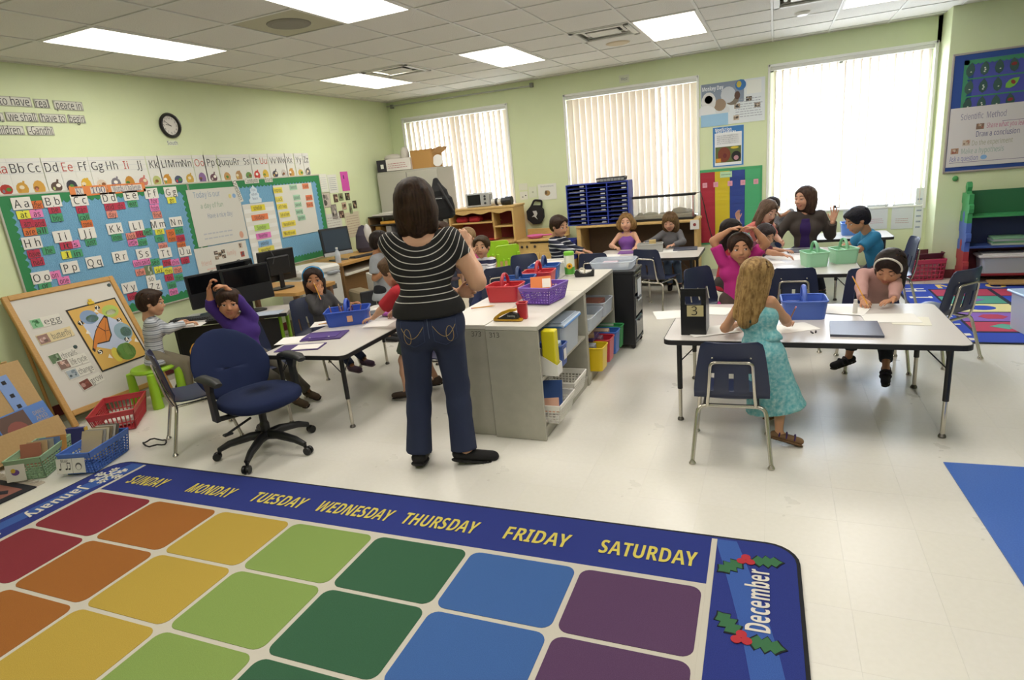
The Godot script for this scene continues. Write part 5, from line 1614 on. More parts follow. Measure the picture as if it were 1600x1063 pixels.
# ---------------------------------------------------------------- easel and what stands round it
func easel_corner() -> void:
	var wood := grained("pine", "b98d4c", "c99d5c", 0.5, Vector3(2, 14, 14), 0.03)
	var o := thing("easel", "wood-framed white easel board leaning by the blue letter board", "easel")
	o.transform = at3(-5.235, 0.0, -3.285, HALF, -0.375, 0.0)
	var w := 0.90
	part(o, "board", mb().box(Vector3(0, 0.63, 0), Vector3(w - 0.04, 1.0, 0.012), 0.002), mt("cfcbc3", 0.35))
	for s in [-1, 1]:
		part(o, "leg", mb().box(Vector3(s * (w * 0.5 - 0.008), 0.585, 0.004), Vector3(0.045, 1.17, 0.034), 0.005), wood)
	part(o, "top_rail", mb().box(Vector3(0, 1.148, 0.004), Vector3(w - 0.06, 0.045, 0.034), 0.005), wood)
	part(o, "bottom_rail", mb().box(Vector3(0, 0.11, 0.004), Vector3(w - 0.06, 0.045, 0.034), 0.005), wood)
	for s in [-1, 1]:
		part(o, "rear_leg", mb().bar(Vector3(s * (w * 0.5 - 0.03), 1.1, -0.02), Vector3(s * (w * 0.5 - 0.03), 0.15, -0.26), 0.014, 6), wood)
	var ex: Transform3D = o.transform
	var stick := func(x: float, y: float, z: float, roll := 0.0) -> Transform3D:
		return ex * at3(x, y, z, 0, 0, roll)
	# butterfly life cycle poster
	var m := mb()
	mark(m, "1f1d1c", rect(0, 0, 0.45, 0.6), 0.0014)
	mark(m, "d3a956", rect(0, 0, 0.425, 0.575), 0.0018)
	mark(m, "b9c4dc", PackedVector2Array([Vector2(-0.16, 0.14), Vector2(0.02, 0.2), Vector2(0.17, 0.06), Vector2(0.16, -0.12), Vector2(0.0, -0.17), Vector2(-0.15, -0.08)]), 0.0021)
	for s in [[-0.08, 0.19, 0.15, 0.13, "7f98bc"], [-0.06, 0.17, 0.11, 0.07, "6d9a5c"], [0.12, 0.19, 0.15, 0.12, "a9bf5a"], [0.12, 0.18, 0.1, 0.05, "dfe2c8"], [0.13, -0.02, 0.16, 0.17, "8aa6b4"], [0.15, -0.03, 0.1, 0.1, "5f8a66"], [0.06, -0.2, 0.17, 0.16, "5f8c3c"], [0.09, -0.19, 0.09, 0.14, "87b05a"], [-0.03, -0.2, 0.08, 0.14, "d9c84e"]]:
		mark(m, s[4], oval(s[2], s[3], 18, Vector2(s[0], s[1])), 0.0024)
	var wing := poly([-0.02, 0.12, 0.05, 0.17, 0.07, 0.15, 0.04, 0.06, 0.02, -0.02, -0.03, -0.07, -0.14, -0.06, -0.19, -0.12, -0.2, -0.09, -0.14, 0.0, -0.09, 0.06])
	mark(m, "2a211c", wing, 0.0028)
	var small := PackedVector2Array()
	for p in wing:
		small.append(Vector2(-0.055, 0.02) + (p - Vector2(-0.055, 0.02)) * 0.88)
	mark(m, "cc7a2c", small, 0.0032)
	for s in [[0.05, 0.14], [-0.17, -0.09], [-0.06, 0.1], [0.03, 0.03], [-0.05, -0.055], [-0.12, -0.04]]:
		mark(m, "2a211c", PackedVector2Array([Vector2(-0.02, 0.03), Vector2(-0.014, 0.034), Vector2(s[0], s[1]), Vector2(s[0] - 0.004, s[1] - 0.004)]), 0.0036)
	for s in [["1", -0.17, 0.16], ["2", 0.03, 0.25], ["3", 0.15, 0.09], ["4", 0.12, -0.1], ["5", -0.15, -0.13]]:
		mark(m, "1d1b1a", oval(0.045, 0.045, 12, Vector2(s[1], s[2])), 0.0034)
		said(m, "e9e5da", s[0], 0.04, s[1], s[2], 0.0, 0.0042, "Droid Sans", true)
	for s in [[-0.16, 0.06], [0.19, -0.14], [-0.1, -0.2], [0.0, 0.22]]:
		mark(m, "e6e2d8", poly([s[0] - 0.015, s[1], s[0] + 0.012, s[1] + 0.03, s[0] + 0.02, s[1] - 0.02]), 0.003)
	var ps := sheet("life_cycle_poster", "butterfly life cycle poster with a black edge clipped on the easel", "poster", stick.call(0.17, 0.66, 0.0085, 0.03), 0.45, 0.6, "d3a956", "", m)
	var clip := thing("bulldog_clip", "yellow plastic clip at the top of the butterfly poster", "clip")
	clip.transform = stick.call(0.16, 0.965, 0.016)
	part(clip, "jaw", mb().box(Vector3(0, 0, 0), Vector3(0.055, 0.028, 0.012), 0.004), mt("d9b820", 0.4))
	part(clip, "grip", mb().box(Vector3(0, 0.022, 0.006), Vector3(0.03, 0.026, 0.008), 0.003), mt("d9b820", 0.4))
	var cards := [["egg", -0.245, 0.90, 0.24, "4e9a5c", "white"], ["butterfly", -0.235, 0.765, 0.28, "b08a80", "cream"], ["chrysalis", -0.26, 0.585, 0.22, "5f7a58", "white"], ["life cycle", -0.215, 0.515, 0.24, "c9a090", "white"], ["change", -0.2, 0.42, 0.22, "7a8a94", "white"], ["grow", -0.16, 0.31, 0.2, "8a4a3c", "white"]]
	for s in cards:
		var c := mb()
		var sw: float = s[3]
		small_photo(c, -sw * 0.5 + 0.045, 0.0, 0.08, 0.075, cards.find(s) + 2, [s[4], Color(s[4]).darkened(0.35).to_html(false), Color(s[4]).lightened(0.3).to_html(false), Color(s[4]).darkened(0.15).to_html(false)])
		said(c, "6a6a66", s[0], 0.05, 0.045, -0.002, sw * 0.55)
		sheet("picture_word_card", "%s picture card reading %s stuck on the easel board" % [s[5], s[0]], "word card", stick.call(s[1], s[2], 0.0075 + 0.0015 * (cards.find(s) % 2), [-0.02, 0.03, 0.05, 0.02, 0.03, 0.16][cards.find(s)]), sw, 0.088, "dad7cd" if s[5] == "white" else "d9c89c", "easel word cards", c)
	for s in [[-0.14, 0.63, "dark magnet in the middle of the easel board"], [0.395, 1.09, "black magnet in the top corner of the easel board"]]:
		var mg := one("magnet", s[2], "magnet", mb().lathe([Vector2(0.016, 0), Vector2(0.015, 0.008), Vector2(0, 0.009)], Vector3.ZERO, 14, Basis.from_euler(Vector3(HALF, 0, 0))), mt("2c4444", 0.3), Vector3.ZERO, 0.0, "easel magnets")
		mg.transform = stick.call(s[0], s[1], 0.006)
	# tan book display with a pocket
	o = thing("book_display", "tan wooden book display panel with a sloping front at the picture edge", "book display", Vector3(-5.0, 0, -2.16), 0.0)
	var tan := grained("tan_ply", "b08f5c", "bb9a66", 0.6, Vector3(1.5, 6, 6), 0.03)
	var tilt := at3(0, 0, 0, HALF, -0.42)
	part(o, "panel", mb().box(tilt * Vector3(0, 0.36, 0), Vector3(0.92, 0.7, 0.014), 0.003, tilt.basis), tan)
	part(o, "pocket", mb().box(tilt * Vector3(0.1, 0.1, 0.09), Vector3(0.72, 0.2, 0.01), 0.003, tilt.basis), tan)
	part(o, "pocket_floor", mb().box(tilt * Vector3(0, 0.02, 0.045), Vector3(0.92, 0.014, 0.1), 0.003, tilt.basis), tan)
	part(o, "rear_panel", mb().box(Vector3(-0.42, 0.32, 0), Vector3(0.014, 0.64, 0.9), 0.003), tan)
	var place := Transform3D(Basis(), Vector3(-5.0, 0, -2.16)) * tilt
	m = mb()
	for y in [0.11, 0.0, -0.09]:
		mark(m, "1c1c1e", rect(0.0, y, 0.028, 0.03))
	sheet("blue_strip", "pale blue strip with three black squares on the tan panel", "strip", place * at3(0.3, 0.46, 0.009, 0, 0, 0.05), 0.09, 0.33, "7d9ad0", "", m)
	sheet("notice", "small white picture notice at the tan panel's cut edge", "notice", place * at3(-0.06, 0.46, 0.009), 0.13, 0.12, "d9d5cc", "", said(mark(mb(), "8a3a2c", poly([-0.02, 0.0, 0.03, 0.0, 0.0, 0.04])), "3c3a3a", "safe", 0.04, 0, -0.035))
	m = mb()
	mark(m, "5a3f34", rect(-0.07, 0, 0.2, 0.32))
	mark(m, "8a4638", oval(0.14, 0.16, 14, Vector2(-0.07, 0.02)), 0.002)
	mark(m, "3a2a26", oval(0.06, 0.08, 12, Vector2(-0.04, -0.03)), 0.0024)
	mark(m, "c99a72", oval(0.05, 0.04, 10, Vector2(-0.1, -0.08)), 0.0026)
	for y in [0.02, 0.06, 0.1]:
		said(m, "b9a890", ["STORIES", "AND", "DANCE"][int(y * 25) % 3], 0.03, 0.11, y, 0.08)
	var bk := one("picture_book", "large blue picture book with a brown cover scene in the display pocket", "book", mb().box(Vector3.ZERO, Vector3(0.36, 0.34, 0.014), 0.002), mt("4b78c0", 0.45))
	bk.transform = place * at3(0.27, 0.17, 0.05, 0, 0, 0.06)
	var pr := part(bk, "cover_print", m, inked(0.5))
	pr.position.z = 0.0065
	o = thing("lime_basket", "lime green plastic basket on top at the picture edge", "basket", Vector3(-5.42, 0.645, -2.43), 0.0)
	part(o, "lattice", lattice(mb(), 0.14, 0.2, 0.13, 5, 7, 4, 1.1, 0.005, 0.03), mt("9ad038", 0.4))
	part(o, "lining", mb().box(Vector3(0, 0.05, 0), Vector3(0.12, 0.09, 0.18), 0.004), mt("86ba30", 0.5))
	# baskets on the floor
	o = thing("red_basket", "red oval plastic basket on the floor under the easel", "basket", Vector3(-4.85, 0, -2.98), 0.75)
	part(o, "lattice", lattice(mb(), 0.26, 0.40, 0.17, 10, 14, 2, 1.22, 0.005, 0.035), mt("b5343c", 0.4))
	part(o, "papers", mb().box(Vector3(0, 0.05, 0), Vector3(0.2, 0.05, 0.26), 0.004), mt("cfcac4", 0.7))
	o = thing("blue_basket", "cornflower blue perforated basket of booklets at the rug corner", "basket", Vector3(-4.29, 0, -2.41), 0.35)
	part(o, "lattice", lattice(mb(), 0.19, 0.34, 0.16, 9, 14, 6, 1.18, 0.0045, 0.035), mt("4a72c4", 0.4))
	m = mb()
	said(m, "2a2a2a", "Music", 0.02, -0.04, 0.035, 0.05)
	for e in [-0.075, -0.03, -0.01]:
		mark(m, "242424", oval(0.016, 0.012, 10, Vector2(e, -0.02)))
		mark(m, "242424", rect(e + 0.007, 0.0, 0.003, 0.045))
	mark(m, "242424", rect(-0.013, 0.02, 0.024, 0.006))
	mark(m, "5a5a5a", oval(0.045, 0.05, 14, Vector2(0.055, -0.005)))
	mark(m, "dedcd4", oval(0.034, 0.036, 14, Vector2(0.055, -0.01)), 0.002)
	mark(m, "8a8a86", rect(0.012, 0, 0.002, 0.1))
	var mc := sheet("music_card", "white music note card tied on the blue basket's front", "card", at3(-4.235, 0.085, -2.20, 0.35, -0.2), 0.2, 0.1, "dcdad2", "", m)
	var rng := RandomNumberGenerator.new()
	rng.seed = 21
	for i in 6:
		var b := one("booklet", ["tan thin booklet leaning in the blue basket, nearest its front", "grey thin booklet second in the blue basket", "cream thin booklet third in the blue basket", "brown thin booklet fourth in the blue basket", "pale thin booklet fifth in the blue basket", "darkest thin booklet at the back of the blue basket"][i], "booklet", mb().box(Vector3(0, 0.11, 0), Vector3(0.15, 0.2, 0.008), 0.001), mt(["b9a98c", "a3a09a", "d3c9ae", "8a7a62", "c4bfb4", "6b665e"][i], 0.6), Vector3(-4.31, 0.03, -2.36 - i * 0.024), 0.35, "booklets in the blue basket")
		b.rotation.x = -0.5
	o = thing("green_basket", "sage green perforated basket of cards before the tan panel", "basket", Vector3(-4.62, 0, -2.24), 0.55)
	part(o, "lattice", lattice(mb(), 0.19, 0.32, 0.16, 9, 13, 6, 1.18, 0.0045, 0.035), mt("8fae8c", 0.45))
	for i in 5:
		var b := one("game_card", ["red-edged picture card standing in the sage basket, foremost", "tan picture card second in the sage basket", "grey picture card third in the sage basket", "blue picture card fourth in the sage basket", "orange picture card last in the sage basket"][i], "card", mb().box(Vector3(0, 0.09, 0), Vector3(0.13, 0.16, 0.007), 0.001), mt(["a86a56", "b79a74", "9a968c", "5f7aa8", "c08a4a"][i], 0.6), Vector3(-4.62 + 0.012 * i, 0.04, -2.17 - i * 0.035), 0.55, "cards in the sage basket")
		b.rotation.x = -0.35
	m = mark(mb(), "6a4a8a", oval(0.05, 0.04, 12))
	mark(m, "c9a83a", oval(0.03, 0.03, 10, Vector2(-0.012, 0.012)), 0.002)
	sheet("picture_card", "white card with a purple flower on the sage basket", "card", at3(-4.56, 0.08, -2.045, 0.55, -0.2), 0.12, 0.12, "d5d2c8", "", m)
	o = thing("thick_book", "small navy and yellow book lying between the baskets", "book", Vector3(-4.72, 0.0, -2.56), 0.4)
	part(o, "cover", mb().box(Vector3(0, 0.08, 0), Vector3(0.14, 0.16, 0.03), 0.002), mt("34387a", 0.5))
	part(o, "spine", mb().box(Vector3(0.072, 0.08, 0), Vector3(0.008, 0.16, 0.032), 0.001), mt("d0b04a", 0.5))
	var loop := []
	for k in 17:
		var a := TAU * k / 17.0
		loop.append(Vector3(-4.13 + cos(a) * 0.1, 0.012 + 0.015 * sin(a * 2.0) * sin(a * 2.0), -2.72 + sin(a) * 0.055))
	one("cable_loop", "black cable loop lying on the floor behind the blue basket", "cable", mb().tube(loop, 0.006, 6, true), mt("161616", 0.5))
	o = thing("lime_stool", "lime green cone-legged plastic stool behind the easel", "stool", Vector3(-4.98, 0, -3.44), 0.0)
	for s in [[-0.13, -0.13], [0.13, -0.13], [-0.13, 0.13], [0.13, 0.13]]:
		part(o, "leg", mb().lathe([Vector2(0, 0), Vector2(0.045, 0.0), Vector2(0.03, 0.3), Vector2(0, 0.31)], Vector3(s[0], 0, s[1]), 14), mt("9ccc2e", 0.4))
	part(o, "seat", mb().lathe([Vector2(0, 0.30), Vector2(0.17, 0.30), Vector2(0.18, 0.315), Vector2(0.17, 0.335), Vector2(0, 0.34)], Vector3.ZERO, 24), mt("9ccc2e", 0.4))


# ---------------------------------------------------------------- computer corner
func computer_corner() -> void:
	var lam := mt("b9b5b0", 0.4)
	var wood := grained("desk_wood", "b58a4e", "c29658", 0.45, Vector3(2, 10, 10), 0.03)
	var dark := grained("brown_panel", "76552e", "80603a", 0.5, Vector3(2, 8, 8), 0.03)
	var o := thing("computer_table", "grey-topped computer table with a black edge along the wall", "table", Vector3(-4.76, 0, -4.18), 0.0)
	part(o, "tabletop", mb().prism(poly([-0.36, -0.47, 0.64, 0.06, 0.40, 0.42, -0.5, 0.0]), 0.028, flat_up(0, 0.605, 0)), lam)
	part(o, "edge_band", mb().box(Vector3(0.14, 0.605, 0.208), Vector3(1.13, 0.032, 0.012), 0.003, Basis.from_euler(Vector3(0, 0.47, 0))), mt("1c1c1e", 0.5))
	part(o, "modesty_panel", mb().box(Vector3(0.1, 0.36, 0.16), Vector3(0.95, 0.42, 0.016), 0.002, Basis.from_euler(Vector3(0, 0.47, 0))), mt("1d1d1f", 0.6))
	for s in [[-0.3, 0.36], [0.52, -0.08], [0.35, -0.35], [-0.42, 0.05]]:
		part(o, "leg", mb().bar(Vector3(s[0], 0, s[1]), Vector3(s[0], 0.6, s[1]), 0.018), mt("8ab82c" if s[0] > 0 else "1c1c1e", 0.4))
	o = thing("wood_table", "tan wooden table holding the back-turned monitor", "table", Vector3(-4.98, 0, -5.0), 0.0)
	part(o, "tabletop", mb().prism(rounded(1.2, 0.62, 0.03), 0.035, flat_up(0, 0.69, 0)), wood)
	for s in [-1, 1]:
		for t in [-1, 1]:
			part(o, "leg", mb().box(Vector3(s * 0.54, 0.335, t * 0.26), Vector3(0.05, 0.67, 0.05), 0.004), grained("leg_wood", "7a5a44", "846450", 0.5, Vector3(8, 2, 8), 0.03))
	monitor("black monitor behind the boy with raised arms, widest of the dark row", Vector3(-4.56, 0.62, -4.27), 1.25, 0.46, 0.34, 0.1)
	monitor("black monitor between the striped boy and the raised arms", Vector3(-4.98, 0.62, -4.20), 1.35, 0.42, 0.32, 0.08)
	monitor("black monitor peeking above the widest one", Vector3(-5.22, 0.72, -4.78), 1.45, 0.42, 0.26, 0.06)
	monitor("black monitor seen from behind on the tan wooden table", Vector3(-4.80, 0.71, -4.93), -1.8, 0.42, 0.33, 0.08)
	keyboard("black keyboard on the grey table, nearer the raised-arms boy", Vector3(-4.58, 0.62, -4.02), 0.45)
	keyboard("black keyboard on the grey table, closer to the striped boy", Vector3(-4.98, 0.62, -3.96), 0.45)
	paper("worksheet", "white paper under the striped boy's writing hand", "paper", Vector3(-4.82, 0.6195, -3.76), 0.5, 0.28, 0.2, "dcdad4", "worksheets on the tables")
	paper("mouse_mat", "pale printed mat on the grey table beside the raised-arms boy", "mat", Vector3(-4.34, 0.6195, -4.2), 0.47, 0.3, 0.2, "aab4c4")
	# desk with the silver-chinned computer
	o = thing("computer_desk", "brown wooden computer desk with a white tray shelf", "desk", Vector3(-5.36, 0, -7.0), 0.0)
	part(o, "desktop", mb().box(Vector3(0, 0.735, 0), Vector3(0.68, 0.04, 1.5), 0.004), wood)
	part(o, "keyboard_shelf", mb().box(Vector3(0.06, 0.60, 0.0), Vector3(0.58, 0.03, 1.4), 0.003), mt("d3d0c6", 0.4))
	part(o, "side_panel", mb().box(Vector3(0, 0.36, 0.72), Vector3(0.64, 0.71, 0.03), 0.003), dark)
	part(o, "side_panel", mb().box(Vector3(0, 0.36, -0.72), Vector3(0.64, 0.71, 0.03), 0.003), dark)
	part(o, "back_panel", mb().box(Vector3(0.2, 0.29, 0), Vector3(0.02, 0.56, 1.4), 0.003), dark)
	o = thing("desktop_computer", "desktop computer screen with a silver chin on the brown desk", "computer", Vector3(-5.3, 0.755, -6.55), 1.1)
	part(o, "housing", mb().box(Vector3(0, 0.25, 0), Vector3(0.40, 0.36, 0.04), 0.006, Basis.from_euler(Vector3(-0.12, 0, 0))), mt("1d1f22", 0.35))
	part(o, "screen", mb().box(Vector3(0, 0.27, 0.021), Vector3(0.355, 0.27, 0.003), 0.0, Basis.from_euler(Vector3(-0.12, 0, 0))), mt("3b4654", 0.12))
	part(o, "chin", mb().box(Vector3(0, 0.095, 0.04), Vector3(0.40, 0.045, 0.012), 0.002, Basis.from_euler(Vector3(-0.12, 0, 0))), mt("b4b7ba", 0.35, 0.4))
	part(o, "stand", mb().box(Vector3(0, 0.04, -0.04), Vector3(0.06, 0.12, 0.02), 0.003).box(Vector3(0, 0.006, 0.0), Vector3(0.2, 0.012, 0.18), 0.004), mt("2a2c2f", 0.4))
	keyboard("black keyboard before the silver-chinned computer", Vector3(-5.1, 0.756, -6.85), 1.3)
	o = thing("water_bottle", "clear water bottle beside the silver-chinned computer", "bottle", Vector3(-5.12, 0.755, -6.32), 0.0)
	part(o, "bottle", mb().lathe([Vector2(0, 0), Vector2(0.035, 0), Vector2(0.036, 0.1), Vector2(0.03, 0.13), Vector2(0.014, 0.17), Vector2(0.014, 0.18)], Vector3.ZERO, 16), mats["clear"])
	part(o, "cap", mb().lathe([Vector2(0.016, 0.178), Vector2(0.016, 0.196), Vector2(0, 0.198)], Vector3.ZERO, 12), mt("e6e6e6", 0.4))
	o = thing("hanging_bag", "dark purple and white bag hanging past the desk monitor", "bag", Vector3(-5.4, 0.76, -7.3), 0.8)
	part(o, "bag", mb().lathe([Vector2(0, 0), Vector2(0.1, 0.0), Vector2(0.13, 0.06), Vector2(0.11, 0.24), Vector2(0.05, 0.36), Vector2(0, 0.38)], Vector3.ZERO, 14, Basis(), 1.0, 0.55), mt("3f3a48", 0.8))
	part(o, "flap", mb().ball(Vector3(0.06, 0.24, 0.04), Vector3(0.06, 0.15, 0.04), 12), mt("c9c7c4", 0.7))
	o = thing("printer", "large off-white office printer beside the blue-headband girl", "printer", Vector3(-5.12, 0, -5.75), 1.3)
	var shell_ := mt("cfcfca", 0.45)
	part(o, "body", mb().box(Vector3(0, 0.45, 0), Vector3(0.56, 0.52, 0.5), 0.03), shell_)
	part(o, "lid", mb().box(Vector3(0, 0.76, -0.02), Vector3(0.58, 0.1, 0.52), 0.03), shell_)
	part(o, "stand", mb().box(Vector3(0, 0.1, 0), Vector3(0.5, 0.2, 0.44), 0.01), mt("8f8a80", 0.6))
	part(o, "paper_slot", mb().box(Vector3(0, 0.55, 0.245), Vector3(0.36, 0.06, 0.02), 0.004), mt("4b4c4e", 0.6))
	part(o, "control_panel", mb().box(Vector3(0.16, 0.72, 0.26), Vector3(0.16, 0.03, 0.05), 0.006), mt("9aa0a6", 0.5))
	o = thing("computer_tower", "beige computer tower with a black front standing on the floor", "computer", Vector3(-4.72, 0, -6.15), 1.0)
	part(o, "case", mb().box(Vector3(0, 0.22, 0), Vector3(0.18, 0.43, 0.42), 0.02), mt("8f826a", 0.5))
	part(o, "front", mb().box(Vector3(0, 0.22, 0.215), Vector3(0.19, 0.44, 0.03), 0.015), mt("26262a", 0.4))
	o = thing("paper_carton", "white paper carton with an orange panel by the desk", "box", Vector3(-4.6, 0, -6.45), 0.9)
	part(o, "carton", mb().box(Vector3(0, 0.3, 0), Vector3(0.3, 0.6, 0.3), 0.004), mt("d8d7d2", 0.6))
	part(o, "orange_panel", mb().box(Vector3(0.05, 0.5, 0.151), Vector3(0.14, 0.18, 0.002), 0.0), mt("d9643a", 0.6))
	part(o, "blue_panel", mb().box(Vector3(0, 0.385, 0.151), Vector3(0.28, 0.05, 0.002), 0.0), mt("2f4482", 0.6))


# ---------------------------------------------------------------- along the window wall
func back_wall() -> void:
	var maple := grained("maple", "c9a566", "d6b478", 0.45, Vector3(2, 9, 9), 0.03)
	var o := thing("toy_hutch", "light wooden toy hutch with dark red back panels below the corner window", "hutch", Vector3(-3.98, 0, -8.48), 0.0)
	var red := mt("8a2b2c", 0.6)
	part(o, "side_panel", mb().box(Vector3(-0.53, 0.6, 0), Vector3(0.03, 1.18, 0.42), 0.004), maple)
	part(o, "side_panel", mb().box(Vector3(0.51, 0.6, 0), Vector3(0.03, 1.18, 0.42), 0.004), maple)
	part(o, "top", mb().box(Vector3(-0.01, 1.19, 0), Vector3(1.1, 0.028, 0.44), 0.004), maple)
	part(o, "red_back", mb().box(Vector3(-0.01, 0.94, -0.2), Vector3(1.02, 0.5, 0.012), 0.0), red)
	part(o, "divider", mb().prism(poly([-0.1, 0.0, 0.12, 0.0, 0.1, 0.12, 0.13, 0.3, 0.12, 0.47, -0.1, 0.47]), 0.03, Transform3D(Basis(Vector3(0, 0, 1), Vector3(0, 1, 0), Vector3(-1, 0, 0)), Vector3(0.17, 0.71, 0.04))), maple)
	part(o, "shelf", mb().box(Vector3(-0.17, 0.98, 0.02), Vector3(0.67, 0.02, 0.36), 0.003), maple)
	part(o, "shelf", mb().box(Vector3(0.34, 0.91, 0.02), Vector3(0.32, 0.02, 0.36), 0.003), maple)
	var wave := PackedVector2Array([Vector2(-0.515, 0.075), Vector2(-0.515, 0.02)])
	for k in 25:
		var x := -0.51 + k * 1.01 / 24.0
		wave.append(Vector2(x, 0.012 + 0.014 * sin(k * 0.9)))
	wave.append(Vector2(0.5, 0.075))
	part(o, "scalloped_rail", mb().prism(wave, 0.02, at3(0, 1.105, 0.2)), maple)
	part(o, "counter", mb().box(Vector3(-0.01, 0.695, 0.08), Vector3(1.08, 0.028, 0.56), 0.004), maple)
	part(o, "base", mb().box(Vector3(-0.01, 0.34, 0.05), Vector3(1.0, 0.66, 0.46), 0.004), maple)
	for k in 3:
		var d := part(o, "door", mb().box(Vector3(-0.33 + k * 0.33, 0.29, 0.29), Vector3(0.31, 0.5, 0.018), 0.004), maple)
		for e in [-0.05, 0.05]:
			part(d, "knob", mb().ball(Vector3(-0.33 + k * 0.33 + e, 0.61, 0.3), Vector3(0.02, 0.02, 0.014), 10), mt("2b211c", 0.5))
	part(o, "control_rail", mb().box(Vector3(-0.01, 0.61, 0.285), Vector3(1.0, 0.1, 0.014), 0.003), maple)
	for s in [[-0.37, "red folded cloth on the hutch's upper shelf, nearer the corner"], [-0.16, "red folded cloth on the hutch's upper shelf, nearer the divider"]]:
		one("red_cloth", s[1], "cloth", mb().box(Vector3(0, 0.04, 0), Vector3(0.19, 0.08, 0.16), 0.025), mt("b02733", 0.8), Vector3(-3.98 + s[0], 0.991, -8.42), 0.0, "folded red cloths")
	one("red_plate", "red toy plate on the hutch counter", "plate", mb().lathe([Vector2(0, 0.004), Vector2(0.06, 0.004), Vector2(0.1, 0.018), Vector2(0.1, 0.022), Vector2(0.06, 0.01), Vector2(0, 0.01)], Vector3.ZERO, 24), mt("c03a3a", 0.4), Vector3(-3.86, 0.71, -8.36))
	o = thing("toy_microwave", "small silver toy microwave on the hutch top before the blinds", "microwave", Vector3(-4.08, 1.205, -8.5), 0.12)
	part(o, "case", mb().box(Vector3(0, 0.1, 0), Vector3(0.36, 0.2, 0.24), 0.01), mt("b9bcbd", 0.4, 0.3))
	part(o, "door_window", mb().box(Vector3(-0.05, 0.105, 0.121), Vector3(0.2, 0.15, 0.004), 0.001), mt("1c1e22", 0.2))
	for y in [0.15, 0.11, 0.05]:
		part(o, "dial", mb().lathe([Vector2(0.018, 0), Vector2(0.016, 0.01), Vector2(0, 0.01)], Vector3(0.12, y, 0.12), 12, Basis.from_euler(Vector3(HALF, 0, 0))), mt("3a3d42", 0.4))
	part(o, "vent_side", mb().box(Vector3(0.181, 0.1, 0.02), Vector3(0.004, 0.15, 0.14), 0.001), mt("6d7074", 0.4))
	o = thing("camera_lens", "white and black telephoto lens lying on the hutch top", "camera lens", Vector3(-3.7, 1.26, -8.46), 0.0)
	var ax := Basis.from_euler(Vector3(0, 0, -HALF))
	for s in [["rear_barrel", -0.16, -0.1, 0.05, "d6d3cb"], ["black_ring", -0.1, -0.06, 0.053, "1f1f21"], ["white_barrel", -0.06, 0.0, 0.05, "d9d6cd"], ["zoom_ring", 0.0, 0.06, 0.056, "242426"], ["hood", 0.06, 0.16, 0.066, "17171a"]]:
		part(o, s[0], mb().lathe([Vector2(0, s[1]), Vector2(s[3] - 0.004, s[1]), Vector2(s[3], s[1] + 0.004), Vector2(s[3], s[2] - 0.004), Vector2(s[3] - 0.004, s[2]), Vector2(0, s[2])], Vector3.ZERO, 20, ax), mt(s[4], 0.4))
	# low toy kitchen cabinet
	o = thing("toy_stove", "low tan toy kitchen cabinet with dark knobs beside the hutch", "cabinet", Vector3(-3.1, 0, -8.48), 0.0)
	part(o, "body", mb().box(Vector3(0, 0.34, 0), Vector3(0.64, 0.68, 0.46), 0.004), maple)
	part(o, "counter", mb().box(Vector3(0, 0.69, 0.01), Vector3(0.66, 0.025, 0.5), 0.004), maple)
	part(o, "backsplash", mb().box(Vector3(0, 0.75, -0.22), Vector3(0.66, 0.12, 0.02), 0.004), maple)
	part(o, "slot", mb().box(Vector3(0.08, 0.655, 0.232), Vector3(0.42, 0.02, 0.006), 0.0), mt("241c18", 0.7))
	part(o, "door", mb().box(Vector3(-0.155, 0.27, 0.236), Vector3(0.29, 0.48, 0.014), 0.004), maple)
	part(o, "door", mb().box(Vector3(0.155, 0.27, 0.236), Vector3(0.29, 0.48, 0.014), 0.004), maple)
	for x in [-0.26, -0.18, -0.06, 0.16]:
		part(o, "knob", mb().ball(Vector3(x, 0.6, 0.24), Vector3(0.02, 0.02, 0.014), 10), mt("2b211c", 0.5))
	one("pink_pan", "bright pink toy pan lying on the toy kitchen counter", "toy pan", mb().lathe([Vector2(0, 0.01), Vector2(0.1, 0.008), Vector2(0.13, 0.04), Vector2(0.12, 0.045), Vector2(0.09, 0.018), Vector2(0, 0.018)], Vector3.ZERO, 20).bar(Vector3(0.12, 0.035, 0), Vector3(0.26, 0.045, 0.02), 0.012, 8), mt("d86aa8", 0.4), Vector3(-3.2, 0.703, -8.4))
	o = thing("blue_toy_tub", "dark blue star-printed tub behind the striped boy", "tub", Vector3(-2.645, 0.0, -8.2), 0.0)
	part(o, "tub", tub(mb(), 0.22, 0.3, 0.26, 1.08), mt("2b3a9a", 0.5)).position.y = 0.42
	part(o, "stand", mb().box(Vector3(0, 0.21, 0), Vector3(0.2, 0.42, 0.26), 0.01), maple)
	var st := mb()
	var rng := RandomNumberGenerator.new()
	rng.seed = 3
	for k in 14:
		st.ball(Vector3(rng.randf_range(-0.1, 0.1), rng.randf_range(0.46, 0.64), 0.165), Vector3(0.012, 0.012, 0.003), 6)
	part(o, "star_print", st, mt("b9c0e0", 0.6)).set_meta("kind", "stuff")
	# cards and mitt on the pier between windows
	var m := mb()
	for k in 2:
		mark(m, "3c3c40", oval(0.022, 0.016, 8, Vector2(-0.02 + 0.05 * k, -0.02 + 0.02 * k)))
	sheet("wall_card", "small white card with two dark marks between the windows", "card", on_back(-3.5, 1.30), 0.13, 0.12, "dfe3d4", "cards between the windows", m)
	sheet("wall_card", "blank pale card above the marked one between the windows", "card", on_back(-3.5, 1.43), 0.14, 0.1, "dde2cf", "cards between the windows")
	sheet("wall_card", "pale card with a faint picture beside the marked one", "card", on_back(-3.35, 1.34), 0.13, 0.16, "dbe1cc", "cards between the windows", mark(mb(), "b9bfa8", oval(0.03, 0.03, 8)))
	m = mark(mb(), "a98a5a", oval(0.09, 0.08, 12, Vector2(0, -0.02)))
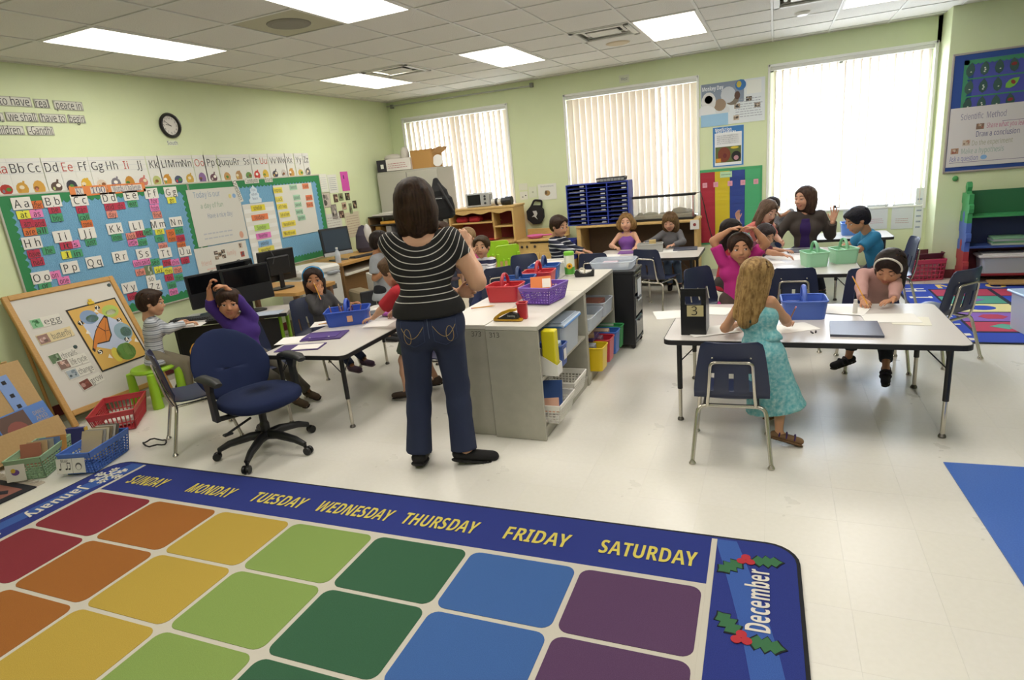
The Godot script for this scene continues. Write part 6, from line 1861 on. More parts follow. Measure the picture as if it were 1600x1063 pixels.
	mark(m, "6f5a40", oval(0.04, 0.06, 8, Vector2(-0.02, -0.01)), 0.002)
	said(m, "8a90a0", "Environment", 0.022, 0, 0.08, 0.2)
	sheet("wall_picture", "white picture page with a small brown animal between the windows", "picture", on_back(-3.12, 1.33), 0.29, 0.23, "e4e6de", "", m)
	o = thing("oven_mitt", "black padded bag with a white emblem hanging between the windows", "bag", Vector3(0, 0, 0))
	o.transform = on_back(-3.32, 1.03, 0.04, -0.12)
	part(o, "pad", mb().prism(poly([-0.12, -0.1, -0.02, -0.17, 0.09, -0.15, 0.135, -0.05, 0.125, 0.06, 0.06, 0.12, -0.07, 0.11, -0.14, 0.02]), 0.06), mt("1c1c1f", 0.8))
	part(o, "strap", mb().tube(bend([Vector3(-0.07, 0.1, 0), Vector3(-0.03, 0.19, 0), Vector3(0.09, 0.19, 0), Vector3(0.09, 0.1, 0)], 0.03), 0.016, 6), mt("1c1c1f", 0.8))
	part(o, "emblem", mb().prism(poly([-0.05, -0.06, -0.01, -0.02, -0.04, 0.03, 0.02, 0.04, 0.04, 0.0, 0.02, -0.05, 0.05, -0.09, -0.01, -0.05]), 0.002, at3(0, 0, 0.031)), mt("c9cbc9", 0.6))
	sheet("wall_sign", "tiny white sign reading West over the middle window", "sign", on_back(-1.9, 2.73, 0.004), 0.14, 0.1, "d5dbc4", "", said(mb(), "8a9098", "West", 0.04, 0, 0, 0.09))
	# brown shelf, mail sorter, tank
	var dark := grained("brown_panel2", "54402c", "604a34", 0.55, Vector3(2, 8, 8), 0.03)
	o = thing("storage_stand", "long wooden stand with a dark back under the middle window", "stand", Vector3(-1.7, 0, -8.42), 0.0)
	part(o, "top", mb().box(Vector3(0, 0.845, 0), Vector3(1.62, 0.03, 0.5), 0.004), maple)
	part(o, "back_panel", mb().box(Vector3(0, 0.43, -0.2), Vector3(1.56, 0.8, 0.02), 0.0), dark)
	part(o, "side_panel", mb().box(Vector3(-0.78, 0.42, 0), Vector3(0.06, 0.82, 0.46), 0.004), maple)
	part(o, "side_panel", mb().box(Vector3(0.78, 0.42, 0), Vector3(0.04, 0.82, 0.46), 0.004), maple)
	part(o, "floor_shelf", mb().box(Vector3(0, 0.1, 0), Vector3(1.52, 0.03, 0.44), 0.003), dark)
	o = thing("mail_sorter", "blue literature sorter with three columns of slots before the middle window", "sorter", Vector3(-2.2, 0.862, -8.36), 0.0)
	var blue := mt("2b3f9e", 0.5)
	var w := 0.86
	var h := 0.54
	for k in 4:
		part(o, "upright", mb().box(Vector3(-w * 0.5 + 0.008 + k * (w - 0.016) / 3.0, h * 0.5, 0), Vector3(0.014, h, 0.3), 0.002), blue)
	part(o, "back_panel", mb().box(Vector3(0, h * 0.5, -0.145), Vector3(w, h, 0.01), 0.0), mt("141830", 0.7))
	part(o, "top", mb().box(Vector3(0, h + 0.006, 0), Vector3(w, 0.014, 0.3), 0.002), blue)
	for r in 10:
		for c in 3:
			var x := -w * 0.5 + (c + 0.5) * w / 3.0
			part(o, "slot_shelf", mb().box(Vector3(x, 0.008 + r * h / 10.0, 0.0), Vector3(w / 3.0 - 0.016, 0.007, 0.3), 0.001), blue)
	for r in 10:
		for c in 3:
			if (r * 5 + c * 3) % 7 == 6:
				continue
			var x := -w * 0.5 + (c + 0.5) * w / 3.0
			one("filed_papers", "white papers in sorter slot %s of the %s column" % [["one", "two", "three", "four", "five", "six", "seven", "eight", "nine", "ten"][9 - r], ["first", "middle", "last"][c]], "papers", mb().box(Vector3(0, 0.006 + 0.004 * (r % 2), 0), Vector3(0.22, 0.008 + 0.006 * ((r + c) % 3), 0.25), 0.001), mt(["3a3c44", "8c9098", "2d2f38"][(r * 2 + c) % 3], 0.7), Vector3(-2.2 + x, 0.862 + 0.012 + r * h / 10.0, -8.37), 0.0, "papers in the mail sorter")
			one("slot_label", "white tab on sorter slot %s of the %s column" % [["one", "two", "three", "four", "five", "six", "seven", "eight", "nine", "ten"][9 - r], ["first", "middle", "last"][c]], "label", mb().box(Vector3(0, 0, 0), Vector3(0.06, 0.016, 0.002), 0.0), mt("d8dce4", 0.6), Vector3(-2.2 + x + 0.08, 0.862 + 0.034 + r * h / 10.0, -8.229), 0.0, "sorter slot tabs")
	o = thing("paper_tray", "dark wire tray of papers on top of the mail sorter", "tray", Vector3(-2.02, 1.418, -8.36), 0.06)
	part(o, "tray", lattice(mb(), 0.36, 0.24, 0.05, 8, 6, 1, 1.05, 0.003, 0.008), mt("3a3c40", 0.4))
	part(o, "papers", mb().box(Vector3(0, 0.02, 0), Vector3(0.3, 0.03, 0.2), 0.002), mt("aeb0b4", 0.7))
	o = thing("fish_tank", "glass tank with rocks and a black light bar beside the mail sorter", "tank", Vector3(-1.35, 0.862, -8.44), 0.0)
	var glass := StandardMaterial3D.new()
	glass.albedo_color = Color(0.92, 0.97, 0.96, 0.08)
	glass.transparency = BaseMaterial3D.TRANSPARENCY_ALPHA
	glass.roughness = 0.03
	for s in [[0, 0.16, 0.76, 0.006], [0, -0.16, 0.76, 0.006], [-0.38, 0, 0.006, 0.32], [0.38, 0, 0.006, 0.32]]:
		part(o, "pane", mb().box(Vector3(s[0], 0.16, s[1]), Vector3(s[2], 0.28, s[3]), 0.0), glass)
	part(o, "base_frame", mb().box(Vector3(0, 0.015, 0), Vector3(0.79, 0.03, 0.35), 0.004), mt("1c1c1e", 0.4))
	part(o, "light_bar", mb().box(Vector3(0, 0.31, 0.02), Vector3(0.82, 0.03, 0.12), 0.005), mt("1a1a1c", 0.4))
	var rocks := [[-0.18, 0.16, 0.04, 0.07], [0.02, 0.14, 0.035, 0.06], [0.2, 0.17, 0.06, 0.07], [0.32, 0.07, 0.05, 0.06], [-0.32, 0.06, 0.04, 0.06]]
	for s in rocks:
		part(o, "rock", mb().ball(Vector3(s[0], 0.03 + s[2], 0.0), Vector3(s[1] * 0.7, s[2], s[3]), 9), grained("rock", "6f6552", "8c8168", 0.9, Vector3(12, 12, 12), 0.1))
	part(o, "gravel", mb().box(Vector3(0, 0.05, 0), Vector3(0.75, 0.04, 0.31), 0.0), grained("gravel", "7d725c", "978b70", 0.95, Vector3(30, 30, 30), 0.3))
	o = thing("wall_cable", "thin dark cord hanging down the wall from the tank light", "cord", Vector3.ZERO)
	part(o, "cord", mb().tube([Vector3(-0.95, 1.17, -8.46), Vector3(-0.90, 1.18, -8.6), Vector3(-0.88, 1.0, -8.82), Vector3(-0.82, 0.7, -8.83), Vector3(-0.74, 0.4, -8.83), Vector3(-0.62, 0.22, -8.8), Vector3(-0.42, 0.16, -8.78)], 0.006, 6), mt("3a3a36", 0.5))
	sheet("tank_card", "small white card with a dark red dot below the tank's end", "card", at3(-0.93, 0.80, -8.16), 0.11, 0.12, "dcdad4", "", mark(mb(), "8a3a3a", oval(0.04, 0.04, 12)))
	# posters
	m = mb()
	mark(m, "8794a8", rect(-0.12, 0.13, 0.52, 0.26), 0.0014)
	for s in [[-0.29, 0.04, 0.18, 0.24, "dcdcdc"], [-0.29, 0.07, 0.1, 0.1, "b58a8a"], [-0.15, -0.01, 0.15, 0.15, "9a8672"], [-0.05, 0.1, 0.18, 0.2, "c9ced6"], [0.0, 0.03, 0.16, 0.12, "7d7468"], [0.06, 0.08, 0.07, 0.1, "5d4438"], [-0.32, -0.08, 0.22, 0.16, "e6e8ec"], [-0.12, -0.08, 0.18, 0.12, "d9dce0"]]:
		mark(m, s[4], oval(s[2], s[3], 14, Vector2(s[0], s[1])), 0.0018 + 0.0002 * absf(s[0]))
	mark(m, "3c78b8", oval(0.13, 0.13, 16, Vector2(0.10, 0.2)), 0.0024)
	mark(m, "c9b84e", oval(0.06, 0.08, 10, Vector2(0.08, 0.21)), 0.0028)
	mark(m, "9ec8e8", rect(-0.22, -0.19, 0.34, 0.15), 0.0026)
	said(m, "eef2f6", "Monkey Day", 0.05, -0.24, 0.2, 0.26, 0.003, "Droid Sans", true)
	scribble(m, "5c86b0", -0.22, -0.19, 0.28, 0.12, 5, 3)
	mark(m, "e9ece8", rect(0.26, 0.16, 0.17, 0.16), 0.002)
	scribble(m, "9aa0aa", 0.26, 0.16, 0.14, 0.13, 5, 4)
	scribble(m, "a4aab6", 0.2, -0.08, 0.32, 0.24, 8, 6)
	for s in [[0.06, -0.05, 4], [0.2, 0.02, 5], [0.3, -0.06, 6], [0.05, -0.19, 7]]:
		small_photo(m, s[0], s[1], 0.07, 0.06, s[2])
	sheet("animal_poster", "large pale poster of snow monkeys between the bright windows", "poster", on_back(-0.52, 2.255, 0.005, 0.0), 0.78, 0.52, "dfe6ea", "", m)
	m = mb()
	mark(m, "3f7ec0", rect(0, 0, 0.38, 0.5), 0.0013)
	mark(m, "e6e9ec", rect(0, -0.03, 0.335, 0.41), 0.0016)
	said(m, "f0f2f4", "Nonfiction", 0.04, -0.06, 0.215, 0.2, 0.0022, "Droid Sans", true)
	said(m, "f0f2f4", "Text Features", 0.04, -0.03, 0.18, 0.25, 0.0022, "Droid Sans", true)
	scribble(m, "9aa2ae", 0, 0.09, 0.28, 0.12, 5, 9)
	mark(m, "5d6a3a", rect(0.0, -0.1, 0.32, 0.2), 0.0018)
	for s in [[-0.05, -0.1, 0.16, 0.19, "7a3c28"], [-0.04, -0.085, 0.08, 0.1, "c99a94"], [-0.04, -0.115, 0.05, 0.06, "6a2a2a"], [0.1, -0.13, 0.12, 0.13, "1f1f20"], [0.1, -0.15, 0.06, 0.06, "b88a94"], [0.08, -0.02, 0.1, 0.03, "d0b83c"]]:
		mark(m, s[4], oval(s[2], s[3], 14, Vector2(s[0], s[1])), 0.0022 + 0.0003 * absf(s[1]) * 10.0)
	mark(m, "dc9a34", rect(-0.12, -0.17, 0.06, 0.05), 0.003)
	sheet("animal_poster", "blue-edged poster with a laughing ape and a dark animal", "poster", on_back(-0.57, 1.72, 0.005), 0.385, 0.51, "dfe6ea", "", m)
	# coloured pocket chart
	o = thing("pocket_chart", "tall pocket chart with red yellow blue and green columns below the posters", "pocket chart")
	o.transform = on_back(-0.545, 0.945, 0.008)
	part(o, "backing", mb().box(Vector3(0, 0, 0), Vector3(0.79, 1.0, 0.008), 0.001), mt("49a56c", 0.6))
	var c4 := ["a8283c", "d0bb2a", "2d4492", "4fae78"]
	for k in 4:
		var col := part(o, "column", mb().box(Vector3(-0.285 + k * 0.188, -0.005, 0.006), Vector3(0.186, 0.94, 0.006), 0.001), mt(c4[k], 0.5))
		for r in 9:
			part(col, "pocket", mb().box(Vector3(-0.285 + k * 0.188, -0.44 + r * 0.1, 0.0105), Vector3(0.18, 0.05, 0.003), 0.0005), mt(c4[k], 0.35))
	var pc := on_back(-0.545, 0.945, 0.022)
	for k in 5:
		sheet("price_card", "pink square card number %s along the pocket chart" % ["one", "two", "three", "four", "five"][k], "card", pc * at3(-0.32 + k * 0.16 - (0.02 if k == 1 else 0.0), 0.30 - 0.0 * k, 0), 0.06, 0.065, "e3a3b4", "pink chart cards", scribble(mb(), "a8687c", 0, 0, 0.035, 0.03, 2, k + 2))
	sheet("chart_title", "small mint title card at the top of the pocket chart", "card", pc * at3(-0.05, 0.42, 0.001), 0.15, 0.075, "b9dcb4", "", scribble(mb(), "6a8a6c", 0, 0, 0.12, 0.03, 1, 3))
	# papers below the brightest window
	var sk := [["8ab0c4", "pale drawing with blue scribbles below the brightest window"], ["c48aa0", "pale drawing with pink flowers next to the first one"], ["b08a8a", "pale drawing with a red kite nearest the pier"]]
	for k in 3:
		m = scribble(mb(), sk[k][0], 0.0, -0.05, 0.14, 0.07, 3, k + 4)
		mark(m, "4a4a4c", oval(0.02, 0.02, 8, Vector2(0.09, 0.12)))
		sheet("drawing", sk[k][1], "drawing", on_back([0.92, 1.18, 1.45][k], [0.67, 0.7, 0.69][k], 0.004), 0.23, 0.3, "d6dde0", "window drawings", m)
	sheet("number_strip", "tall white strip of small drawings at the pier corner", "strip", on_back(1.62, 0.72, 0.005), 0.09, 0.6, "dfe6e6", "", scribble(mb(), "8a9ab0", 0, 0, 0.05, 0.4, 6, 6))
	# corner: grey cupboard with boxes, rack of papers, tripod
	o = thing("grey_cabinet", "tall pale grey metal cabinet in the corner by the windows", "cabinet", Vector3(-5.1, 0, -8.44), 0.0)
	part(o, "body", mb().box(Vector3(0, 0.92, 0), Vector3(1.06, 1.84, 0.5), 0.006), mt("aeaca2", 0.5))
	part(o, "door", mb().box(Vector3(-0.265, 0.93, 0.258), Vector3(0.52, 1.76, 0.018), 0.004), mt("b3b1a7", 0.5))
	part(o, "door", mb().box(Vector3(0.265, 0.93, 0.258), Vector3(0.52, 1.76, 0.018), 0.004), mt("b3b1a7", 0.5))
	part(o, "handle", mb().box(Vector3(0.04, 1.0, 0.275), Vector3(0.02, 0.12, 0.02), 0.004), mt("8c8c88", 0.3, 0.7))
	o = thing("printed_carton", "white printed carton with a black end on the grey cabinet", "box", Vector3(-5.36, 1.842, -8.36), 0.08)
	part(o, "carton", mb().box(Vector3(0.06, 0.09, 0), Vector3(0.5, 0.17, 0.3), 0.004), mt("ddd8d4", 0.6))
	part(o, "black_end", mb().box(Vector3(-0.18, 0.09, 0.003), Vector3(0.16, 0.172, 0.3), 0.003), mt("262430", 0.5))
	part(o, "black_end_tag", mb().box(Vector3(-0.17, 0.08, 0.155), Vector3(0.05, 0.06, 0.002), 0.0), mt("e3e3e0", 0.6))
	m = scribble(mb(), "b06a74", 0.09, 0.08, 0.32, 0.09, 3, 7)
	part(o, "print", m, inked()).position.z = 0.15
	o = thing("cardboard_box", "open brown cardboard box beside the printed carton", "box", Vector3(-4.86, 1.842, -8.42), -0.1)
	part(o, "box", tub(mb(), 0.4, 0.3, 0.26, 1.02), mt("b58a50", 0.8))
	part(o, "flap", mb().box(Vector3(0.26, 0.24, 0), Vector3(0.14, 0.006, 0.28), 0.001, Basis.from_euler(Vector3(0, 0, 0.6))), mt("c49a62", 0.8))
	o = thing("plush_toy", "grey and white cloth bundle lying over the printed carton", "cloth", Vector3(-5.3, 2.01, -8.38), 0.0)
	part(o, "cloth", mb().ball(Vector3(-0.12, 0.03, 0), Vector3(0.16, 0.06, 0.1), 12).ball(Vector3(0.1, 0.06, 0), Vector3(0.07, 0.12, 0.07), 10), mt("c9c4bc", 0.9))
	one("round_plate", "white round disc leaning beside the cardboard box", "disc", mb().lathe([Vector2(0.0, 0), Vector2(0.085, 0.0), Vector2(0.085, 0.012), Vector2(0, 0.012)], Vector3.ZERO, 24, Basis.from_euler(Vector3(HALF * 0.92, 0, 0))), mt("e6e4e2", 0.4), Vector3(-4.6, 1.93, -8.3))
	o = thing("paper_rack", "dark rack stacked with papers and folders before the grey cabinet", "rack", Vector3(-5.22, 0, -7.98), 0.0)
	var black := mt("2a2622", 0.5)
	for s in [-0.42, 0.42]:
		part(o, "side", mb().box(Vector3(s, 0.6, 0), Vector3(0.025, 1.2, 0.34), 0.003), grained("rack_side", "83694a", "8d7352", 0.5, Vector3(8, 2, 8), 0.03))
	for y in [0.45, 0.8, 1.08, 1.2]:
		part(o, "shelf", mb().box(Vector3(0, y, 0), Vector3(0.86, 0.018, 0.34), 0.002), black)
	rng.seed = 31
	for k in 6:
		one("paper_pile", ["lowest white pile on top of the dark rack", "second loose pile on top of the dark rack", "slate folder pile on top of the dark rack", "white ruffled sheets at the rack's window end", "topmost white sheets on the dark rack", "blue-edged folder on top of the dark rack"][k], "papers", mb().box(Vector3.ZERO, Vector3(0.34, 0.02, 0.26), 0.003), mt(["d9d6ce", "c9c6c0", "6a6c7c", "d3d0c8", "dedbd4", "8a8ea4"][k], 0.7), Vector3(-5.42 + 0.2 * (k % 3) + 0.04 * k, 1.222 + 0.021 * (k / 2), -7.98), rng.randf_range(-0.3, 0.3), "papers on the dark rack")
	for k in 4:
		one("magazine_box", ["brown file box first along the rack", "striped file box second along the rack", "grey file box third along the rack", "tan file box last along the rack"][k], "file box", mb().prism(poly([-0.13, 0.0, 0.13, 0.0, 0.13, 0.2, 0.02, 0.25, -0.13, 0.25]), 0.09, at3(0, 0, 0, HALF)), mt(["b08a4a", "a8aab0", "8f9098", "b9975c"][k], 0.6), Vector3(-5.52 + k * 0.19, 0.81, -7.98), 0.0, "file boxes in the dark rack")
	one("gold_folder", "yellow envelope lying on the dark rack's upper shelf", "envelope", mb().box(Vector3(0, 0.02, 0), Vector3(0.5, 0.04, 0.28), 0.004), mt("c9963a", 0.6), Vector3(-5.2, 1.09, -7.97), 0.1)
	o = thing("camera_tripod", "black camera tripod carrying a slung black bag before the corner window", "tripod", Vector3(-3.98, 0, -7.05), 0.0)
	for k in 3:
		var a := TAU * k / 3.0 + 0.4
		part(o, "leg", mb().bar(Vector3(cos(a) * 0.03, 1.2, sin(a) * 0.03), Vector3(cos(a) * 0.26, 0, sin(a) * 0.26), 0.016, 8, 0.011), mt("1c1c1e", 0.4))
	part(o, "column", mb().bar(Vector3(0, 0.9, 0), Vector3(0, 1.5, 0), 0.014), mt("1c1c1e", 0.4))
	o = thing("camera_bag", "black quilted camera bag hung on the tripod", "bag", Vector3(-3.9, 1.16, -7.02), 0.0)
	var cloth := grained("bag_cloth", "141416", "232326", 0.9, Vector3(30, 30, 30), 0.3)
	part(o, "bag", mb().lathe([Vector2(0, 0), Vector2(0.12, 0.0), Vector2(0.16, 0.03), Vector2(0.175, 0.14), Vector2(0.165, 0.25), Vector2(0.13, 0.29), Vector2(0.12, 0.36), Vector2(0.07, 0.43), Vector2(0.03, 0.52), Vector2(0, 0.53)], Vector3.ZERO, 18, Basis.from_euler(Vector3(0, 0, 0.12)), 1.0, 0.75), cloth)
	part(o, "strap", mb().tube([Vector3(-0.06, 0.5, 0), Vector3(0.1, 0.3, 0.1), Vector3(0.18, 0.1, 0.06)], 0.014, 6), mt("2b2b2e", 0.8))
	part(o, "buckle", mb().box(Vector3(0.0, 0.27, 0.118), Vector3(0.13, 0.012, 0.012), 0.002), mt("9a9a9c", 0.4))


# ---------------------------------------------------------------- the wall to the right
func right_wall() -> void:
	var z := BOARD_WALL
	var o := thing("bulletin_board", "blue bulletin board of leaf cut-outs with a wavy green inner border", "bulletin board")
	o.transform = on_back(2.5, 1.81, 0.012, 0.0, z)
	part(o, "backing", mb().box(Vector3(0, 0, 0), Vector3(1.5, 1.2, 0.014), 0.0), mt("2a4a94", 0.7))
	for s in [[0, 0.608, 1.53, 0.02], [0, -0.608, 1.53, 0.02], [-0.758, 0, 0.02, 1.23], [0.758, 0, 0.02, 1.23]]:
		part(o, "frame_rail", mb().box(Vector3(s[0], s[1], 0.004), Vector3(s[2], s[3], 0.022), 0.003), mt("bdb4b4", 0.35, 0.5))
	part(o, "violet_field", mb().box(Vector3(0.08, 0.265, 0.008), Vector3(1.3, 0.56, 0.004), 0.0), mt("4b51a8", 0.7))
	for s in [[Vector2(-0.66, 0.54), Vector2(-0.66, -0.02)], [Vector2(0.72, 0.54), Vector2(-0.66, 0.54)]]:
		part(o, "border_strip", scalloped(mb(), s[0], s[1], 0.05, 0.04), mt("3f8a66", 0.7)).position.z = 0.012
	for y in [0.35, 0.17, -0.01]:
		part(o, "divider_strip", mb().box(Vector3(0.06, y, 0.012), Vector3(1.36, 0.014, 0.003), 0.0), mt("3f8a66", 0.7))
	part(o, "divider_strip", mb().box(Vector3(0.03, 0.26, 0.0125), Vector3(0.04, 0.56, 0.003), 0.0), mt("3f8a66", 0.7))
	var leaf := poly([0, -0.07, 0.03, -0.045, 0.04, -0.005, 0.03, 0.035, 0.0, 0.075, -0.03, 0.035, -0.04, -0.005, -0.03, -0.045])
	var place := on_back(2.5, 1.81, 0.026, 0.0, z)
	var hue := ["3a5a54", "3f5f58", "365650"]
	var rows := ["top", "middle", "lower"]
	var cols := ["first", "second", "third", "fourth"]
	for b in 2:
		for r in 3:
			for c in 4:
				var bright: bool = (r == 1 and c == 3 and b == 0) or (r == 2 and c == 0 and b == 1)
				var x := -0.60 + c * 0.125 + b * 0.66
				var y := 0.44 - r * 0.175
				var lm := one("leaf_cutout", "%s paper leaf, %s in the %s row of the %s group" % ["bright green" if bright else "dark green", cols[c], rows[r], ["nearer", "farther"][b]], "paper leaf", mb().prism(leaf, 0.002), mt("79b84a" if bright else hue[(r + c) % 3], 0.7), Vector3.ZERO, 0.0, "leaf cut-outs")
				lm.transform = place * at3(x, y, 0, 0, 0, -0.9 if bright else 0.08 * (c - 1.5))
				var m := mb()
				if c == 3:
					mark(m, "8a3030", oval(0.05, 0.035, 10, Vector2(0, 0.01)))
				elif c == 1:
					for k in 3:
						mark(m, "d8dcd4", rect(0.006 * (k % 2), -0.03 + k * 0.018, 0.014, 0.012))
				else:
					mark(m, "cfd6c4", oval(0.016, 0.012, 8, Vector2(0.008, -0.02)))
				part(lm, "egg_print", m, inked())
	var m := mb()
	said(m, "8a86a0", "Scientific  Method", 0.06, -0.22, 0.21, 0.4)
	said(m, "c06a90", "Share what you learned", 0.05, 0.02, 0.1, 0.4)
	said(m, "5a5a88", "Draw a conclusion", 0.055, -0.08, 0.02, 0.38)
	said(m, "a8a890", "Do the experiment", 0.05, -0.12, -0.07, 0.36)
	said(m, "9ab0a8", "Make a hypothesis", 0.055, -0.2, -0.15, 0.38)
	said(m, "7a7ab0", "Ask a question", 0.052, -0.36, -0.225, 0.26)
	for s in [[-0.24, 0.1, 5], [-0.35, -0.06, 6], [-0.45, -0.14, 8]]:
		small_photo(m, s[0], s[1], 0.07, 0.06, s[2], ["b08a70", "8a7060", "c9b8a8", "9a5a50"])
	mark(m, "8ab4e0", oval(0.06, 0.05, 10, Vector2(-0.18, -0.225)))
	mark(m, "6a5a88", rect(0.0, -0.265, 0.98, 0.004))
	mark(m, "6a5a88", rect(0.2, 0.135, 0.5, 0.004))
	sheet("method_chart", "white hand-lettered chart reading Scientific Method below the leaf board", "chart", on_back(2.275, 1.565, 0.028, 0.0, z), 1.04, 0.62, "d6d2d2", "", m)
	sheet("curled_page", "white page hanging aslant over the chart's far edge", "page", on_back(2.60, 1.60, 0.034, 0.45, z), 0.3, 0.2, "dcdadc", "", small_photo(mb(), 0.05, -0.03, 0.07, 0.05, 3))
	one("wall_peg", "small green round peg on the wall under the leaf board", "peg", mb().ball(Vector3(0, 0, 0.01), Vector3(0.03, 0.03, 0.02), 12), mt("4a9a54", 0.5), Vector3(1.86, 1.13, z + 0.004))
	# puzzle-sided bookshelf
	o = thing("puzzle_bookshelf", "children's bookshelf with puzzle-shaped green blue and red side", "bookshelf", Vector3(2.62, 0, -8.25), 0.0)
	o.scale.z = 0.72
	var wave := func(y0: float, y1: float, top: bool) -> PackedVector2Array:
		var p := PackedVector2Array()
		for s in [[-0.2, y0], [0.2, y0]]:
			p.append(Vector2(s[0], s[1]))
		var mid := (y0 + y1) * 0.5
		p.append_array([Vector2(0.2, mid - 0.05), Vector2(0.24, mid - 0.04), Vector2(0.25, mid), Vector2(0.24, mid + 0.04), Vector2(0.2, mid + 0.05), Vector2(0.2, y1)])
		p.append_array([Vector2(0.05, y1), Vector2(0.03, y1 + 0.03), Vector2(0.06, y1 + 0.07), Vector2(0.04, y1 + 0.11), Vector2(0.0, y1 + 0.125), Vector2(-0.04, y1 + 0.11), Vector2(-0.06, y1 + 0.07), Vector2(-0.03, y1 + 0.03), Vector2(-0.05, y1)])
		p.append_array([Vector2(-0.2, y1), Vector2(-0.2, mid + 0.05), Vector2(-0.16, mid + 0.04), Vector2(-0.15, mid), Vector2(-0.16, mid - 0.04), Vector2(-0.2, mid - 0.05)])
		return p
	var hex := ["a83a40", "4a68b8", "3f9a5c"]
	for k in 3:
		for s in [-1, 1]:
			part(o, "puzzle_side", mb().prism(wave.call(0.04 + k * 0.31, 0.35 + k * 0.31, k == 2), 0.05 - 0.003 * k, Transform3D(Basis(Vector3(0, 0, 1), Vector3(0, 1, 0), Vector3(-1, 0, 0)), Vector3(s * 0.66, 0, 0))), mt(hex[k], 0.5))
	part(o, "foot", mb().box(Vector3(-0.66, 0.04, 0.16), Vector3(0.07, 0.1, 0.12), 0.01).box(Vector3(-0.66, 0.04, -0.16), Vector3(0.07, 0.1, 0.12), 0.01), mt("8f2230", 0.5))
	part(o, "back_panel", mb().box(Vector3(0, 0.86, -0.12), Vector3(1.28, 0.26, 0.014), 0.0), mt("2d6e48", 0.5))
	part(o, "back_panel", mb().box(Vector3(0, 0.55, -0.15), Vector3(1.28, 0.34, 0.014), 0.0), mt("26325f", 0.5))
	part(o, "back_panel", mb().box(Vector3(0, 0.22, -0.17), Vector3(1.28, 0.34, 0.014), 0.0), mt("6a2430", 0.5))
	part(o, "shelf", mb().box(Vector3(0, 0.725, 0.03), Vector3(1.28, 0.024, 0.3), 0.004), mt("3f9a5c", 0.5))
	part(o, "shelf", mb().box(Vector3(0, 0.395, 0.03), Vector3(1.28, 0.024, 0.36), 0.004), mt("3a5296", 0.5))
	part(o, "shelf", mb().box(Vector3(0, 0.09, 0.03), Vector3(1.28, 0.024, 0.38), 0.004), mt("8f2230", 0.5))
	for k in 8:
		one("magazine", "thin green-spined magazine %s in the %s stack on the puzzle shelf" % [["at the bottom", "second up", "third up", "on top"][k % 4], ["nearer", "farther"][k / 4]], "magazine", mb().box(Vector3(0, 0.011, 0), Vector3(0.3, 0.02, 0.2), 0.002), mt(["b9c4b0", "6aa07a", "a8b4b4", "7fae8c"][k % 4], 0.5), Vector3(2.34 + (k / 4) * 0.4, 0.408 + (k % 4) * 0.0215, -8.21), 0.05 * (k % 3 - 1), "magazines on the puzzle shelf")
	o = thing("toy_box", "clear storage box of small coloured toys with a white lid", "storage box", Vector3(2.38, 0.103, -8.22), 0.0)
	part(o, "box", tub(mb(), 0.52, 0.22, 0.17, 1.08), mats["clear"])
	part(o, "lid", mb().box(Vector3(0, 0.185, 0), Vector3(0.6, 0.03, 0.27), 0.012).box(Vector3(0, 0.205, 0), Vector3(0.52, 0.02, 0.22), 0.008), mt("d9d6d6", 0.4))
	var rng := RandomNumberGenerator.new()
	rng.seed = 12
	var toys := mb()
	for k in 90:
		toys.tint = ink(["b0803c", "a84a3c", "d0c090", "7a8a4c", "c9a06a"][k % 5])
		toys.ball(Vector3(rng.randf_range(-0.22, 0.22), rng.randf_range(0.02, 0.07), rng.randf_range(-0.09, 0.09)), Vector3(0.018, 0.014, 0.018), 6)
	part(o, "toys", toys, inked()).set_meta("kind", "stuff")
	one("wood_tray", "thin pale wooden tray sticking out under the toy box", "tray", mb().box(Vector3(0, 0.012, 0), Vector3(0.7, 0.02, 0.2), 0.003), mt("b9945c", 0.6), Vector3(2.5, 0.02, -7.95), -0.06)
	# red laundry-like basket by the pier, crates at the picture edge
	o = thing("red_crate", "pink-red open crate on the floor at the pier", "crate", Vector3(1.6, 0, -8.42), 0.2)
	part(o, "crate", lattice(mb(), 0.36, 0.3, 0.24, 9, 8, 4, 1.1, 0.007, 0.04), mt("c0405c", 0.5))
	part(o, "contents", mb().box(Vector3(0, 0.1, 0), Vector3(0.3, 0.16, 0.25), 0.01), mt("d08a94", 0.7))
	one("lid_tray", "dark red shallow tray resting on the pink-red crate", "tray", tub(mb(), 0.36, 0.28, 0.06, 1.08), mt("5c2430", 0.5), Vector3(1.6, 0.25, -8.42), 0.2)
	o = thing("clear_crate", "pale blue clear storage box at the picture's edge on the learning rug", "storage box", Vector3(2.08, 0.014, -6.0), 0.15)
	part(o, "box", tub(mb(), 0.4, 0.5, 0.3, 1.06), mats["clear"])
	part(o, "rim", mb().box(Vector3(0, 0.31, 0), Vector3(0.45, 0.02, 0.55), 0.006), mt("a9c0e0", 0.4))
	o = thing("green_crate", "green lattice crate with a blue rim stacked on the pale blue box", "crate", Vector3(2.18, 0.337, -6.05), 0.15)
	part(o, "lattice", lattice(mb(), 0.36, 0.44, 0.24, 6, 7, 3, 1.05, 0.008, 0.05), mt("4f9a54", 0.5))
	part(o, "lining", mb().box(Vector3(0, 0.11, 0), Vector3(0.32, 0.2, 0.4), 0.006), mt("1f6a34", 0.6))
	part(o, "rim", mb().box(Vector3(0, 0.245, 0.235), Vector3(0.4, 0.04, 0.02), 0.005).box(Vector3(0, 0.245, -0.235), Vector3(0.4, 0.04, 0.02), 0.005), mt("4a7ac8", 0.4))


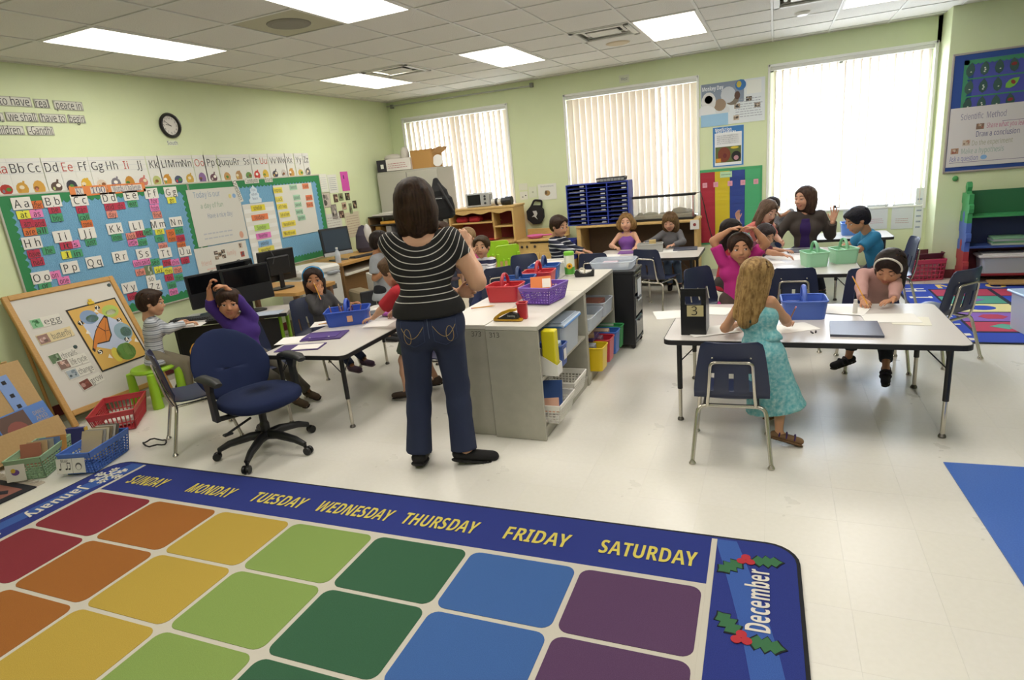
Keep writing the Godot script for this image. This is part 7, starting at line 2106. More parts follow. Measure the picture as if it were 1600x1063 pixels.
# ---------------------------------------------------------------- bodies: joined distance fields, meshed as surface nets
class Field:
	const EDGE_A: PackedInt32Array = [0, 2, 4, 6, 0, 1, 4, 5, 0, 1, 2, 3]
	const EDGE_B: PackedInt32Array = [1, 3, 5, 7, 2, 3, 6, 7, 4, 5, 6, 7]
	var h := 0.012
	var lo := Vector3.ZERO
	var nx := 0
	var ny := 0
	var nz := 0
	var d := PackedFloat32Array()
	var id := PackedByteArray()
	var cones := []
	var k := 0.02

	# a, b, radii; squash along w by f; cut away where (p - cp).dot(cn) > 0; cut_out removes instead of adds
	func cone(a: Vector3, b: Vector3, ra: float, rb: float, tint := 0, w := Vector3.ZERO, f := 1.0, cp := Vector3.ZERO, cn := Vector3.ZERO, blend := -1.0, cut_out := false) -> void:
		cones.append([a, b, ra, rb, tint, w, f, cp, cn, blend, cut_out])

	# an ellipsoid: basis columns are unit axes
	func egg(at: Vector3, r: Vector3, b: Basis, tint := 0, blend := -1.0, cut_out := false) -> void:
		cones.append([at, r, b, 0.0, tint, Vector3.INF, 1.0, Vector3.ZERO, Vector3.ZERO, blend, cut_out])

	func fill() -> void:
		var a := Vector3.INF
		var b := -Vector3.INF
		for c in cones:
			if c[10]:
				continue
			if c[5] == Vector3.INF:
				var m: float = maxf(c[1].x, maxf(c[1].y, c[1].z))
				a = a.min(c[0] - Vector3(m, m, m))
				b = b.max(c[0] + Vector3(m, m, m))
			else:
				var m: float = maxf(c[2], c[3])
				a = a.min(c[0].min(c[1]) - Vector3(m, m, m))
				b = b.max(c[0].max(c[1]) + Vector3(m, m, m))
		lo = a - Vector3(3, 3, 3) * h
		nx = int((b.x - lo.x) / h) + 4
		ny = int((b.y - lo.y) / h) + 4
		nz = int((b.z - lo.z) / h) + 4
		d.resize(nx * ny * nz)
		d.fill(1.0)
		id.resize(nx * ny * nz)
		for c in cones:
			put(c)

	func put(c: Array) -> void:
		var kk: float = k if c[9] < 0.0 else c[9]
		kk = maxf(kk, 0.0005)
		var ball: bool = c[5] == Vector3.INF
		var a: Vector3 = c[0]
		var reach: float
		var p0: Vector3
		var p1: Vector3
		if ball:
			reach = maxf(c[1].x, maxf(c[1].y, c[1].z)) + kk + h * 2.0
			p0 = a - Vector3(reach, reach, reach)
			p1 = a + Vector3(reach, reach, reach)
		else:
			reach = maxf(c[2], c[3]) + kk + h * 2.0
			p0 = a.min(c[1]) - Vector3(reach, reach, reach)
			p1 = a.max(c[1]) + Vector3(reach, reach, reach)
		var i0 := maxi(0, int((p0.x - lo.x) / h))
		var i1 := mini(nx - 1, int((p1.x - lo.x) / h) + 1)
		var j0 := maxi(0, int((p0.y - lo.y) / h))
		var j1 := mini(ny - 1, int((p1.y - lo.y) / h) + 1)
		var k0 := maxi(0, int((p0.z - lo.z) / h))
		var k1 := mini(nz - 1, int((p1.z - lo.z) / h) + 1)
		var tint: int = c[4]
		var cut_out: bool = c[10]
		var w: Vector3 = c[5]
		var f: float = c[6]
		var squash: bool = not ball and f != 1.0
		var cn: Vector3 = c[8]
		var cp: Vector3 = c[7]
		var clipped := cn != Vector3.ZERO
		var ba := Vector3.ZERO
		var bb := 1.0
		var ra := 0.0
		var rd := 0.0
		var inv := Basis()
		var er := Vector3.ONE
		var small := 1.0
		if ball:
			inv = c[2].transposed()
			er = Vector3.ONE / c[1]
			small = minf(c[1].x, minf(c[1].y, c[1].z))
		else:
			ba = c[1] - a
			ra = c[2]
			rd = c[3] - c[2]
			if squash:
				ba += w * (ba.dot(w) * (1.0 / f - 1.0))
			bb = maxf(ba.dot(ba), 0.0000001)
		var soft := 0.5 + 0.5 * f
		for z in range(k0, k1 + 1):
			for y in range(j0, j1 + 1):
				var o := (z * ny + y) * nx
				var p := Vector3(lo.x + i0 * h, lo.y + y * h, lo.z + z * h) - a
				for x in range(i0, i1 + 1):
					var v: float
					if ball:
						var q := (inv * p) * er
						var l := q.length()
						v = (l - 1.0) * l / maxf((q * er).length(), 0.0001) if l > 0.001 else -small
					else:
						var q := p
						if squash:
							q = p + w * (p.dot(w) * (1.0 / f - 1.0))
						var t := clampf(q.dot(ba) / bb, 0.0, 1.0)
						v = ((q - ba * t).length() - ra - rd * t) * soft
					if clipped:
						v = maxf(v, (p + a - cp).dot(cn))
					var g := o + x
					var old := d[g]
					if cut_out:
						v = -v
						var e := clampf(0.5 - 0.5 * (old - v) / kk, 0.0, 1.0)
						d[g] = lerpf(old, v, e) + kk * e * (1.0 - e)
						if v > old:
							id[g] = tint
					elif v - old < kk:
						var e := clampf(0.5 + 0.5 * (old - v) / kk, 0.0, 1.0)
						d[g] = lerpf(old, v, e) - kk * e * (1.0 - e)
						if v < old:
							id[g] = tint
					p.x += h

	func at(p: Vector3) -> float:
		var q := (p - lo) / h
		var x := int(q.x)
		var y := int(q.y)
		var z := int(q.z)
		if x < 0 or y < 0 or z < 0 or x >= nx - 1 or y >= ny - 1 or z >= nz - 1:
			return 1.0
		var f := q - Vector3(x, y, z)
		var s := nx * ny
		var o := z * s + y * nx + x
		var c0 := lerpf(lerpf(d[o], d[o + 1], f.x), lerpf(d[o + nx], d[o + nx + 1], f.x), f.y)
		o += s
		var c1 := lerpf(lerpf(d[o], d[o + 1], f.x), lerpf(d[o + nx], d[o + nx + 1], f.x), f.y)
		return lerpf(c0, c1, f.z)

	# the first surface point met going from p along dir
	func snap(p: Vector3, dir: Vector3) -> Vector3:
		for s in 200:
			if at(p) < 0.0:
				return p - dir * 0.002
			p += dir * 0.002
		return p

	func mesh_into(m: Mesher, colours: Array, uv = null, shade = null) -> void:
		var s := nx * ny
		var cell := {}
		var pts := PackedVector3Array()
		var tints := PackedByteArray()
		var close := h * 1.75
		for z in nz - 1:
			for y in ny - 1:
				var o := z * s + y * nx
				for x in nx - 1:
					var g := o + x
					var v0 := d[g]
					if v0 > close or v0 < -close:
						continue
					var low := v0 < 0.0
					if (d[g + 1] < 0.0) == low and (d[g + nx] < 0.0) == low and (d[g + nx + 1] < 0.0) == low and (d[g + s] < 0.0) == low and (d[g + s + 1] < 0.0) == low and (d[g + s + nx] < 0.0) == low and (d[g + s + nx + 1] < 0.0) == low:
						continue
					var sum := Vector3.ZERO
					var n := 0
					for e in 12:
						var a := EDGE_A[e]
						var b := EDGE_B[e]
						var va := d[g + (a & 1) + ((a >> 1) & 1) * nx + (a >> 2) * s]
						var vb := d[g + (b & 1) + ((b >> 1) & 1) * nx + (b >> 2) * s]
						if (va < 0.0) != (vb < 0.0):
							var pa := Vector3(a & 1, (a >> 1) & 1, a >> 2)
							sum += pa.lerp(Vector3(b & 1, (b >> 1) & 1, b >> 2), va / (va - vb))
							n += 1
					cell[g] = pts.size()
					pts.append(lo + (Vector3(x, y, z) + sum / n) * h)
					tints.append(id[g])
		var base := m.v.size()
		var normals := PackedVector3Array()
		normals.resize(pts.size())
		var tri := PackedInt32Array()
		var step := PackedInt32Array([1, nx, s])
		for g in cell:
			var here: bool = d[g] < 0.0
			for e in 3:
				if (d[g + step[e]] < 0.0) == here:
					continue
				var e1 := step[(e + 1) % 3]
				var e2 := step[(e + 2) % 3]
				var q0: int = cell[g]
				var q1: int = cell.get(g - e1, -1)
				var q2: int = cell.get(g - e1 - e2, -1)
				var q3: int = cell.get(g - e2, -1)
				if q1 < 0 or q2 < 0 or q3 < 0:
					continue
				if here:
					tri.append_array([q0, q2, q1, q0, q3, q2])
				else:
					tri.append_array([q0, q1, q2, q0, q2, q3])
		for i in range(0, tri.size(), 3):
			var a := tri[i]
			var b := tri[i + 1]
			var c := tri[i + 2]
			var w := (pts[c] - pts[a]).cross(pts[b] - pts[a])
			normals[a] += w
			normals[b] += w
			normals[c] += w
		for i in pts.size():
			m.v.append(pts[i])
			m.n.append(normals[i].normalized())
			var c: Color = colours[mini(tints[i], colours.size() - 1)]
			m.c.append(shade.call(pts[i], c) if shade != null else c)
			m.t.append(uv.call(pts[i]) if uv != null else Vector2.ZERO)
		for i in tri:
			m.ix.append(base + i)


func elbow(a: Vector3, b: Vector3, l1: float, l2: float, hint: Vector3) -> Array:
	# two-bone reach: returns [middle joint, end]
	var d := b - a
	var l := minf(d.length(), (l1 + l2) * 0.999)
	var u = d.normalized()
	var t := (l1 * l1 - l2 * l2 + l * l) / (2.0 * l)
	var r = sqrt(maxf(l1 * l1 - t * t, 0.0))
	var s := (hint - u * hint.dot(u)).normalized()
	return [a + u * t + s * r, a + u * l]


func hand(m: Mesher, wrist: Vector3, dir: Vector3, palm: Vector3, long: float, curl: float, thumb_side: float, tint: Color, spread := 0.12, point := -1) -> void:
	# palm faces «palm»; thumb leaves the edge on thumb_side
	var d := dir.normalized()
	var n := (palm - d * palm.dot(d)).normalized()
	var s := d.cross(n) * thumb_side
	var f := Field.new()
	f.h = long * (0.03 if wrist.z > -6.0 else 0.04)
	f.k = long * 0.05
	var bases := []
	for i in 4:
		bases.append(wrist + d * long * [0.50, 0.53, 0.51, 0.46][i] + s * long * [0.165, 0.055, -0.055, -0.155][i])
		f.cone(wrist + d * long * 0.05 + s * long * [0.09, 0.03, -0.03, -0.08][i], bases[i], long * 0.085, long * 0.07, 0, n, 0.8)
	f.cone(wrist - d * long * 0.12, wrist + d * long * 0.12, long * 0.115, long * 0.12, 0, n, 0.75)
	var lens := [0.40, 0.46, 0.42, 0.33]
	for i in 4:
		var p: Vector3 = bases[i]
		var u = (d + s * spread * [1.0, 0.3, -0.35, -1.0][i]).normalized()
		var a = curl * ([0.85, 1.0, 1.08, 1.15][i]) if i != point else 0.05
		var r = long * [0.05, 0.052, 0.05, 0.043][i]
		for j in 3:
			a = clampf(a, 0.0, 1.5)
			var turn: float = a * [0.75, 1.0, 0.7][j]
			var across = u.cross(n).normalized()
			u = u.rotated(across, turn)
			n = n.rotated(across, turn)
			var q = p + u * long * lens[i] * [0.42, 0.33, 0.25][j]
			f.cone(p, q, r * (1.0 - 0.08 * j), r * (0.94 - 0.1 * j), 0, Vector3.ZERO, 1.0, Vector3.ZERO, Vector3.ZERO, long * 0.02)
			p = q
		n = (palm - d * palm.dot(d)).normalized()
	var tb := wrist + d * long * 0.14 + s * long * 0.13
	var tu := (d * 0.75 + s * 0.75 + n * 0.25 * curl).normalized()
	var p2 := tb + tu * long * 0.22
	f.cone(tb, p2, long * 0.075, long * 0.056, 0, Vector3.ZERO, 1.0, Vector3.ZERO, Vector3.ZERO, long * 0.04)
	var tv := (tu + d * 0.5 + (n - s) * 0.5 * curl).normalized()
	f.cone(p2, p2 + tv * long * 0.17, long * 0.054, long * 0.045, 0, Vector3.ZERO, 1.0, Vector3.ZERO, Vector3.ZERO, long * 0.02)
	f.fill()
	f.mesh_into(m, [tint])


func cloth_mat(key: String, hex: String, rough := 0.85) -> StandardMaterial3D:
	if not mats.has("cloth " + key + hex):
		var m := StandardMaterial3D.new()
		m.roughness = rough
		m.albedo_color = Color(hex)
		m.albedo_texture = noise(61, 0.25, 3, Color(0.86, 0.86, 0.86), Color.WHITE)
		m.uv1_triplanar = true
		m.uv1_scale = Vector3(14, 14, 14)
		mats["cloth " + key + hex] = m
	return mats["cloth " + key + hex]


# dyed stripes: a strip of colours along v, repeated each «period» metres
func striped_mat(key: String, ground: String, bands: Array, period: float) -> StandardMaterial3D:
	if not mats.has(key):
		var im := Image.create(4, 256, false, Image.FORMAT_RGB8)
		im.fill(Color(ground))
		for b in bands:
			im.fill_rect(Rect2i(0, int(b[0] * 256.0), 4, maxi(1, int(b[1] * 256.0))), Color(b[2]))
		var m := StandardMaterial3D.new()
		m.albedo_texture = ImageTexture.create_from_image(im)
		m.roughness = 0.85
		m.uv1_scale = Vector3(1, 1.0 / period, 1)
		mats[key] = m
	return mats[key]


func person(s: Dictionary) -> Node3D:
	var tall: float = s.tall
	var adult: bool = s.get("adult", false)
	var o := thing("person", s.label, s.get("category", "person"), Vector3.ZERO, 0.0, "")
	var yaw: float = s.yaw
	var fwd := Vector3(sin(yaw), 0, cos(yaw))
	var up := Vector3(0, 1, 0).rotated(Vector3.UP.cross(fwd).normalized(), s.get("lean", 0.0)).rotated(fwd, s.get("side", 0.0))
	var left := up.cross(fwd).normalized()
	fwd = left.cross(up).normalized()
	var tw: float = s.get("twist", 0.0)
	var cf := fwd.rotated(up, tw)
	var cl := left.rotated(up, tw)
	var hip: Vector3 = s.hip
	var trunk: float = tall * (0.30 if adult else 0.30)
	var neck = hip + up * trunk + cf * tall * s.get("hunch", 0.0)
	var chest := hip.lerp(neck, 0.66)
	var waist := hip.lerp(neck, 0.32)
	var sw: float = tall * s.get("shoulder", 0.1 if adult else 0.086)
	var hw: float = tall * (0.052 if adult else 0.05)
	var skin := ink(s.skin)
	var arm := []
	var leg := []
	var l1: float = tall * (0.17 if adult else 0.16)
	var l2: float = tall * (0.145 if adult else 0.135)
	var t1: float = tall * (0.245 if adult else 0.215)
	var t2: float = tall * (0.235 if adult else 0.205)
	var hl: float = tall * (0.105 if adult else 0.105)
	for e in [1.0, -1.0]:
		var pre := "l" if e > 0 else "r"
		var sh = neck - up * tall * 0.022 + cl * sw * e + up * tall * s.get(pre + "_shrug", 0.0)
		var goal: Vector3 = s.get(pre + "_hand", sh - up * (l1 + l2) * 0.97 + cl * e * 0.04 + cf * 0.03)
		var hint: Vector3 = s.get(pre + "_elbow", -cf * 0.6 + cl * e * 0.5 - up * 0.4)
		var j := elbow(sh, goal, l1, l2, hint)
		arm.append([sh, j[0], j[1]])
		var hj = hip + left * hw * e
		var foot: Vector3 = s.get(pre + "_foot", Vector3(hj.x, 0.07, hj.z))
		var kn: Vector3 = s.get(pre + "_knee", Vector3(fwd.x, 0.15, fwd.z))
		j = elbow(hj, foot, t1, t2, kn)
		leg.append([hj, j[0], j[1]])
	var head: Dictionary = s.head
	var hh: float = tall * head.get("size", 0.14 if adult else 0.195)
	var hb := Basis.from_euler(Vector3(head.get("pitch", 0.0), head.yaw, head.get("roll", 0.0)))
	var hc: Vector3 = head.get("at", neck + up * tall * 0.03 + hb.y * hh * 0.46 + hb.z * hh * 0.1)
	var g: float = s.get("stout", 1.0 if adult else 1.0)
	# ---- skin: one surface
	var f := Field.new()
	f.h = 0.0135 if adult else (0.0125 if hip.z > -6.0 else 0.014)
	f.k = tall * 0.022
	f.cone(hip - left * hw * 0.8, hip + left * hw * 0.8, tall * 0.062, tall * 0.062, 0, fwd, 0.85)
	f.cone(hip, waist, tall * 0.062 * g, tall * 0.058 * g, 0, fwd, 0.78)
	f.cone(waist, chest, tall * 0.058 * g, tall * 0.066, 0, cf, 0.78)
	f.cone(chest - cl * sw * 0.42, chest + cl * sw * 0.42, tall * 0.062, tall * 0.062, 0, cf, 0.8)
	f.cone(neck - up * tall * 0.03 - cl * sw * 0.75, neck - up * tall * 0.03 + cl * sw * 0.75, tall * 0.03, tall * 0.03)
	f.cone(neck - up * tall * 0.02, hc - hb.y * hh * 0.18 - hb.z * hh * 0.12, tall * 0.031, tall * 0.029)
	for i in 2:
		var a: Array = arm[i]
		var mus: float = s.get("arm", 1.0)
		f.cone(a[0], a[1], tall * 0.029 * mus, tall * 0.024 * mus)
		f.cone(a[1], a[1].lerp(a[2], 0.35), tall * 0.024 * mus, tall * 0.0235 * mus)
		f.cone(a[1].lerp(a[2], 0.35), a[2], tall * 0.0235 * mus, tall * 0.0165)
		var l: Array = leg[i]
		f.cone(l[0], l[1], tall * 0.05, tall * 0.033)
		f.cone(l[1], l[1].lerp(l[2], 0.4), tall * 0.033, tall * 0.032)
		f.cone(l[1].lerp(l[2], 0.4), l[2], tall * 0.032, tall * 0.02)
		var toe: Vector3 = s.get("l_toe" if i == 0 else "r_toe", Vector3(sin(yaw), -0.12, cos(yaw)))
		f.cone(l[2] - Vector3(0, 0.025, 0), l[2] - Vector3(0, 0.035, 0) + toe.normalized() * tall * 0.085, tall * 0.02, tall * 0.018)
	f.fill()
	var m := mb()
	f.mesh_into(m, [skin])
	face(m, o, hc, hb, hh, s, skin)
	for i in 2:
		var pre := "l" if i == 0 else "r"
		if s.get(pre + "_hide", false):
			continue
		var a: Array = arm[i]
		var e := 1.0 if i == 0 else -1.0
		var hd: Vector3 = s.get(pre + "_dir", (a[2] - a[1]).normalized())
		var pn: Vector3 = s.get(pre + "_palm", -cl * e)
		var across = hd.normalized().cross((pn - hd * pn.dot(hd)).normalized())
		# the thumb sits towards the body's front / up, set by sign
		var ts: float = s.get(pre + "_thumb", 1.0 if across.dot(cf + up * 0.6) > 0.0 else -1.0)
		hand(m, a[2] + hd.normalized() * hl * 0.05, hd, pn, hl, s.get(pre + "_curl", 0.45), ts, skin, s.get("spread", 0.12))
	var body := part(o, "body", m, skin_mat())
	# ---- clothes
	if s.has("shirt"):
		var c: Dictionary = s.shirt
		var q := Field.new()
		q.h = 0.012 if adult else 0.0125
		q.k = tall * 0.02
		var up_ = 0.0075 + c.get("loose", 0.0)
		var base: float = c.get("hem", 0.04) * tall
		var hem := hip - up * base
		var hr: float = 0.058 if c.get("straps", false) else 0.075
		q.cone(hip - left * hw * 0.8 - up * base, hip + left * hw * 0.8 - up * base, tall * hr + up_, tall * hr + up_, 0, fwd, 0.88, hem, -up)
		q.cone(hip - up * base, waist, tall * hr * g + up_, tall * 0.062 * g + up_, 0, fwd, 0.84, hem, -up)
		q.cone(waist, chest, tall * 0.058 * g + up_, tall * 0.067 + up_, 0, cf, 0.8)
		q.cone(chest - cl * sw * 0.42, chest + cl * sw * 0.42, tall * 0.062 + up_, tall * 0.062 + up_, 0, cf, 0.82)
		var drop: float = c.get("neck", 0.012) * tall
		if c.get("straps", false):
			for e in [-1.0, 1.0]:
				q.cone(chest + cl * sw * 0.45 * e + cf * tall * 0.04, neck + cl * sw * 0.5 * e, 0.014, 0.012)
				q.cone(chest + cl * sw * 0.45 * e - cf * tall * 0.04, neck + cl * sw * 0.5 * e, 0.014, 0.012)
		else:
			q.cone(neck - up * tall * 0.032 - cl * sw * 0.72, neck - up * tall * 0.032 + cl * sw * 0.72, tall * 0.030 + up_, tall * 0.030 + up_, 0, Vector3.ZERO, 1.0)
			q.cone(neck - up * tall * 0.04, neck + up * tall * 0.0 - up * drop, tall * 0.04 + up_, tall * 0.034 + up_, 0)
			if c.get("scoop", 0.0) > 0.0:
				q.egg(neck + cf * tall * 0.055 * c.get("scoop_side", 1.0) + up * tall * 0.012, Vector3(1, 1, 1) * tall * c.scoop, Basis(), 0, 0.008, true)
		var sl: float = c.get("sleeve", 0.0)
		for i in 2:
			var a: Array = arm[i]
			if sl > 0.0:
				var e1: Vector3 = a[0].lerp(a[1], minf(sl, 1.0))
				var du: Vector3 = (a[1] - a[0]).normalized()
				if sl < 1.0:
					q.cone(a[0], a[1], tall * 0.029 + up_, tall * 0.03 + up_, 1 + i, Vector3.ZERO, 1.0, e1, du)
				else:
					q.cone(a[0], a[1], tall * 0.029 + up_, tall * 0.025 + up_, 1 + i)
					var e2: Vector3 = a[1].lerp(a[2], clampf(sl - 1.0, 0.0, 1.0))
					q.cone(a[1], a[2], tall * 0.025 + up_, tall * 0.019 + up_, 1 + i, Vector3.ZERO, 1.0, e2, (a[2] - a[1]).normalized())
		q.fill()
		var cm := mb()
		var bend_: float = c.get("yoke", 0.0)
		q.mesh_into(cm, [ink(c.hex), ink(c.get("sleeve_hex", c.hex)), ink(c.get("sleeve_hex", c.hex))], func(p: Vector3) -> Vector2:
			var r: Vector3 = p - neck
			var y := r.dot(up)
			var x := r.dot(cl)
			var fall := clampf(1.0 + y / (trunk * 0.55), 0.0, 1.0)
			return Vector2(0.5, -(y - bend_ * x * x * fall)))
		part(o, c.get("name", "shirt"), cm, c.mat if c.has("mat") else dyed(c.hex), c.get("label", ""))
		if c.has("second"):
			# open cardigan over the top: two fronts and a back with a gap
			var k2: Dictionary = c.second
			var r := Field.new()
			r.h = 0.0125
			r.k = tall * 0.02
			var u2: float = up_ + 0.006
			r.cone(hip - up * tall * 0.06, waist, tall * 0.068 * g + u2, tall * 0.06 * g + u2, 0, fwd, 0.8, hip - up * tall * 0.05, -up)
			r.cone(waist, chest, tall * 0.06 * g + u2, tall * 0.067 + u2, 0, cf, 0.8)
			r.cone(chest - cl * sw * 0.42, chest + cl * sw * 0.42, tall * 0.062 + u2, tall * 0.062 + u2, 0, cf, 0.82)
			r.cone(neck - up * tall * 0.03 - cl * sw * 0.75, neck - up * tall * 0.03 + cl * sw * 0.75, tall * 0.031 + u2, tall * 0.031 + u2)
			for i in 2:
				var a: Array = arm[i]
				r.cone(a[0], a[1], tall * 0.027 + u2, tall * 0.025 + u2)
				r.cone(a[1], a[2], tall * 0.027 + u2, tall * 0.02 + u2, 0, Vector3.ZERO, 1.0, a[1].lerp(a[2], 0.98), (a[2] - a[1]).normalized())
			r.cone(neck + cf * tall * 0.08 + up * 0.02, hip + cf * tall * 0.095 - up * tall * 0.1, tall * 0.042, tall * 0.046, 0, Vector3.ZERO, 1.0, Vector3.ZERO, Vector3.ZERO, 0.006, true)
			r.fill()
			var rm := mb()
			r.mesh_into(rm, [ink(k2.hex)])
			part(o, "cardigan", rm, dyed(k2.hex))
	if s.has("skirt"):
		var c: Dictionary = s.skirt
		var q := Field.new()
		q.h = 0.0115
		q.k = 0.015
		var drop2: Vector3 = c.get("fall", Vector3.DOWN) * c.length
		q.cone(waist - up * 0.0, hip, tall * 0.066 + 0.012, tall * 0.095 + 0.014, 0, fwd, 0.85)
		q.cone(hip, hip + drop2, tall * 0.104, c.wide, 0, fwd, 0.9, hip + drop2, drop2.normalized())
		q.cone(hip + drop2 * 0.82, hip + drop2, c.wide * 0.98, c.wide * 1.12, 0, fwd, 0.9, hip + drop2, drop2.normalized())
		q.fill()
		var cm := mb()
		q.mesh_into(cm, [Color.WHITE])
		part(o, "skirt", cm, c.mat)
	if s.has("pants"):
		var c: Dictionary = s.pants
		var q := Field.new()
		q.h = 0.0125 if adult else 0.012
		q.k = tall * 0.016
		var fat = 0.007 + c.get("loose", 0.0)
		q.cone(hip - left * hw * 0.8, hip + left * hw * 0.8, tall * 0.064 + fat, tall * 0.064 + fat, 0, fwd, 0.86)
		q.cone(hip, waist - up * tall * 0.03, tall * 0.064 * g + fat, tall * 0.058 * g + fat, 0, fwd, 0.8, waist - up * tall * (0.042 if adult else 0.035), up)
		if adult:
			for e in [-1.0, 1.0]:
				q.egg(hip + left * hw * e * 0.95 - fwd * tall * 0.022 - up * tall * 0.02, Vector3(tall * 0.058, tall * 0.062, tall * 0.055), Basis(left, up, fwd))
		var ln: float = c.get("long", 2.0)
		for i in 2:
			var l: Array = leg[i]
			if ln < 1.0:
				q.cone(l[0], l[1], tall * 0.052 + fat, tall * 0.046 + fat, 0, Vector3.ZERO, 1.0, l[0].lerp(l[1], ln), (l[1] - l[0]).normalized())
			else:
				q.cone(l[0], l[1], tall * 0.051 + fat, tall * 0.036 + fat)
				var fl: float = c.get("flare", 0.0)
				var e2: Vector3 = l[1].lerp(l[2], ln - 1.0)
				q.cone(l[1], l[1].lerp(l[2], 0.35), tall * 0.036 + fat, tall * 0.033 + fat)
				q.cone(l[1].lerp(l[2], 0.3), l[2], tall * 0.033 + fat, tall * 0.026 + fat + fl, 0, Vector3.ZERO, 1.0, e2, (l[2] - l[1]).normalized())
		q.fill()
		var cm := mb()
		q.mesh_into(cm, [ink(c.hex)])
		part(o, c.get("name", "trousers"), cm, c.mat if c.has("mat") else dyed(c.hex))
		if c.has("stitch"):
			jeans_stitching(o, q, hip, left, up, fwd, tall)
	if s.has("shoe"):
		for i in 2:
			var c: Dictionary = s.shoe
			var l: Array = leg[i]
			var toe: Vector3 = s.get("l_toe" if i == 0 else "r_toe", Vector3(sin(yaw), -0.12, cos(yaw))).normalized()
			var a: Vector3 = l[2] - Vector3(0, 0.028, 0)
			var shin: Vector3 = (l[1] - l[2]).normalized()
			var sole_n := (shin - toe * shin.dot(toe)).normalized()
			var q := Field.new()
			q.h = 0.0085
			q.k = 0.02
			var r = tall * 0.027
			var heel := a - toe * tall * 0.018
			var tip := a + toe * tall * 0.1 - sole_n * 0.006
			q.cone(heel, tip, r, r * 0.92, 0, sole_n, 0.8, a - sole_n * r * 0.9, -sole_n)
			if c.get("high", true):
				q.cone(a + sole_n * r * 0.3 - toe * tall * 0.012, a + sole_n * r * 1.4 - toe * tall * 0.014, r, r * 0.85, 0, Vector3.ZERO, 1.0, a + sole_n * r * 1.35, sole_n)
			q.fill()
			var cm := mb()
			q.mesh_into(cm, [ink(c.hex)])
			var sh = part(o, "shoe", cm, dyed(c.hex))
			q = Field.new()
			q.h = 0.007
			q.k = 0.004
			q.cone(heel - sole_n * r * 0.8, tip - sole_n * r * 0.8, r * 1.05, r * 0.98, 0, sole_n, 0.26)
			q.fill()
			cm = mb()
			q.mesh_into(cm, [ink(c.get("sole", "3a342e"))])
			part(sh, "sole", cm, dyed(c.get("sole", "3a342e")))
			if c.has("strap"):
				var across = toe.cross(sole_n)
				var sm := mb()
				for t in c.get("at", [0.35, 0.62]):
					var arc := []
					for n in 9:
						var an: float = -0.35 + (PI + 0.7) * n / 8.0
						arc.append(heel.lerp(tip, t) + across * cos(an) * r * 1.06 + sole_n * sin(an) * r * 0.92)
					sm.tube(arc, 0.0075, 6, false, 0.6)
				part(sh, "strap", sm, dyed(c.strap))
	return o


func skin_mat() -> StandardMaterial3D:
	if not mats.has("skin"):
		var m := StandardMaterial3D.new()
		m.vertex_color_use_as_albedo = true
		m.roughness = 0.55
		m.subsurf_scatter_enabled = true
		m.subsurf_scatter_strength = 0.06
		mats["skin"] = m
	return mats["skin"]


func dyed(hex: String) -> StandardMaterial3D:
	return cloth_mat("plain", hex)


func jeans_stitching(o: Node3D, q: Field, hip: Vector3, left: Vector3, up: Vector3, fwd: Vector3, tall: float) -> void:
	var gold := mt("a58a58", 0.7)
	for e in [-1.0, 1.0]:
		var mid: Vector3 = hip + left * e * tall * 0.052 - up * tall * 0.012
		var at := func(x: float, y: float) -> Vector3:
			return q.snap(mid + left * e * x + up * y - fwd * 0.3, fwd)
		var outline := []
		var c := [[-0.065, 0.06], [0.065, 0.066], [0.068, -0.05], [0.0, -0.085], [-0.06, -0.06], [-0.065, 0.06]]
		for k in 5:
			for t in 5:
				outline.append(at.call(lerpf(c[k][0], c[k + 1][0], t / 5.0), lerpf(c[k][1], c[k + 1][1], t / 5.0)))
		part(o, "pocket_seam", mb().tube(outline, 0.0016, 4, true), mt("3d4866", 0.8))
		var curve := []
		for t in 17:
			var a = t / 16.0
			curve.append(at.call(-0.062 + 0.125 * a, 0.03 - 0.09 * sin(a * PI * 0.8) + 0.05 * a))
		part(o, "pocket_stitching", mb().tube(curve, 0.0019, 4), gold)
		curve = []
		for t in 17:
			var a = TAU * t / 16.0
			curve.append(at.call(0.03 + 0.02 * cos(a), -0.02 + 0.045 * sin(a)))
		part(o, "pocket_stitching", mb().tube(curve, 0.0019, 4), gold)
	var seam := []
	for t in 10:
		seam.append(q.snap(hip + up * (0.1 - t * 0.018) - fwd * 0.3, fwd))
	part(o, "seat_seam", mb().tube(seam, 0.0018, 4), mt("55607a", 0.8))


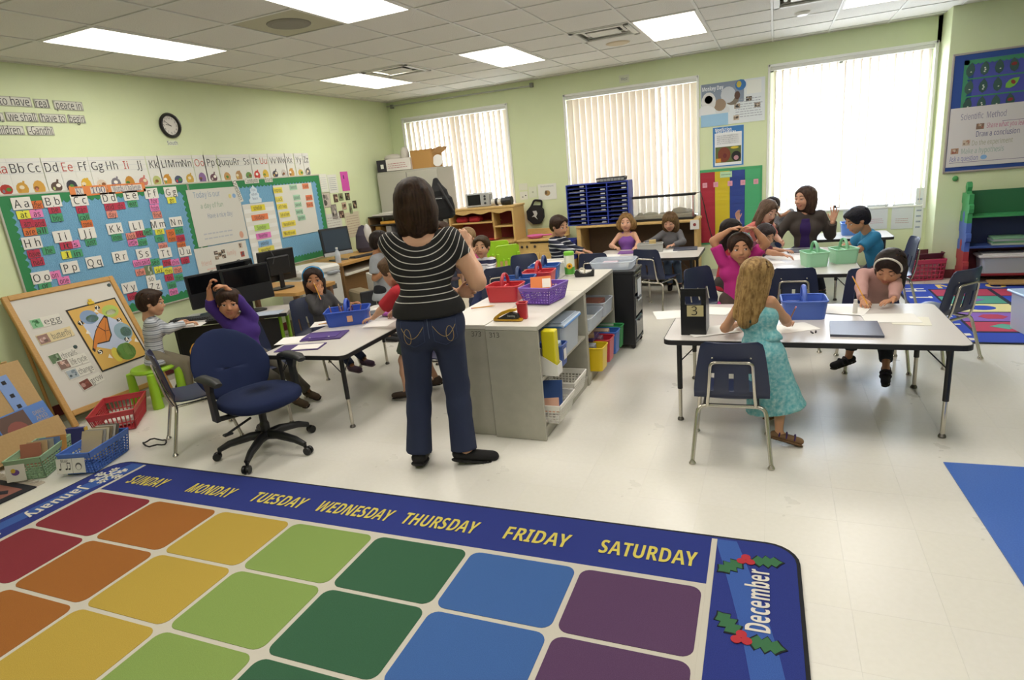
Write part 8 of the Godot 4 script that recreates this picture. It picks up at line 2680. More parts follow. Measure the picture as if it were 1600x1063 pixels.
# head with features; eyes, brows and hair are parts
func face(m: Mesher, o: Node3D, hc: Vector3, b: Basis, hh: float, s: Dictionary, skin: Color) -> void:
	var head: Dictionary = s.head
	var P := func(x: float, y: float, z: float) -> Vector3:
		return hc + b * (Vector3(x, y, z) * hh)
	var R := func(x: float, y: float, z: float) -> Vector3:
		return Vector3(x, y, z) * hh
	var detail: bool = not head.get("back", false)
	var f := Field.new()
	f.h = hh * ((0.026 if hc.z > -6.0 else 0.033) if detail else 0.045)
	f.k = hh * 0.09
	f.egg(P.call(0, 0.12, -0.06), R.call(0.365, 0.375, 0.43), b)
	f.egg(P.call(0, -0.12, 0.13), R.call(0.285, 0.33, 0.26), b)
	f.egg(P.call(0, -0.385, 0.21), R.call(0.12, 0.09, 0.10), b)
	f.cone(P.call(-0.24, -0.2, 0.02), P.call(0.0, -0.37, 0.18), hh * 0.1, hh * 0.1)
	f.cone(P.call(0.24, -0.2, 0.02), P.call(0.0, -0.37, 0.18), hh * 0.1, hh * 0.1)
	f.cone(P.call(0, -0.2, -0.14), P.call(0, -0.62, -0.2), hh * 0.2, hh * 0.19)
	if detail:
		for e in [-1.0, 1.0]:
			f.egg(P.call(0.155 * e, -0.14, 0.25), R.call(0.12, 0.12, 0.11), b)
			f.egg(P.call(0.15 * e, 0.02, 0.43), R.call(0.085, 0.06, 0.07), b, 0, hh * 0.05, true)
		f.cone(P.call(0, 0.02, 0.345), P.call(0, -0.12, 0.425), hh * 0.035, hh * 0.05, 0, Vector3.ZERO, 1.0, Vector3.ZERO, Vector3.ZERO, hh * 0.05)
		for e in [-1.0, 1.0]:
			f.egg(P.call(0.05 * e, -0.135, 0.385), R.call(0.038, 0.03, 0.035), b, 0, hh * 0.03)
		f.cone(P.call(-0.09, -0.262, 0.352), P.call(0.09, -0.262, 0.352), hh * 0.028, hh * 0.028, 1, Vector3.ZERO, 1.0, Vector3.ZERO, Vector3.ZERO, hh * 0.025)
		f.cone(P.call(-0.07, -0.305, 0.345), P.call(0.07, -0.305, 0.345), hh * 0.034, hh * 0.034, 1, Vector3.ZERO, 1.0, Vector3.ZERO, Vector3.ZERO, hh * 0.025)
		f.egg(P.call(0, -0.28, 0.405), R.call(0.11, 0.009, 0.04), b, 2, hh * 0.01, true)
	for e in [-1.0, 1.0]:
		f.egg(P.call(0.37 * e, -0.02, -0.03), R.call(0.04, 0.11, 0.075), b, 0, hh * 0.03)
		f.egg(P.call(0.41 * e, -0.01, -0.015), R.call(0.025, 0.06, 0.04), b, 0, hh * 0.02, true)
	f.fill()
	var lip := skin.lerp(ink("a8514e"), 0.5)
	f.mesh_into(m, [skin, lip, skin.lerp(ink("6a2f2c"), 0.7)])
	var hair_hex: String = head.get("hair_hex", "2a1d18")
	if detail:
		for e in [-1.0, 1.0]:
			var eye := mb()
			var c: Vector3 = P.call(0.148 * e, 0.022, 0.318)
			eye.tint = ink("e9e4de")
			eye.ball(c, hh * 0.068, 12)
			eye.tint = ink(head.get("iris", "2c1a12"))
			var gaze: Vector3 = b * Vector3(head.get("look", 0.0), head.get("gaze", -0.05), 1.0).normalized()
			eye.ball(c + gaze * hh * 0.034, hh * 0.045, 10)
			part(o, "eye", eye, inked(0.15))
			var lid := mb()
			lid.tint = skin.lerp(ink(hair_hex), 0.25)
			var shut: float = head.get("shut", 0.22)
			lid.ball(c + b * Vector3(0, hh * (0.05 - shut * 0.04), hh * 0.012), Vector3(0.088, 0.042 + shut * 0.03, 0.074) * hh, 12, b)
			part(o, "eyelid", lid, inked(0.5))
			var brow := []
			for k in 5:
				var t := k / 4.0
				var px: float = e * lerpf(0.065, 0.225, t)
				var py: float = 0.135 + 0.028 * sin(t * PI) - 0.012 * t
				brow.append(f.snap(P.call(px, py, 0.6), -b.z) - b.z * hh * 0.004)
			part(o, "eyebrow", mb().tube(brow, [hh * 0.012, hh * 0.017, hh * 0.016, hh * 0.013, hh * 0.006], 6), mt(hair_hex, 0.8))
	hair(o, hc, b, hh, head)


func hair(o: Node3D, hc: Vector3, b: Basis, hh: float, head: Dictionary) -> void:
	var style: String = head.get("style", "short")
	var P := func(x: float, y: float, z: float) -> Vector3:
		return hc + b * (Vector3(x, y, z) * hh)
	var R := func(x: float, y: float, z: float) -> Vector3:
		return Vector3(x, y, z) * hh
	var f := Field.new()
	f.h = hh * (0.042 if hc.z > -6.0 else 0.052)
	f.k = hh * 0.07
	var line: float = head.get("line", 0.3)
	f.egg(P.call(0, 0.155, -0.08), R.call(0.43, 0.415, 0.48), b)
	match style:
		"short":
			f.egg(P.call(0, -0.02, -0.25), R.call(0.36, 0.33, 0.29), b)
			f.egg(P.call(0, 0.33, 0.2), R.call(0.3, 0.16, 0.22), b)
		"bob":
			f.egg(P.call(0, -0.1, -0.13), R.call(0.47, 0.6, 0.44), b)
			f.cone(P.call(-0.25, -0.2, -0.1), P.call(-0.27, -0.56, -0.08), hh * 0.24, hh * 0.19)
			f.cone(P.call(0.25, -0.2, -0.1), P.call(0.27, -0.56, -0.08), hh * 0.24, hh * 0.19)
			f.cone(P.call(0, -0.2, -0.28), P.call(0, -0.55, -0.24), hh * 0.28, hh * 0.22)
		"fluffy":
			for k in 14:
				var a = TAU * k / 14.0
				var side := sin(a)
				f.egg(P.call(0.42 * side, -0.16 + 0.1 * cos(k * 2.3), -0.14 + 0.3 * cos(a) * (1.0 if cos(a) < 0 else 0.45)), R.call(0.19, 0.24, 0.19), b)
			f.egg(P.call(0, -0.15, -0.32), R.call(0.36, 0.36, 0.24), b)
		"long", "mane":
			var far: float = head.get("length", 1.1)
			f.cone(P.call(-0.22, -0.1, -0.16), P.call(-0.24, -far * 0.92, -0.24), hh * 0.24, hh * 0.16)
			f.cone(P.call(0.22, -0.1, -0.16), P.call(0.24, -far * 0.9, -0.24), hh * 0.24, hh * 0.16)
			f.cone(P.call(0, -0.1, -0.28), P.call(0, -far, -0.34), hh * 0.28, hh * 0.2)
			if style == "mane":
				for e in [-1.0, 1.0]:
					f.cone(P.call(0.34 * e, 0.0, 0.05), P.call(0.4 * e, -far * 0.75, 0.1), hh * 0.14, hh * 0.13)
		"tied":
			f.egg(P.call(0, 0.02, -0.25), R.call(0.36, 0.34, 0.28), b)
			f.cone(P.call(0, -0.05, -0.45), P.call(0, -0.7, -0.5), hh * 0.12, hh * 0.06)
	# open the face: forehead, temples and cheeks
	f.egg(P.call(head.get("open", 0.0), line - 0.52, 0.46), R.call(head.get("wide", 0.31), 0.55, 0.40), b, 0, hh * 0.04, true)
	if style in ["short", "tied"]:
		for e in [-1.0, 1.0]:
			f.egg(P.call(0.42 * e, -0.16, 0.02), R.call(0.14, 0.2, 0.17), b, 0, hh * 0.04, true)
	f.fill()
	var lo := ink(head.get("hair_hex", "2a1d18"))
	var hi := ink(head.get("hair_light", "4a362c"))
	var nz := FastNoiseLite.new()
	nz.seed = 7
	nz.frequency = 1.0
	# locks: shallow grooves running down from the crown
	var bt := b.transposed()
	for g in f.d.size():
		var v := f.d[g]
		if v < hh * 0.08 and v > -hh * 0.08:
			var x := g % f.nx
			var y := (g / f.nx) % f.ny
			var z := g / (f.nx * f.ny)
			var q: Vector3 = bt * (f.lo + Vector3(x, y, z) * f.h - hc) / hh
			var an := atan2(q.x, -q.z + 0.1)
			f.d[g] = v - hh * 0.034 * absf(nz.get_noise_2d(an * 6.0, q.y * 0.8))
	var m := mb()
	f.mesh_into(m, [lo], null, func(p: Vector3, c: Color) -> Color:
		var q: Vector3 = b.transposed() * (p - hc) / hh
		var an := atan2(q.x, -q.z + 0.1)
		var t := clampf(0.5 + 1.1 * nz.get_noise_2d(an * 14.0 + 3.0, q.y * 0.8), 0.0, 1.0)
		return lo.lerp(hi, 0.7 * t * clampf(Vector2(q.x, q.z).length() * 2.6 - 0.15, 0.0, 1.0)))
	if not mats.has("hair"):
		var hm := StandardMaterial3D.new()
		hm.vertex_color_use_as_albedo = true
		hm.roughness = 0.55
		hm.metallic_specular = 0.3
		hm.anisotropy_enabled = true
		hm.anisotropy = 0.5
		mats["hair"] = hm
	part(o, "hair", m, mats["hair"])
	if head.has("band"):
		var arc := []
		for k in 15:
			var a = -0.15 + (PI + 0.3) * k / 14.0
			var dir := b * Vector3(cos(a), sin(a), head.get("band_lean", 0.12)).normalized()
			var mid: Vector3 = P.call(0, 0.1, 0.02)
			arc.append(f.snap(mid + dir * hh * 0.75, -dir))
		part(o, "headband", mb().tube(arc, hh * 0.035, 8, false, 0.45), mt(head.band, 0.25))


func people() -> void:
	var v := func(x: float, y: float, z: float) -> Vector3:
		return Vector3(x, y, z)
	var bands := []
	for k in 11:
		bands.append([0.02 + k * 0.0545, 0.0105, "cfccc4"])
	var tee := striped_mat("tee stripes", "151414", bands, 0.64)
	var denim := cloth_mat("denim", "28314e", 0.9)
	person({label = "woman standing with her back turned in a black striped top and jeans", tall = 1.70, adult = true, skin = "c99b7c", yaw = -2.75, hip = v.call(-1.80, 0.885, -2.93), arm = 1.12, stout = 1.22,
		head = {yaw = -2.7, pitch = 0.05, back = true, style = "bob", hair_hex = "1f140e", hair_light = "463425", size = 0.145},
		l_hand = v.call(-1.74, 1.01, -3.16), l_elbow = v.call(-0.6, -0.8, 0.5), l_dir = v.call(0.8, 0.05, -0.1), l_palm = v.call(0.1, 0.3, 0.9), l_curl = 0.6,
		r_hand = v.call(-1.645, 1.265, -3.19), r_elbow = v.call(0.5, -0.9, 0.35), r_dir = v.call(-0.35, 0.9, -0.1), r_palm = v.call(-0.6, -0.2, -0.6), r_curl = 1.25,
		l_foot = v.call(-1.965, 0.085, -2.87), r_foot = v.call(-1.70, 0.085, -2.955), l_toe = v.call(-0.35, -0.2, -0.9), r_toe = v.call(0.85, -0.2, -0.5),
		shirt = {hex = "151414", sleeve = 0.42, hem = -0.036, neck = 0.02, mat = tee, yoke = 3.4, loose = 0.005, scoop = 0.055, scoop_side = -0.3, name = "striped_top"},
		pants = {hex = "28314e", flare = 0.022, loose = 0.007, mat = denim, name = "jeans", stitch = true}, shoe = {hex = "161517", sole = "1a191a", high = false}})
	var pale := striped_mat("pale stripes", "aab0b8", [[0.1, 0.25, "c5cad0"], [0.45, 0.12, "565f6c"], [0.7, 0.18, "c9cdd3"]], 0.035)
	person({label = "boy in a pale grey striped sweater writing at the computer table, seen from behind", category = "child", tall = 1.12, skin = "c99878", yaw = 2.45, lean = 0.12, hip = v.call(-4.93, 0.42, -3.45),
		head = {yaw = 2.3, pitch = 0.12, style = "short", hair_hex = "2b1e18", hair_light = "4a382c", line = 0.36},
		r_hand = v.call(-4.86, 0.655, -3.66), r_elbow = v.call(-0.5, -0.6, 0.3), l_hand = v.call(-4.78, 0.655, -3.70), l_elbow = v.call(0.8, -0.6, 0.3), l_dir = v.call(0.7, 0.0, -0.7), l_palm = v.call(0, -1, 0), r_palm = v.call(0, -1, 0), l_curl = 0.7,
		l_foot = v.call(-4.82, 0.09, -3.62), r_foot = v.call(-4.98, 0.09, -3.66), shirt = {hex = "b0b5bb", sleeve = 1.95, hem = 0.05, mat = pale, loose = 0.004, name = "sweater"}, pants = {hex = "8d8672"}, shoe = {hex = "4a4640"}})
	person({label = "boy in a purple sweater stretching both arms over his head", category = "child", tall = 1.12, skin = "b9825f", yaw = 1.35, lean = -0.22, twist = -0.5, hip = v.call(-3.80, 0.435, -3.46),
		head = {yaw = 0.78, pitch = 0.02, roll = -0.1, style = "short", hair_hex = "2a1d17", hair_light = "4d392c", line = 0.20, look = 0.1, at = v.call(-3.885, 0.895, -3.42)},
		r_hand = v.call(-3.965, 1.03, -3.335), r_elbow = v.call(-0.75, 0.5, 0.35), r_dir = v.call(0.35, 0.8, -0.15), r_palm = v.call(0.6, -0.2, -0.5), r_curl = 0.9,
		l_hand = v.call(-3.865, 1.075, -3.37), l_elbow = v.call(0.75, 0.6, -0.1), l_dir = v.call(-0.85, 0.15, 0.25), l_palm = v.call(-0.1, -0.9, -0.2), l_curl = 0.9,
		l_foot = v.call(-3.56, 0.085, -3.72), r_foot = v.call(-3.48, 0.085, -3.52), l_knee = v.call(0.9, 0.4, 0.0), r_knee = v.call(0.9, 0.4, 0.1),
		shirt = {hex = "452780", sleeve = 1.45, hem = 0.05, loose = 0.004, name = "sweater"}, pants = {hex = "6b665b", loose = 0.004}, shoe = {hex = "5c4a38", sole = "352a22"}})
	person({label = "girl with a shiny blue headband and grey cardigan holding a pencil to her mouth", category = "child", tall = 1.12, skin = "a8734f", yaw = 1.35, hip = v.call(-3.83, 0.43, -4.36), lean = 0.02,
		head = {yaw = 0.72, pitch = 0.03, style = "long", length = 0.95, hair_hex = "221815", hair_light = "3f2f28", line = 0.3, band = "2b86bd", at = v.call(-3.82, 0.90, -4.33)},
		r_hand = v.call(-3.685, 0.79, -4.24), r_elbow = v.call(0.35, -0.9, 0.45), r_dir = v.call(-0.35, 0.85, -0.1), r_palm = v.call(-0.7, 0.2, -0.5), r_curl = 0.75,
		l_hand = v.call(-3.60, 0.63, -4.52), l_elbow = v.call(0.1, -0.9, -0.4), l_palm = v.call(0, -1, 0),
		l_foot = v.call(-3.36, 0.09, -4.36), r_foot = v.call(-3.42, 0.085, -4.22), l_knee = v.call(0.5, 0.9, 0), r_knee = v.call(0.5, 0.9, 0), l_toe = v.call(0.9, 0.05, 0.3), r_toe = v.call(0.9, 0.05, 0.3),
		shirt = {hex = "454345", sleeve = 1.95, hem = 0.05, loose = 0.003, name = "cardigan"}, pants = {hex = "2a3350", name = "jeans"}, shoe = {hex = "5a4258", sole = "8a7a86"}})
	pencil("yellow pencil held by the girl with the blue headband", v.call(-3.66, 0.76, -4.19), v.call(-3.73, 0.90, -4.22))
	person({label = "boy in a light grey t-shirt and black track trousers standing by the desk", category = "child", tall = 1.20, skin = "a87654", yaw = 1.75, lean = 0.05, hip = v.call(-3.90, 0.575, -5.46),
		head = {yaw = 2.0, pitch = 0.18, style = "short", hair_hex = "1a1412", hair_light = "352a25", line = 0.34},
		r_hand = v.call(-3.74, 0.80, -5.36), r_elbow = v.call(-0.7, -0.7, 0.3), l_hand = v.call(-3.70, 0.80, -5.50), l_hide = true,
		shirt = {hex = "9fa3a8", sleeve = 0.75, hem = 0.085, loose = 0.018, name = "t_shirt"}, pants = {hex = "1c1e24", name = "track_trousers"}, shoe = {hex = "2a2a2c"}})
	person({label = "child in a bright red shirt and green shorts leaning on the long table", category = "child", tall = 1.16, skin = "c2967a", yaw = -1.5, lean = 0.2, hip = v.call(-2.60, 0.545, -4.0),
		head = {yaw = -1.4, pitch = 0.3, style = "short", hair_hex = "4a382a", hair_light = "6d5540", back = true},
		l_hand = v.call(-2.97, 0.625, -3.92), l_elbow = v.call(0.4, -0.5, 0.5), l_palm = v.call(0, -1, 0), l_dir = v.call(-0.9, -0.15, -0.1), r_hand = v.call(-2.95, 0.625, -4.22), r_palm = v.call(0, -1, 0),
		l_foot = v.call(-2.66, 0.085, -3.84), r_foot = v.call(-2.56, 0.085, -4.14), shirt = {hex = "b41f2c", sleeve = 0.95, hem = 0.14, loose = 0.016, name = "shirt"}, pants = {hex = "4a5748", long = 0.8, loose = 0.014, name = "shorts"}, shoe = {hex = "4d3d34", sole = "2a241f"}})
	var rug := striped_mat("rugby stripes", "e2e2e6", [[0.0, 0.3, "25294a"], [0.42, 0.05, "25294a"]], 0.12)
	person({label = "boy in a white and navy rugby shirt covering his mouth with his hand", category = "child", tall = 1.15, skin = "c99877", yaw = 0.25, hip = v.call(-2.93, 0.43, -6.04), lean = 0.05,
		head = {yaw = 0.2, pitch = 0.0, style = "short", hair_hex = "332519", hair_light = "56432f", line = 0.38, look = 0.1},
		r_hand = v.call(-2.97, 0.84, -5.86), r_elbow = v.call(0.0, -0.9, 0.4), r_dir = v.call(0.15, 0.9, 0.0), r_palm = v.call(0.3, 0, -0.9), r_curl = 0.9,
		l_hand = v.call(-2.9, 0.62, -5.78), l_elbow = v.call(0.8, -0.5, 0), l_foot = v.call(-2.86, 0.09, -5.72), r_foot = v.call(-3.02, 0.09, -5.74),
		shirt = {hex = "d9d9de", sleeve = 0.95, hem = 0.04, mat = rug, loose = 0.006, name = "rugby_shirt"}, pants = {hex = "27305a"}, shoe = {hex = "3a3a44"}})
	person({label = "light-haired child in pink sitting behind the boy in the rugby shirt", category = "child", tall = 1.18, skin = "d0a488", yaw = 0.7, hip = v.call(-3.38, 0.46, -6.62),
		head = {yaw = -0.1, pitch = 0.12, style = "tied", hair_hex = "7a6044", hair_light = "a58a64", line = 0.34},
		r_hide = true, l_hide = true, shirt = {hex = "d0558a", sleeve = 0.9, hem = 0.05}, pants = {hex = "3a4568"}, shoe = {hex = "55545c"}})
	person({label = "child with curly brown hair glimpsed behind the standing woman's shoulder", category = "child", tall = 1.2, skin = "a87654", yaw = 0.4, hip = v.call(-3.55, 0.56, -6.30),
		head = {yaw = 0.3, back = true, style = "fluffy", hair_hex = "33231b", hair_light = "5c4636"}, r_hide = true, l_hide = true, shirt = {hex = "584a52", sleeve = 1.9, hem = 0.05}, pants = {hex = "33394a"}, shoe = {hex = "444"}})
	var nav := striped_mat("navy stripes", "1f2438", [[0.0, 0.22, "d3d4da"]], 0.052)
	person({label = "boy in a navy and white striped shirt writing beside the tan cabinets", category = "child", tall = 1.24, skin = "c9977a", yaw = 1.25, lean = 0.05, hip = v.call(-2.48, 0.46, -7.22),
		head = {yaw = 1.15, pitch = 0.22, style = "short", hair_hex = "2b1f19", hair_light = "4a382d", line = 0.36},
		r_hand = v.call(-2.17, 0.66, -7.06), r_elbow = v.call(-0.2, -0.9, 0.5), r_dir = v.call(0.9, -0.1, -0.2), r_palm = v.call(0, -1, 0), r_curl = 0.8, l_hand = v.call(-2.16, 0.64, -7.34), l_palm = v.call(0, -1, 0),
		l_foot = v.call(-2.2, 0.09, -7.3), r_foot = v.call(-2.2, 0.09, -7.12), shirt = {hex = "2a2f44", sleeve = 1.9, hem = 0.05, mat = nav, loose = 0.004, name = "striped_shirt"}, pants = {hex = "23283a"}, shoe = {hex = "333338"}})
	person({label = "curly blonde girl in a lilac tank top sitting below the mail sorter", category = "child", tall = 1.12, skin = "cf9f84", yaw = 0.15, hip = v.call(-1.76, 0.43, -7.96),
		head = {yaw = 0.1, pitch = 0.03, style = "fluffy", hair_hex = "6d4f2f", hair_light = "b08f5c", line = 0.34, wide = 0.34, look = -0.2},
		r_hand = v.call(-1.86, 0.61, -7.74), r_elbow = v.call(-0.8, -0.5, -0.2), l_hand = v.call(-1.60, 0.61, -7.70), l_elbow = v.call(0.7, -0.5, -0.2), r_palm = v.call(0, -1, 0), l_palm = v.call(0, -1, 0),
		l_foot = v.call(-1.7, 0.09, -7.62), r_foot = v.call(-1.84, 0.09, -7.62), shirt = {hex = "8a55b0", straps = true, hem = 0.05, name = "tank_top"}, pants = {hex = "5a6078"}, shoe = {hex = "777"}})
	person({label = "girl in a grey long-sleeved shirt reaching across the table by the tank", category = "child", tall = 1.12, skin = "cb9a80", yaw = 0.1, lean = 0.15, hip = v.call(-1.20, 0.425, -8.02),
		head = {yaw = -0.1, pitch = 0.32, style = "bob", hair_hex = "4c3825", hair_light = "8d7350", line = 0.2, wide = 0.29, shut = 0.6},
		r_hand = v.call(-1.51, 0.635, -7.78), r_elbow = v.call(-0.5, -0.6, -0.4), r_palm = v.call(0, -1, 0.2), l_hand = v.call(-1.14, 0.61, -7.74), l_elbow = v.call(0.9, -0.3, -0.1), l_dir = v.call(-0.6, 0, 0.6), l_palm = v.call(0, -1, 0),
		l_foot = v.call(-1.08, 0.12, -7.82), r_foot = v.call(-1.2, 0.12, -7.8), shirt = {hex = "6e6d70", sleeve = 1.92, hem = 0.05, loose = 0.003}, pants = {hex = "5d718f", name = "jeans"}, shoe = {hex = "3a3338"}})
	person({label = "girl in a magenta top resting both hands on her head", category = "child", tall = 1.18, skin = "b98562", yaw = 0.3, hip = v.call(-0.285, 0.47, -5.30),
		head = {yaw = 0.12, pitch = 0.0, roll = 0.05, style = "tied", hair_hex = "261a15", hair_light = "4a362a", line = 0.32, look = 0.35, at = v.call(-0.245, 0.905, -5.24)},
		r_hand = v.call(-0.32, 1.06, -5.25), r_elbow = v.call(-0.9, 0.5, 0.0), r_dir = v.call(0.9, 0.25, 0.1), r_palm = v.call(0.1, -0.9, -0.1), r_curl = 0.7,
		l_hand = v.call(-0.14, 1.055, -5.26), l_elbow = v.call(0.95, 0.4, 0.1), l_dir = v.call(-0.9, 0.25, 0.12), l_palm = v.call(0, -1, 0), l_curl = 0.7,
		l_foot = v.call(-0.18, 0.09, -5.15), r_foot = v.call(-0.32, 0.09, -5.1), shirt = {hex = "c42a86", sleeve = 0.75, hem = 0.05, loose = 0.006, neck = 0.015, name = "top"}, pants = {hex = "4a3a34"}, shoe = {hex = "444"}})
	person({label = "child with long black hair sitting behind the girl in magenta", category = "child", tall = 1.12, skin = "a97a58", yaw = 1.3, hip = v.call(-0.45, 0.43, -6.22), lean = 0.15,
		head = {yaw = 1.5, pitch = 0.2, back = true, style = "long", length = 0.95, hair_hex = "17110f", hair_light = "2c2220", at = v.call(-0.36, 0.93, -6.15)},
		r_hand = v.call(-0.06, 0.62, -6.1), r_palm = v.call(0, -1, 0), l_hide = true, l_foot = v.call(-0.2, 0.09, -6.25), r_foot = v.call(-0.2, 0.09, -6.1), shirt = {hex = "b8303c", sleeve = 0.8, hem = 0.05}, pants = {hex = "3d3632"}, shoe = {hex = "444"}})
	person({label = "dark-haired boy leaning over the square table on his folded arms", category = "child", tall = 1.08, skin = "bd8b6c", yaw = 1.2, hip = v.call(-0.26, 0.42, -6.78), lean = 0.35,
		head = {yaw = 0.7, pitch = 0.45, style = "short", hair_hex = "231b1c", hair_light = "46393a", line = 0.3, at = v.call(-0.075, 0.81, -6.70)},
		r_hand = v.call(0.1, 0.63, -6.55), r_palm = v.call(0, -1, 0), r_elbow = v.call(0.2, -0.8, 0.6), l_hand = v.call(0.1, 0.63, -6.85), l_palm = v.call(0, -1, 0), shirt = {hex = "6a3048", sleeve = 0.9, hem = 0.05}, pants = {hex = "30364a"}, l_foot = v.call(-0.05, 0.09, -6.85), r_foot = v.call(-0.05, 0.09, -6.7), shoe = {hex = "444"}})
	person({label = "girl with long brown hair in a coral top bending over the table", category = "child", tall = 1.14, skin = "d0a08a", yaw = 0.75, lean = 0.3, hip = v.call(-0.19, 0.55, -7.42),
		head = {yaw = 0.75, pitch = 0.42, roll = -0.15, style = "mane", length = 0.8, hair_hex = "4a382e", hair_light = "7a6452", line = 0.3, shut = 0.5},
		l_hand = v.call(0.08, 0.66, -7.25), r_hand = v.call(-0.36, 0.93, -7.2), r_elbow = v.call(-0.5, -0.8, 0.2), r_dir = v.call(-0.1, 0.9, 0.1), r_palm = v.call(0.4, 0, 0.9), shirt = {hex = "d0746c", sleeve = 0.8, hem = 0.06}, pants = {hex = "39415a"}, shoe = {hex = "555"}})
	var dots := StandardMaterial3D.new()
	dots.albedo_texture = noise(90, 0.09, 1, Color("16161c"), Color("d9d9de"))
	dots.uv1_triplanar = true
	dots.uv1_scale = Vector3(6, 6, 6)
	dots.roughness = 0.8
	person({label = "small child in a black and white dotted shirt beside the seated woman", category = "child", tall = 1.08, skin = "a97a5c", yaw = 0.2, hip = v.call(-0.02, 0.52, -8.2), lean = 0.1,
		head = {yaw = -0.3, pitch = 0.2, style = "tied", hair_hex = "1d1513", hair_light = "3a2c26", line = 0.32}, l_hand = v.call(0.07, 0.86, -8.0), l_elbow = v.call(0.8, 0.4, 0), l_dir = v.call(-0.5, 0.8, 0.1), r_hide = true, shirt = {hex = "888", sleeve = 1.0, hem = 0.08, mat = dots}, pants = {hex = "2a3c6a"}, shoe = {hex = "444"}})
	person({label = "seated woman with wavy brown hair, brown cardigan and purple top, palm raised", tall = 1.62, adult = true, skin = "c49276", yaw = -0.1, shoulder = 0.092, hip = v.call(0.34, 0.43, -7.80), lean = 0.1,
		head = {size = 0.152, yaw = -0.78, pitch = 0.05, style = "bob", hair_hex = "2d201b", hair_light = "5d4639", line = 0.33, shut = 0.75, wide = 0.33},
		r_hand = v.call(0.0, 0.80, -7.58), r_elbow = v.call(-0.5, -0.9, -0.1), r_dir = v.call(-0.5, 0.7, 0.1), r_palm = v.call(0.5, 0.2, 0.8), r_curl = 0.6,
		l_hand = v.call(0.60, 0.80, -7.66), l_elbow = v.call(0.6, -0.9, -0.1), l_dir = v.call(0.12, 0.99, 0.05), l_palm = v.call(-0.35, 0.05, 0.93), l_curl = 0.12, l_thumb = -1.0, spread = 0.3,
		l_foot = v.call(0.5, 0.09, -7.45), r_foot = v.call(0.3, 0.09, -7.45), shirt = {hex = "33185e", hem = 0.03, neck = 0.03, scoop = 0.05, name = "top", second = {hex = "4a413c"}}, pants = {hex = "2f3344"}, shoe = {hex = "222"}})
	person({label = "black-haired boy in a bright blue t-shirt leaning at the square table", category = "child", tall = 1.16, skin = "b98664", yaw = -1.25, lean = 0.3, hip = v.call(0.93, 0.46, -6.71),
		head = {yaw = -1.2, pitch = 0.4, style = "short", hair_hex = "15141a", hair_light = "2f2e3a", line = 0.3, at = v.call(0.72, 0.925, -6.62), shut = 0.4},
		l_hand = v.call(0.60, 0.62, -6.45), l_elbow = v.call(0.3, -0.8, 0.6), l_palm = v.call(0, -1, 0), r_hand = v.call(0.58, 0.62, -6.9), r_palm = v.call(0, -1, 0), l_foot = v.call(0.8, 0.09, -6.6), r_foot = v.call(0.8, 0.09, -6.9),
		shirt = {hex = "2a80ae", sleeve = 0.85, hem = 0.08, loose = 0.012, name = "t_shirt"}, pants = {hex = "3a4258"}, shoe = {hex = "444"}})
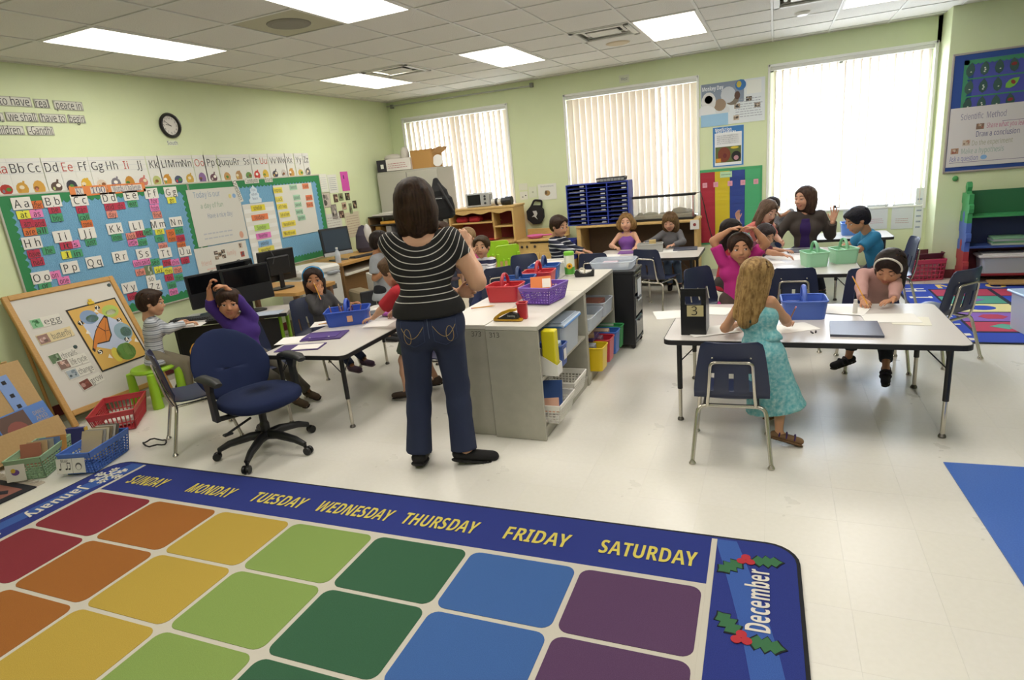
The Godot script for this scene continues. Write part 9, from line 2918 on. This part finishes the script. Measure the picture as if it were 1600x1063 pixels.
	person({label = "girl with a white headband and pale pink top writing on her worksheet", category = "child", tall = 1.14, skin = "bb8767", yaw = -0.1, lean = 0.3, hip = v.call(0.70, 0.43, -5.02),
		head = {yaw = -0.4, pitch = 0.5, roll = -0.12, style = "long", length = 0.95, hair_hex = "1f1614", hair_light = "3a2c28", line = 0.26, band = "d8d2c6", band_lean = 0.45, shut = 0.6, at = v.call(0.735, 0.80, -4.80)},
		r_hand = v.call(0.56, 0.615, -4.60), r_elbow = v.call(-0.8, -0.5, 0.0), r_dir = v.call(0.3, -0.3, 0.8), r_palm = v.call(0.5, -0.8, 0.1), r_curl = 1.0,
		l_hand = v.call(0.735, 0.605, -4.55), l_elbow = v.call(0.9, -0.3, -0.1), l_dir = v.call(-0.7, -0.05, 0.6), l_palm = v.call(0, -1, 0), l_curl = 0.25,
		l_foot = v.call(0.73, 0.13, -4.62), r_foot = v.call(0.52, 0.16, -4.80), l_knee = v.call(0, 0.5, 1), r_knee = v.call(-0.3, 0.5, 1), r_toe = v.call(-0.8, -0.2, 0.4), l_toe = v.call(-0.15, -0.35, 0.9),
		shirt = {hex = "c79a92", sleeve = 1.92, hem = 0.05, loose = 0.003, name = "top"}, pants = {hex = "20242f", loose = 0.004, long = 1.8}, shoe = {hex = "25232a", strap = "3a3540", high = false}})
	pencil("yellow pencil in the hand of the girl with the white headband", v.call(0.50, 0.77, -4.62), v.call(0.585, 0.60, -4.49))
	var teal := StandardMaterial3D.new()
	teal.albedo_texture = noise(33, 0.035, 3, Color("3a97a4"), Color("c3dbd6"))
	teal.uv1_triplanar = true
	teal.uv1_scale = Vector3(4, 4, 4)
	teal.roughness = 0.85
	mats["teal"] = teal
	var girl := person({label = "blonde girl in a teal patterned sundress drawing with her back turned", category = "child", tall = 1.10, skin = "c99674", yaw = 2.85, lean = 0.12, side = -0.24, hip = v.call(-0.035, 0.505, -3.68),
		head = {yaw = 2.75, pitch = 0.2, roll = 0.05, back = true, style = "long", length = 1.2, hair_hex = "6b5030", hair_light = "c4a26a"},
		r_hand = v.call(0.09, 0.625, -3.93), r_elbow = v.call(0.7, -0.7, 0.5), r_dir = v.call(0.25, 0.1, -0.9), r_palm = v.call(-0.3, -0.9, 0), r_curl = 0.9, l_hand = v.call(-0.2, 0.62, -3.95), l_palm = v.call(0, -1, 0),
		l_foot = v.call(-0.01, 0.085, -3.86), r_foot = v.call(0.05, 0.085, -3.56), r_toe = v.call(0.75, -0.15, 0.0), l_toe = v.call(0.2, -0.2, -0.8),
		shirt = {hex = "3a95a0", straps = true, hem = -0.07, loose = 0.004, mat = teal, name = "bodice"}, skirt = {length = 0.33, wide = 0.155, mat = teal, fall = v.call(0.2, -0.97, 0.06)}, shoe = {hex = "8a6a4c", sole = "7a5a3c", strap = "4a2f66", high = false, at = [0.15, 0.45, 0.8]}})
	pencil("brown pencil in the hand of the blonde girl", v.call(0.13, 0.72, -3.96), v.call(0.085, 0.585, -4.03), "8a5a34")


func build_all() -> void:
	calendar_rug()
	other_rugs()
	furniture()
	table_things()
	left_wall()
	easel_corner()
	computer_corner()
	back_wall()
	right_wall()
	people()
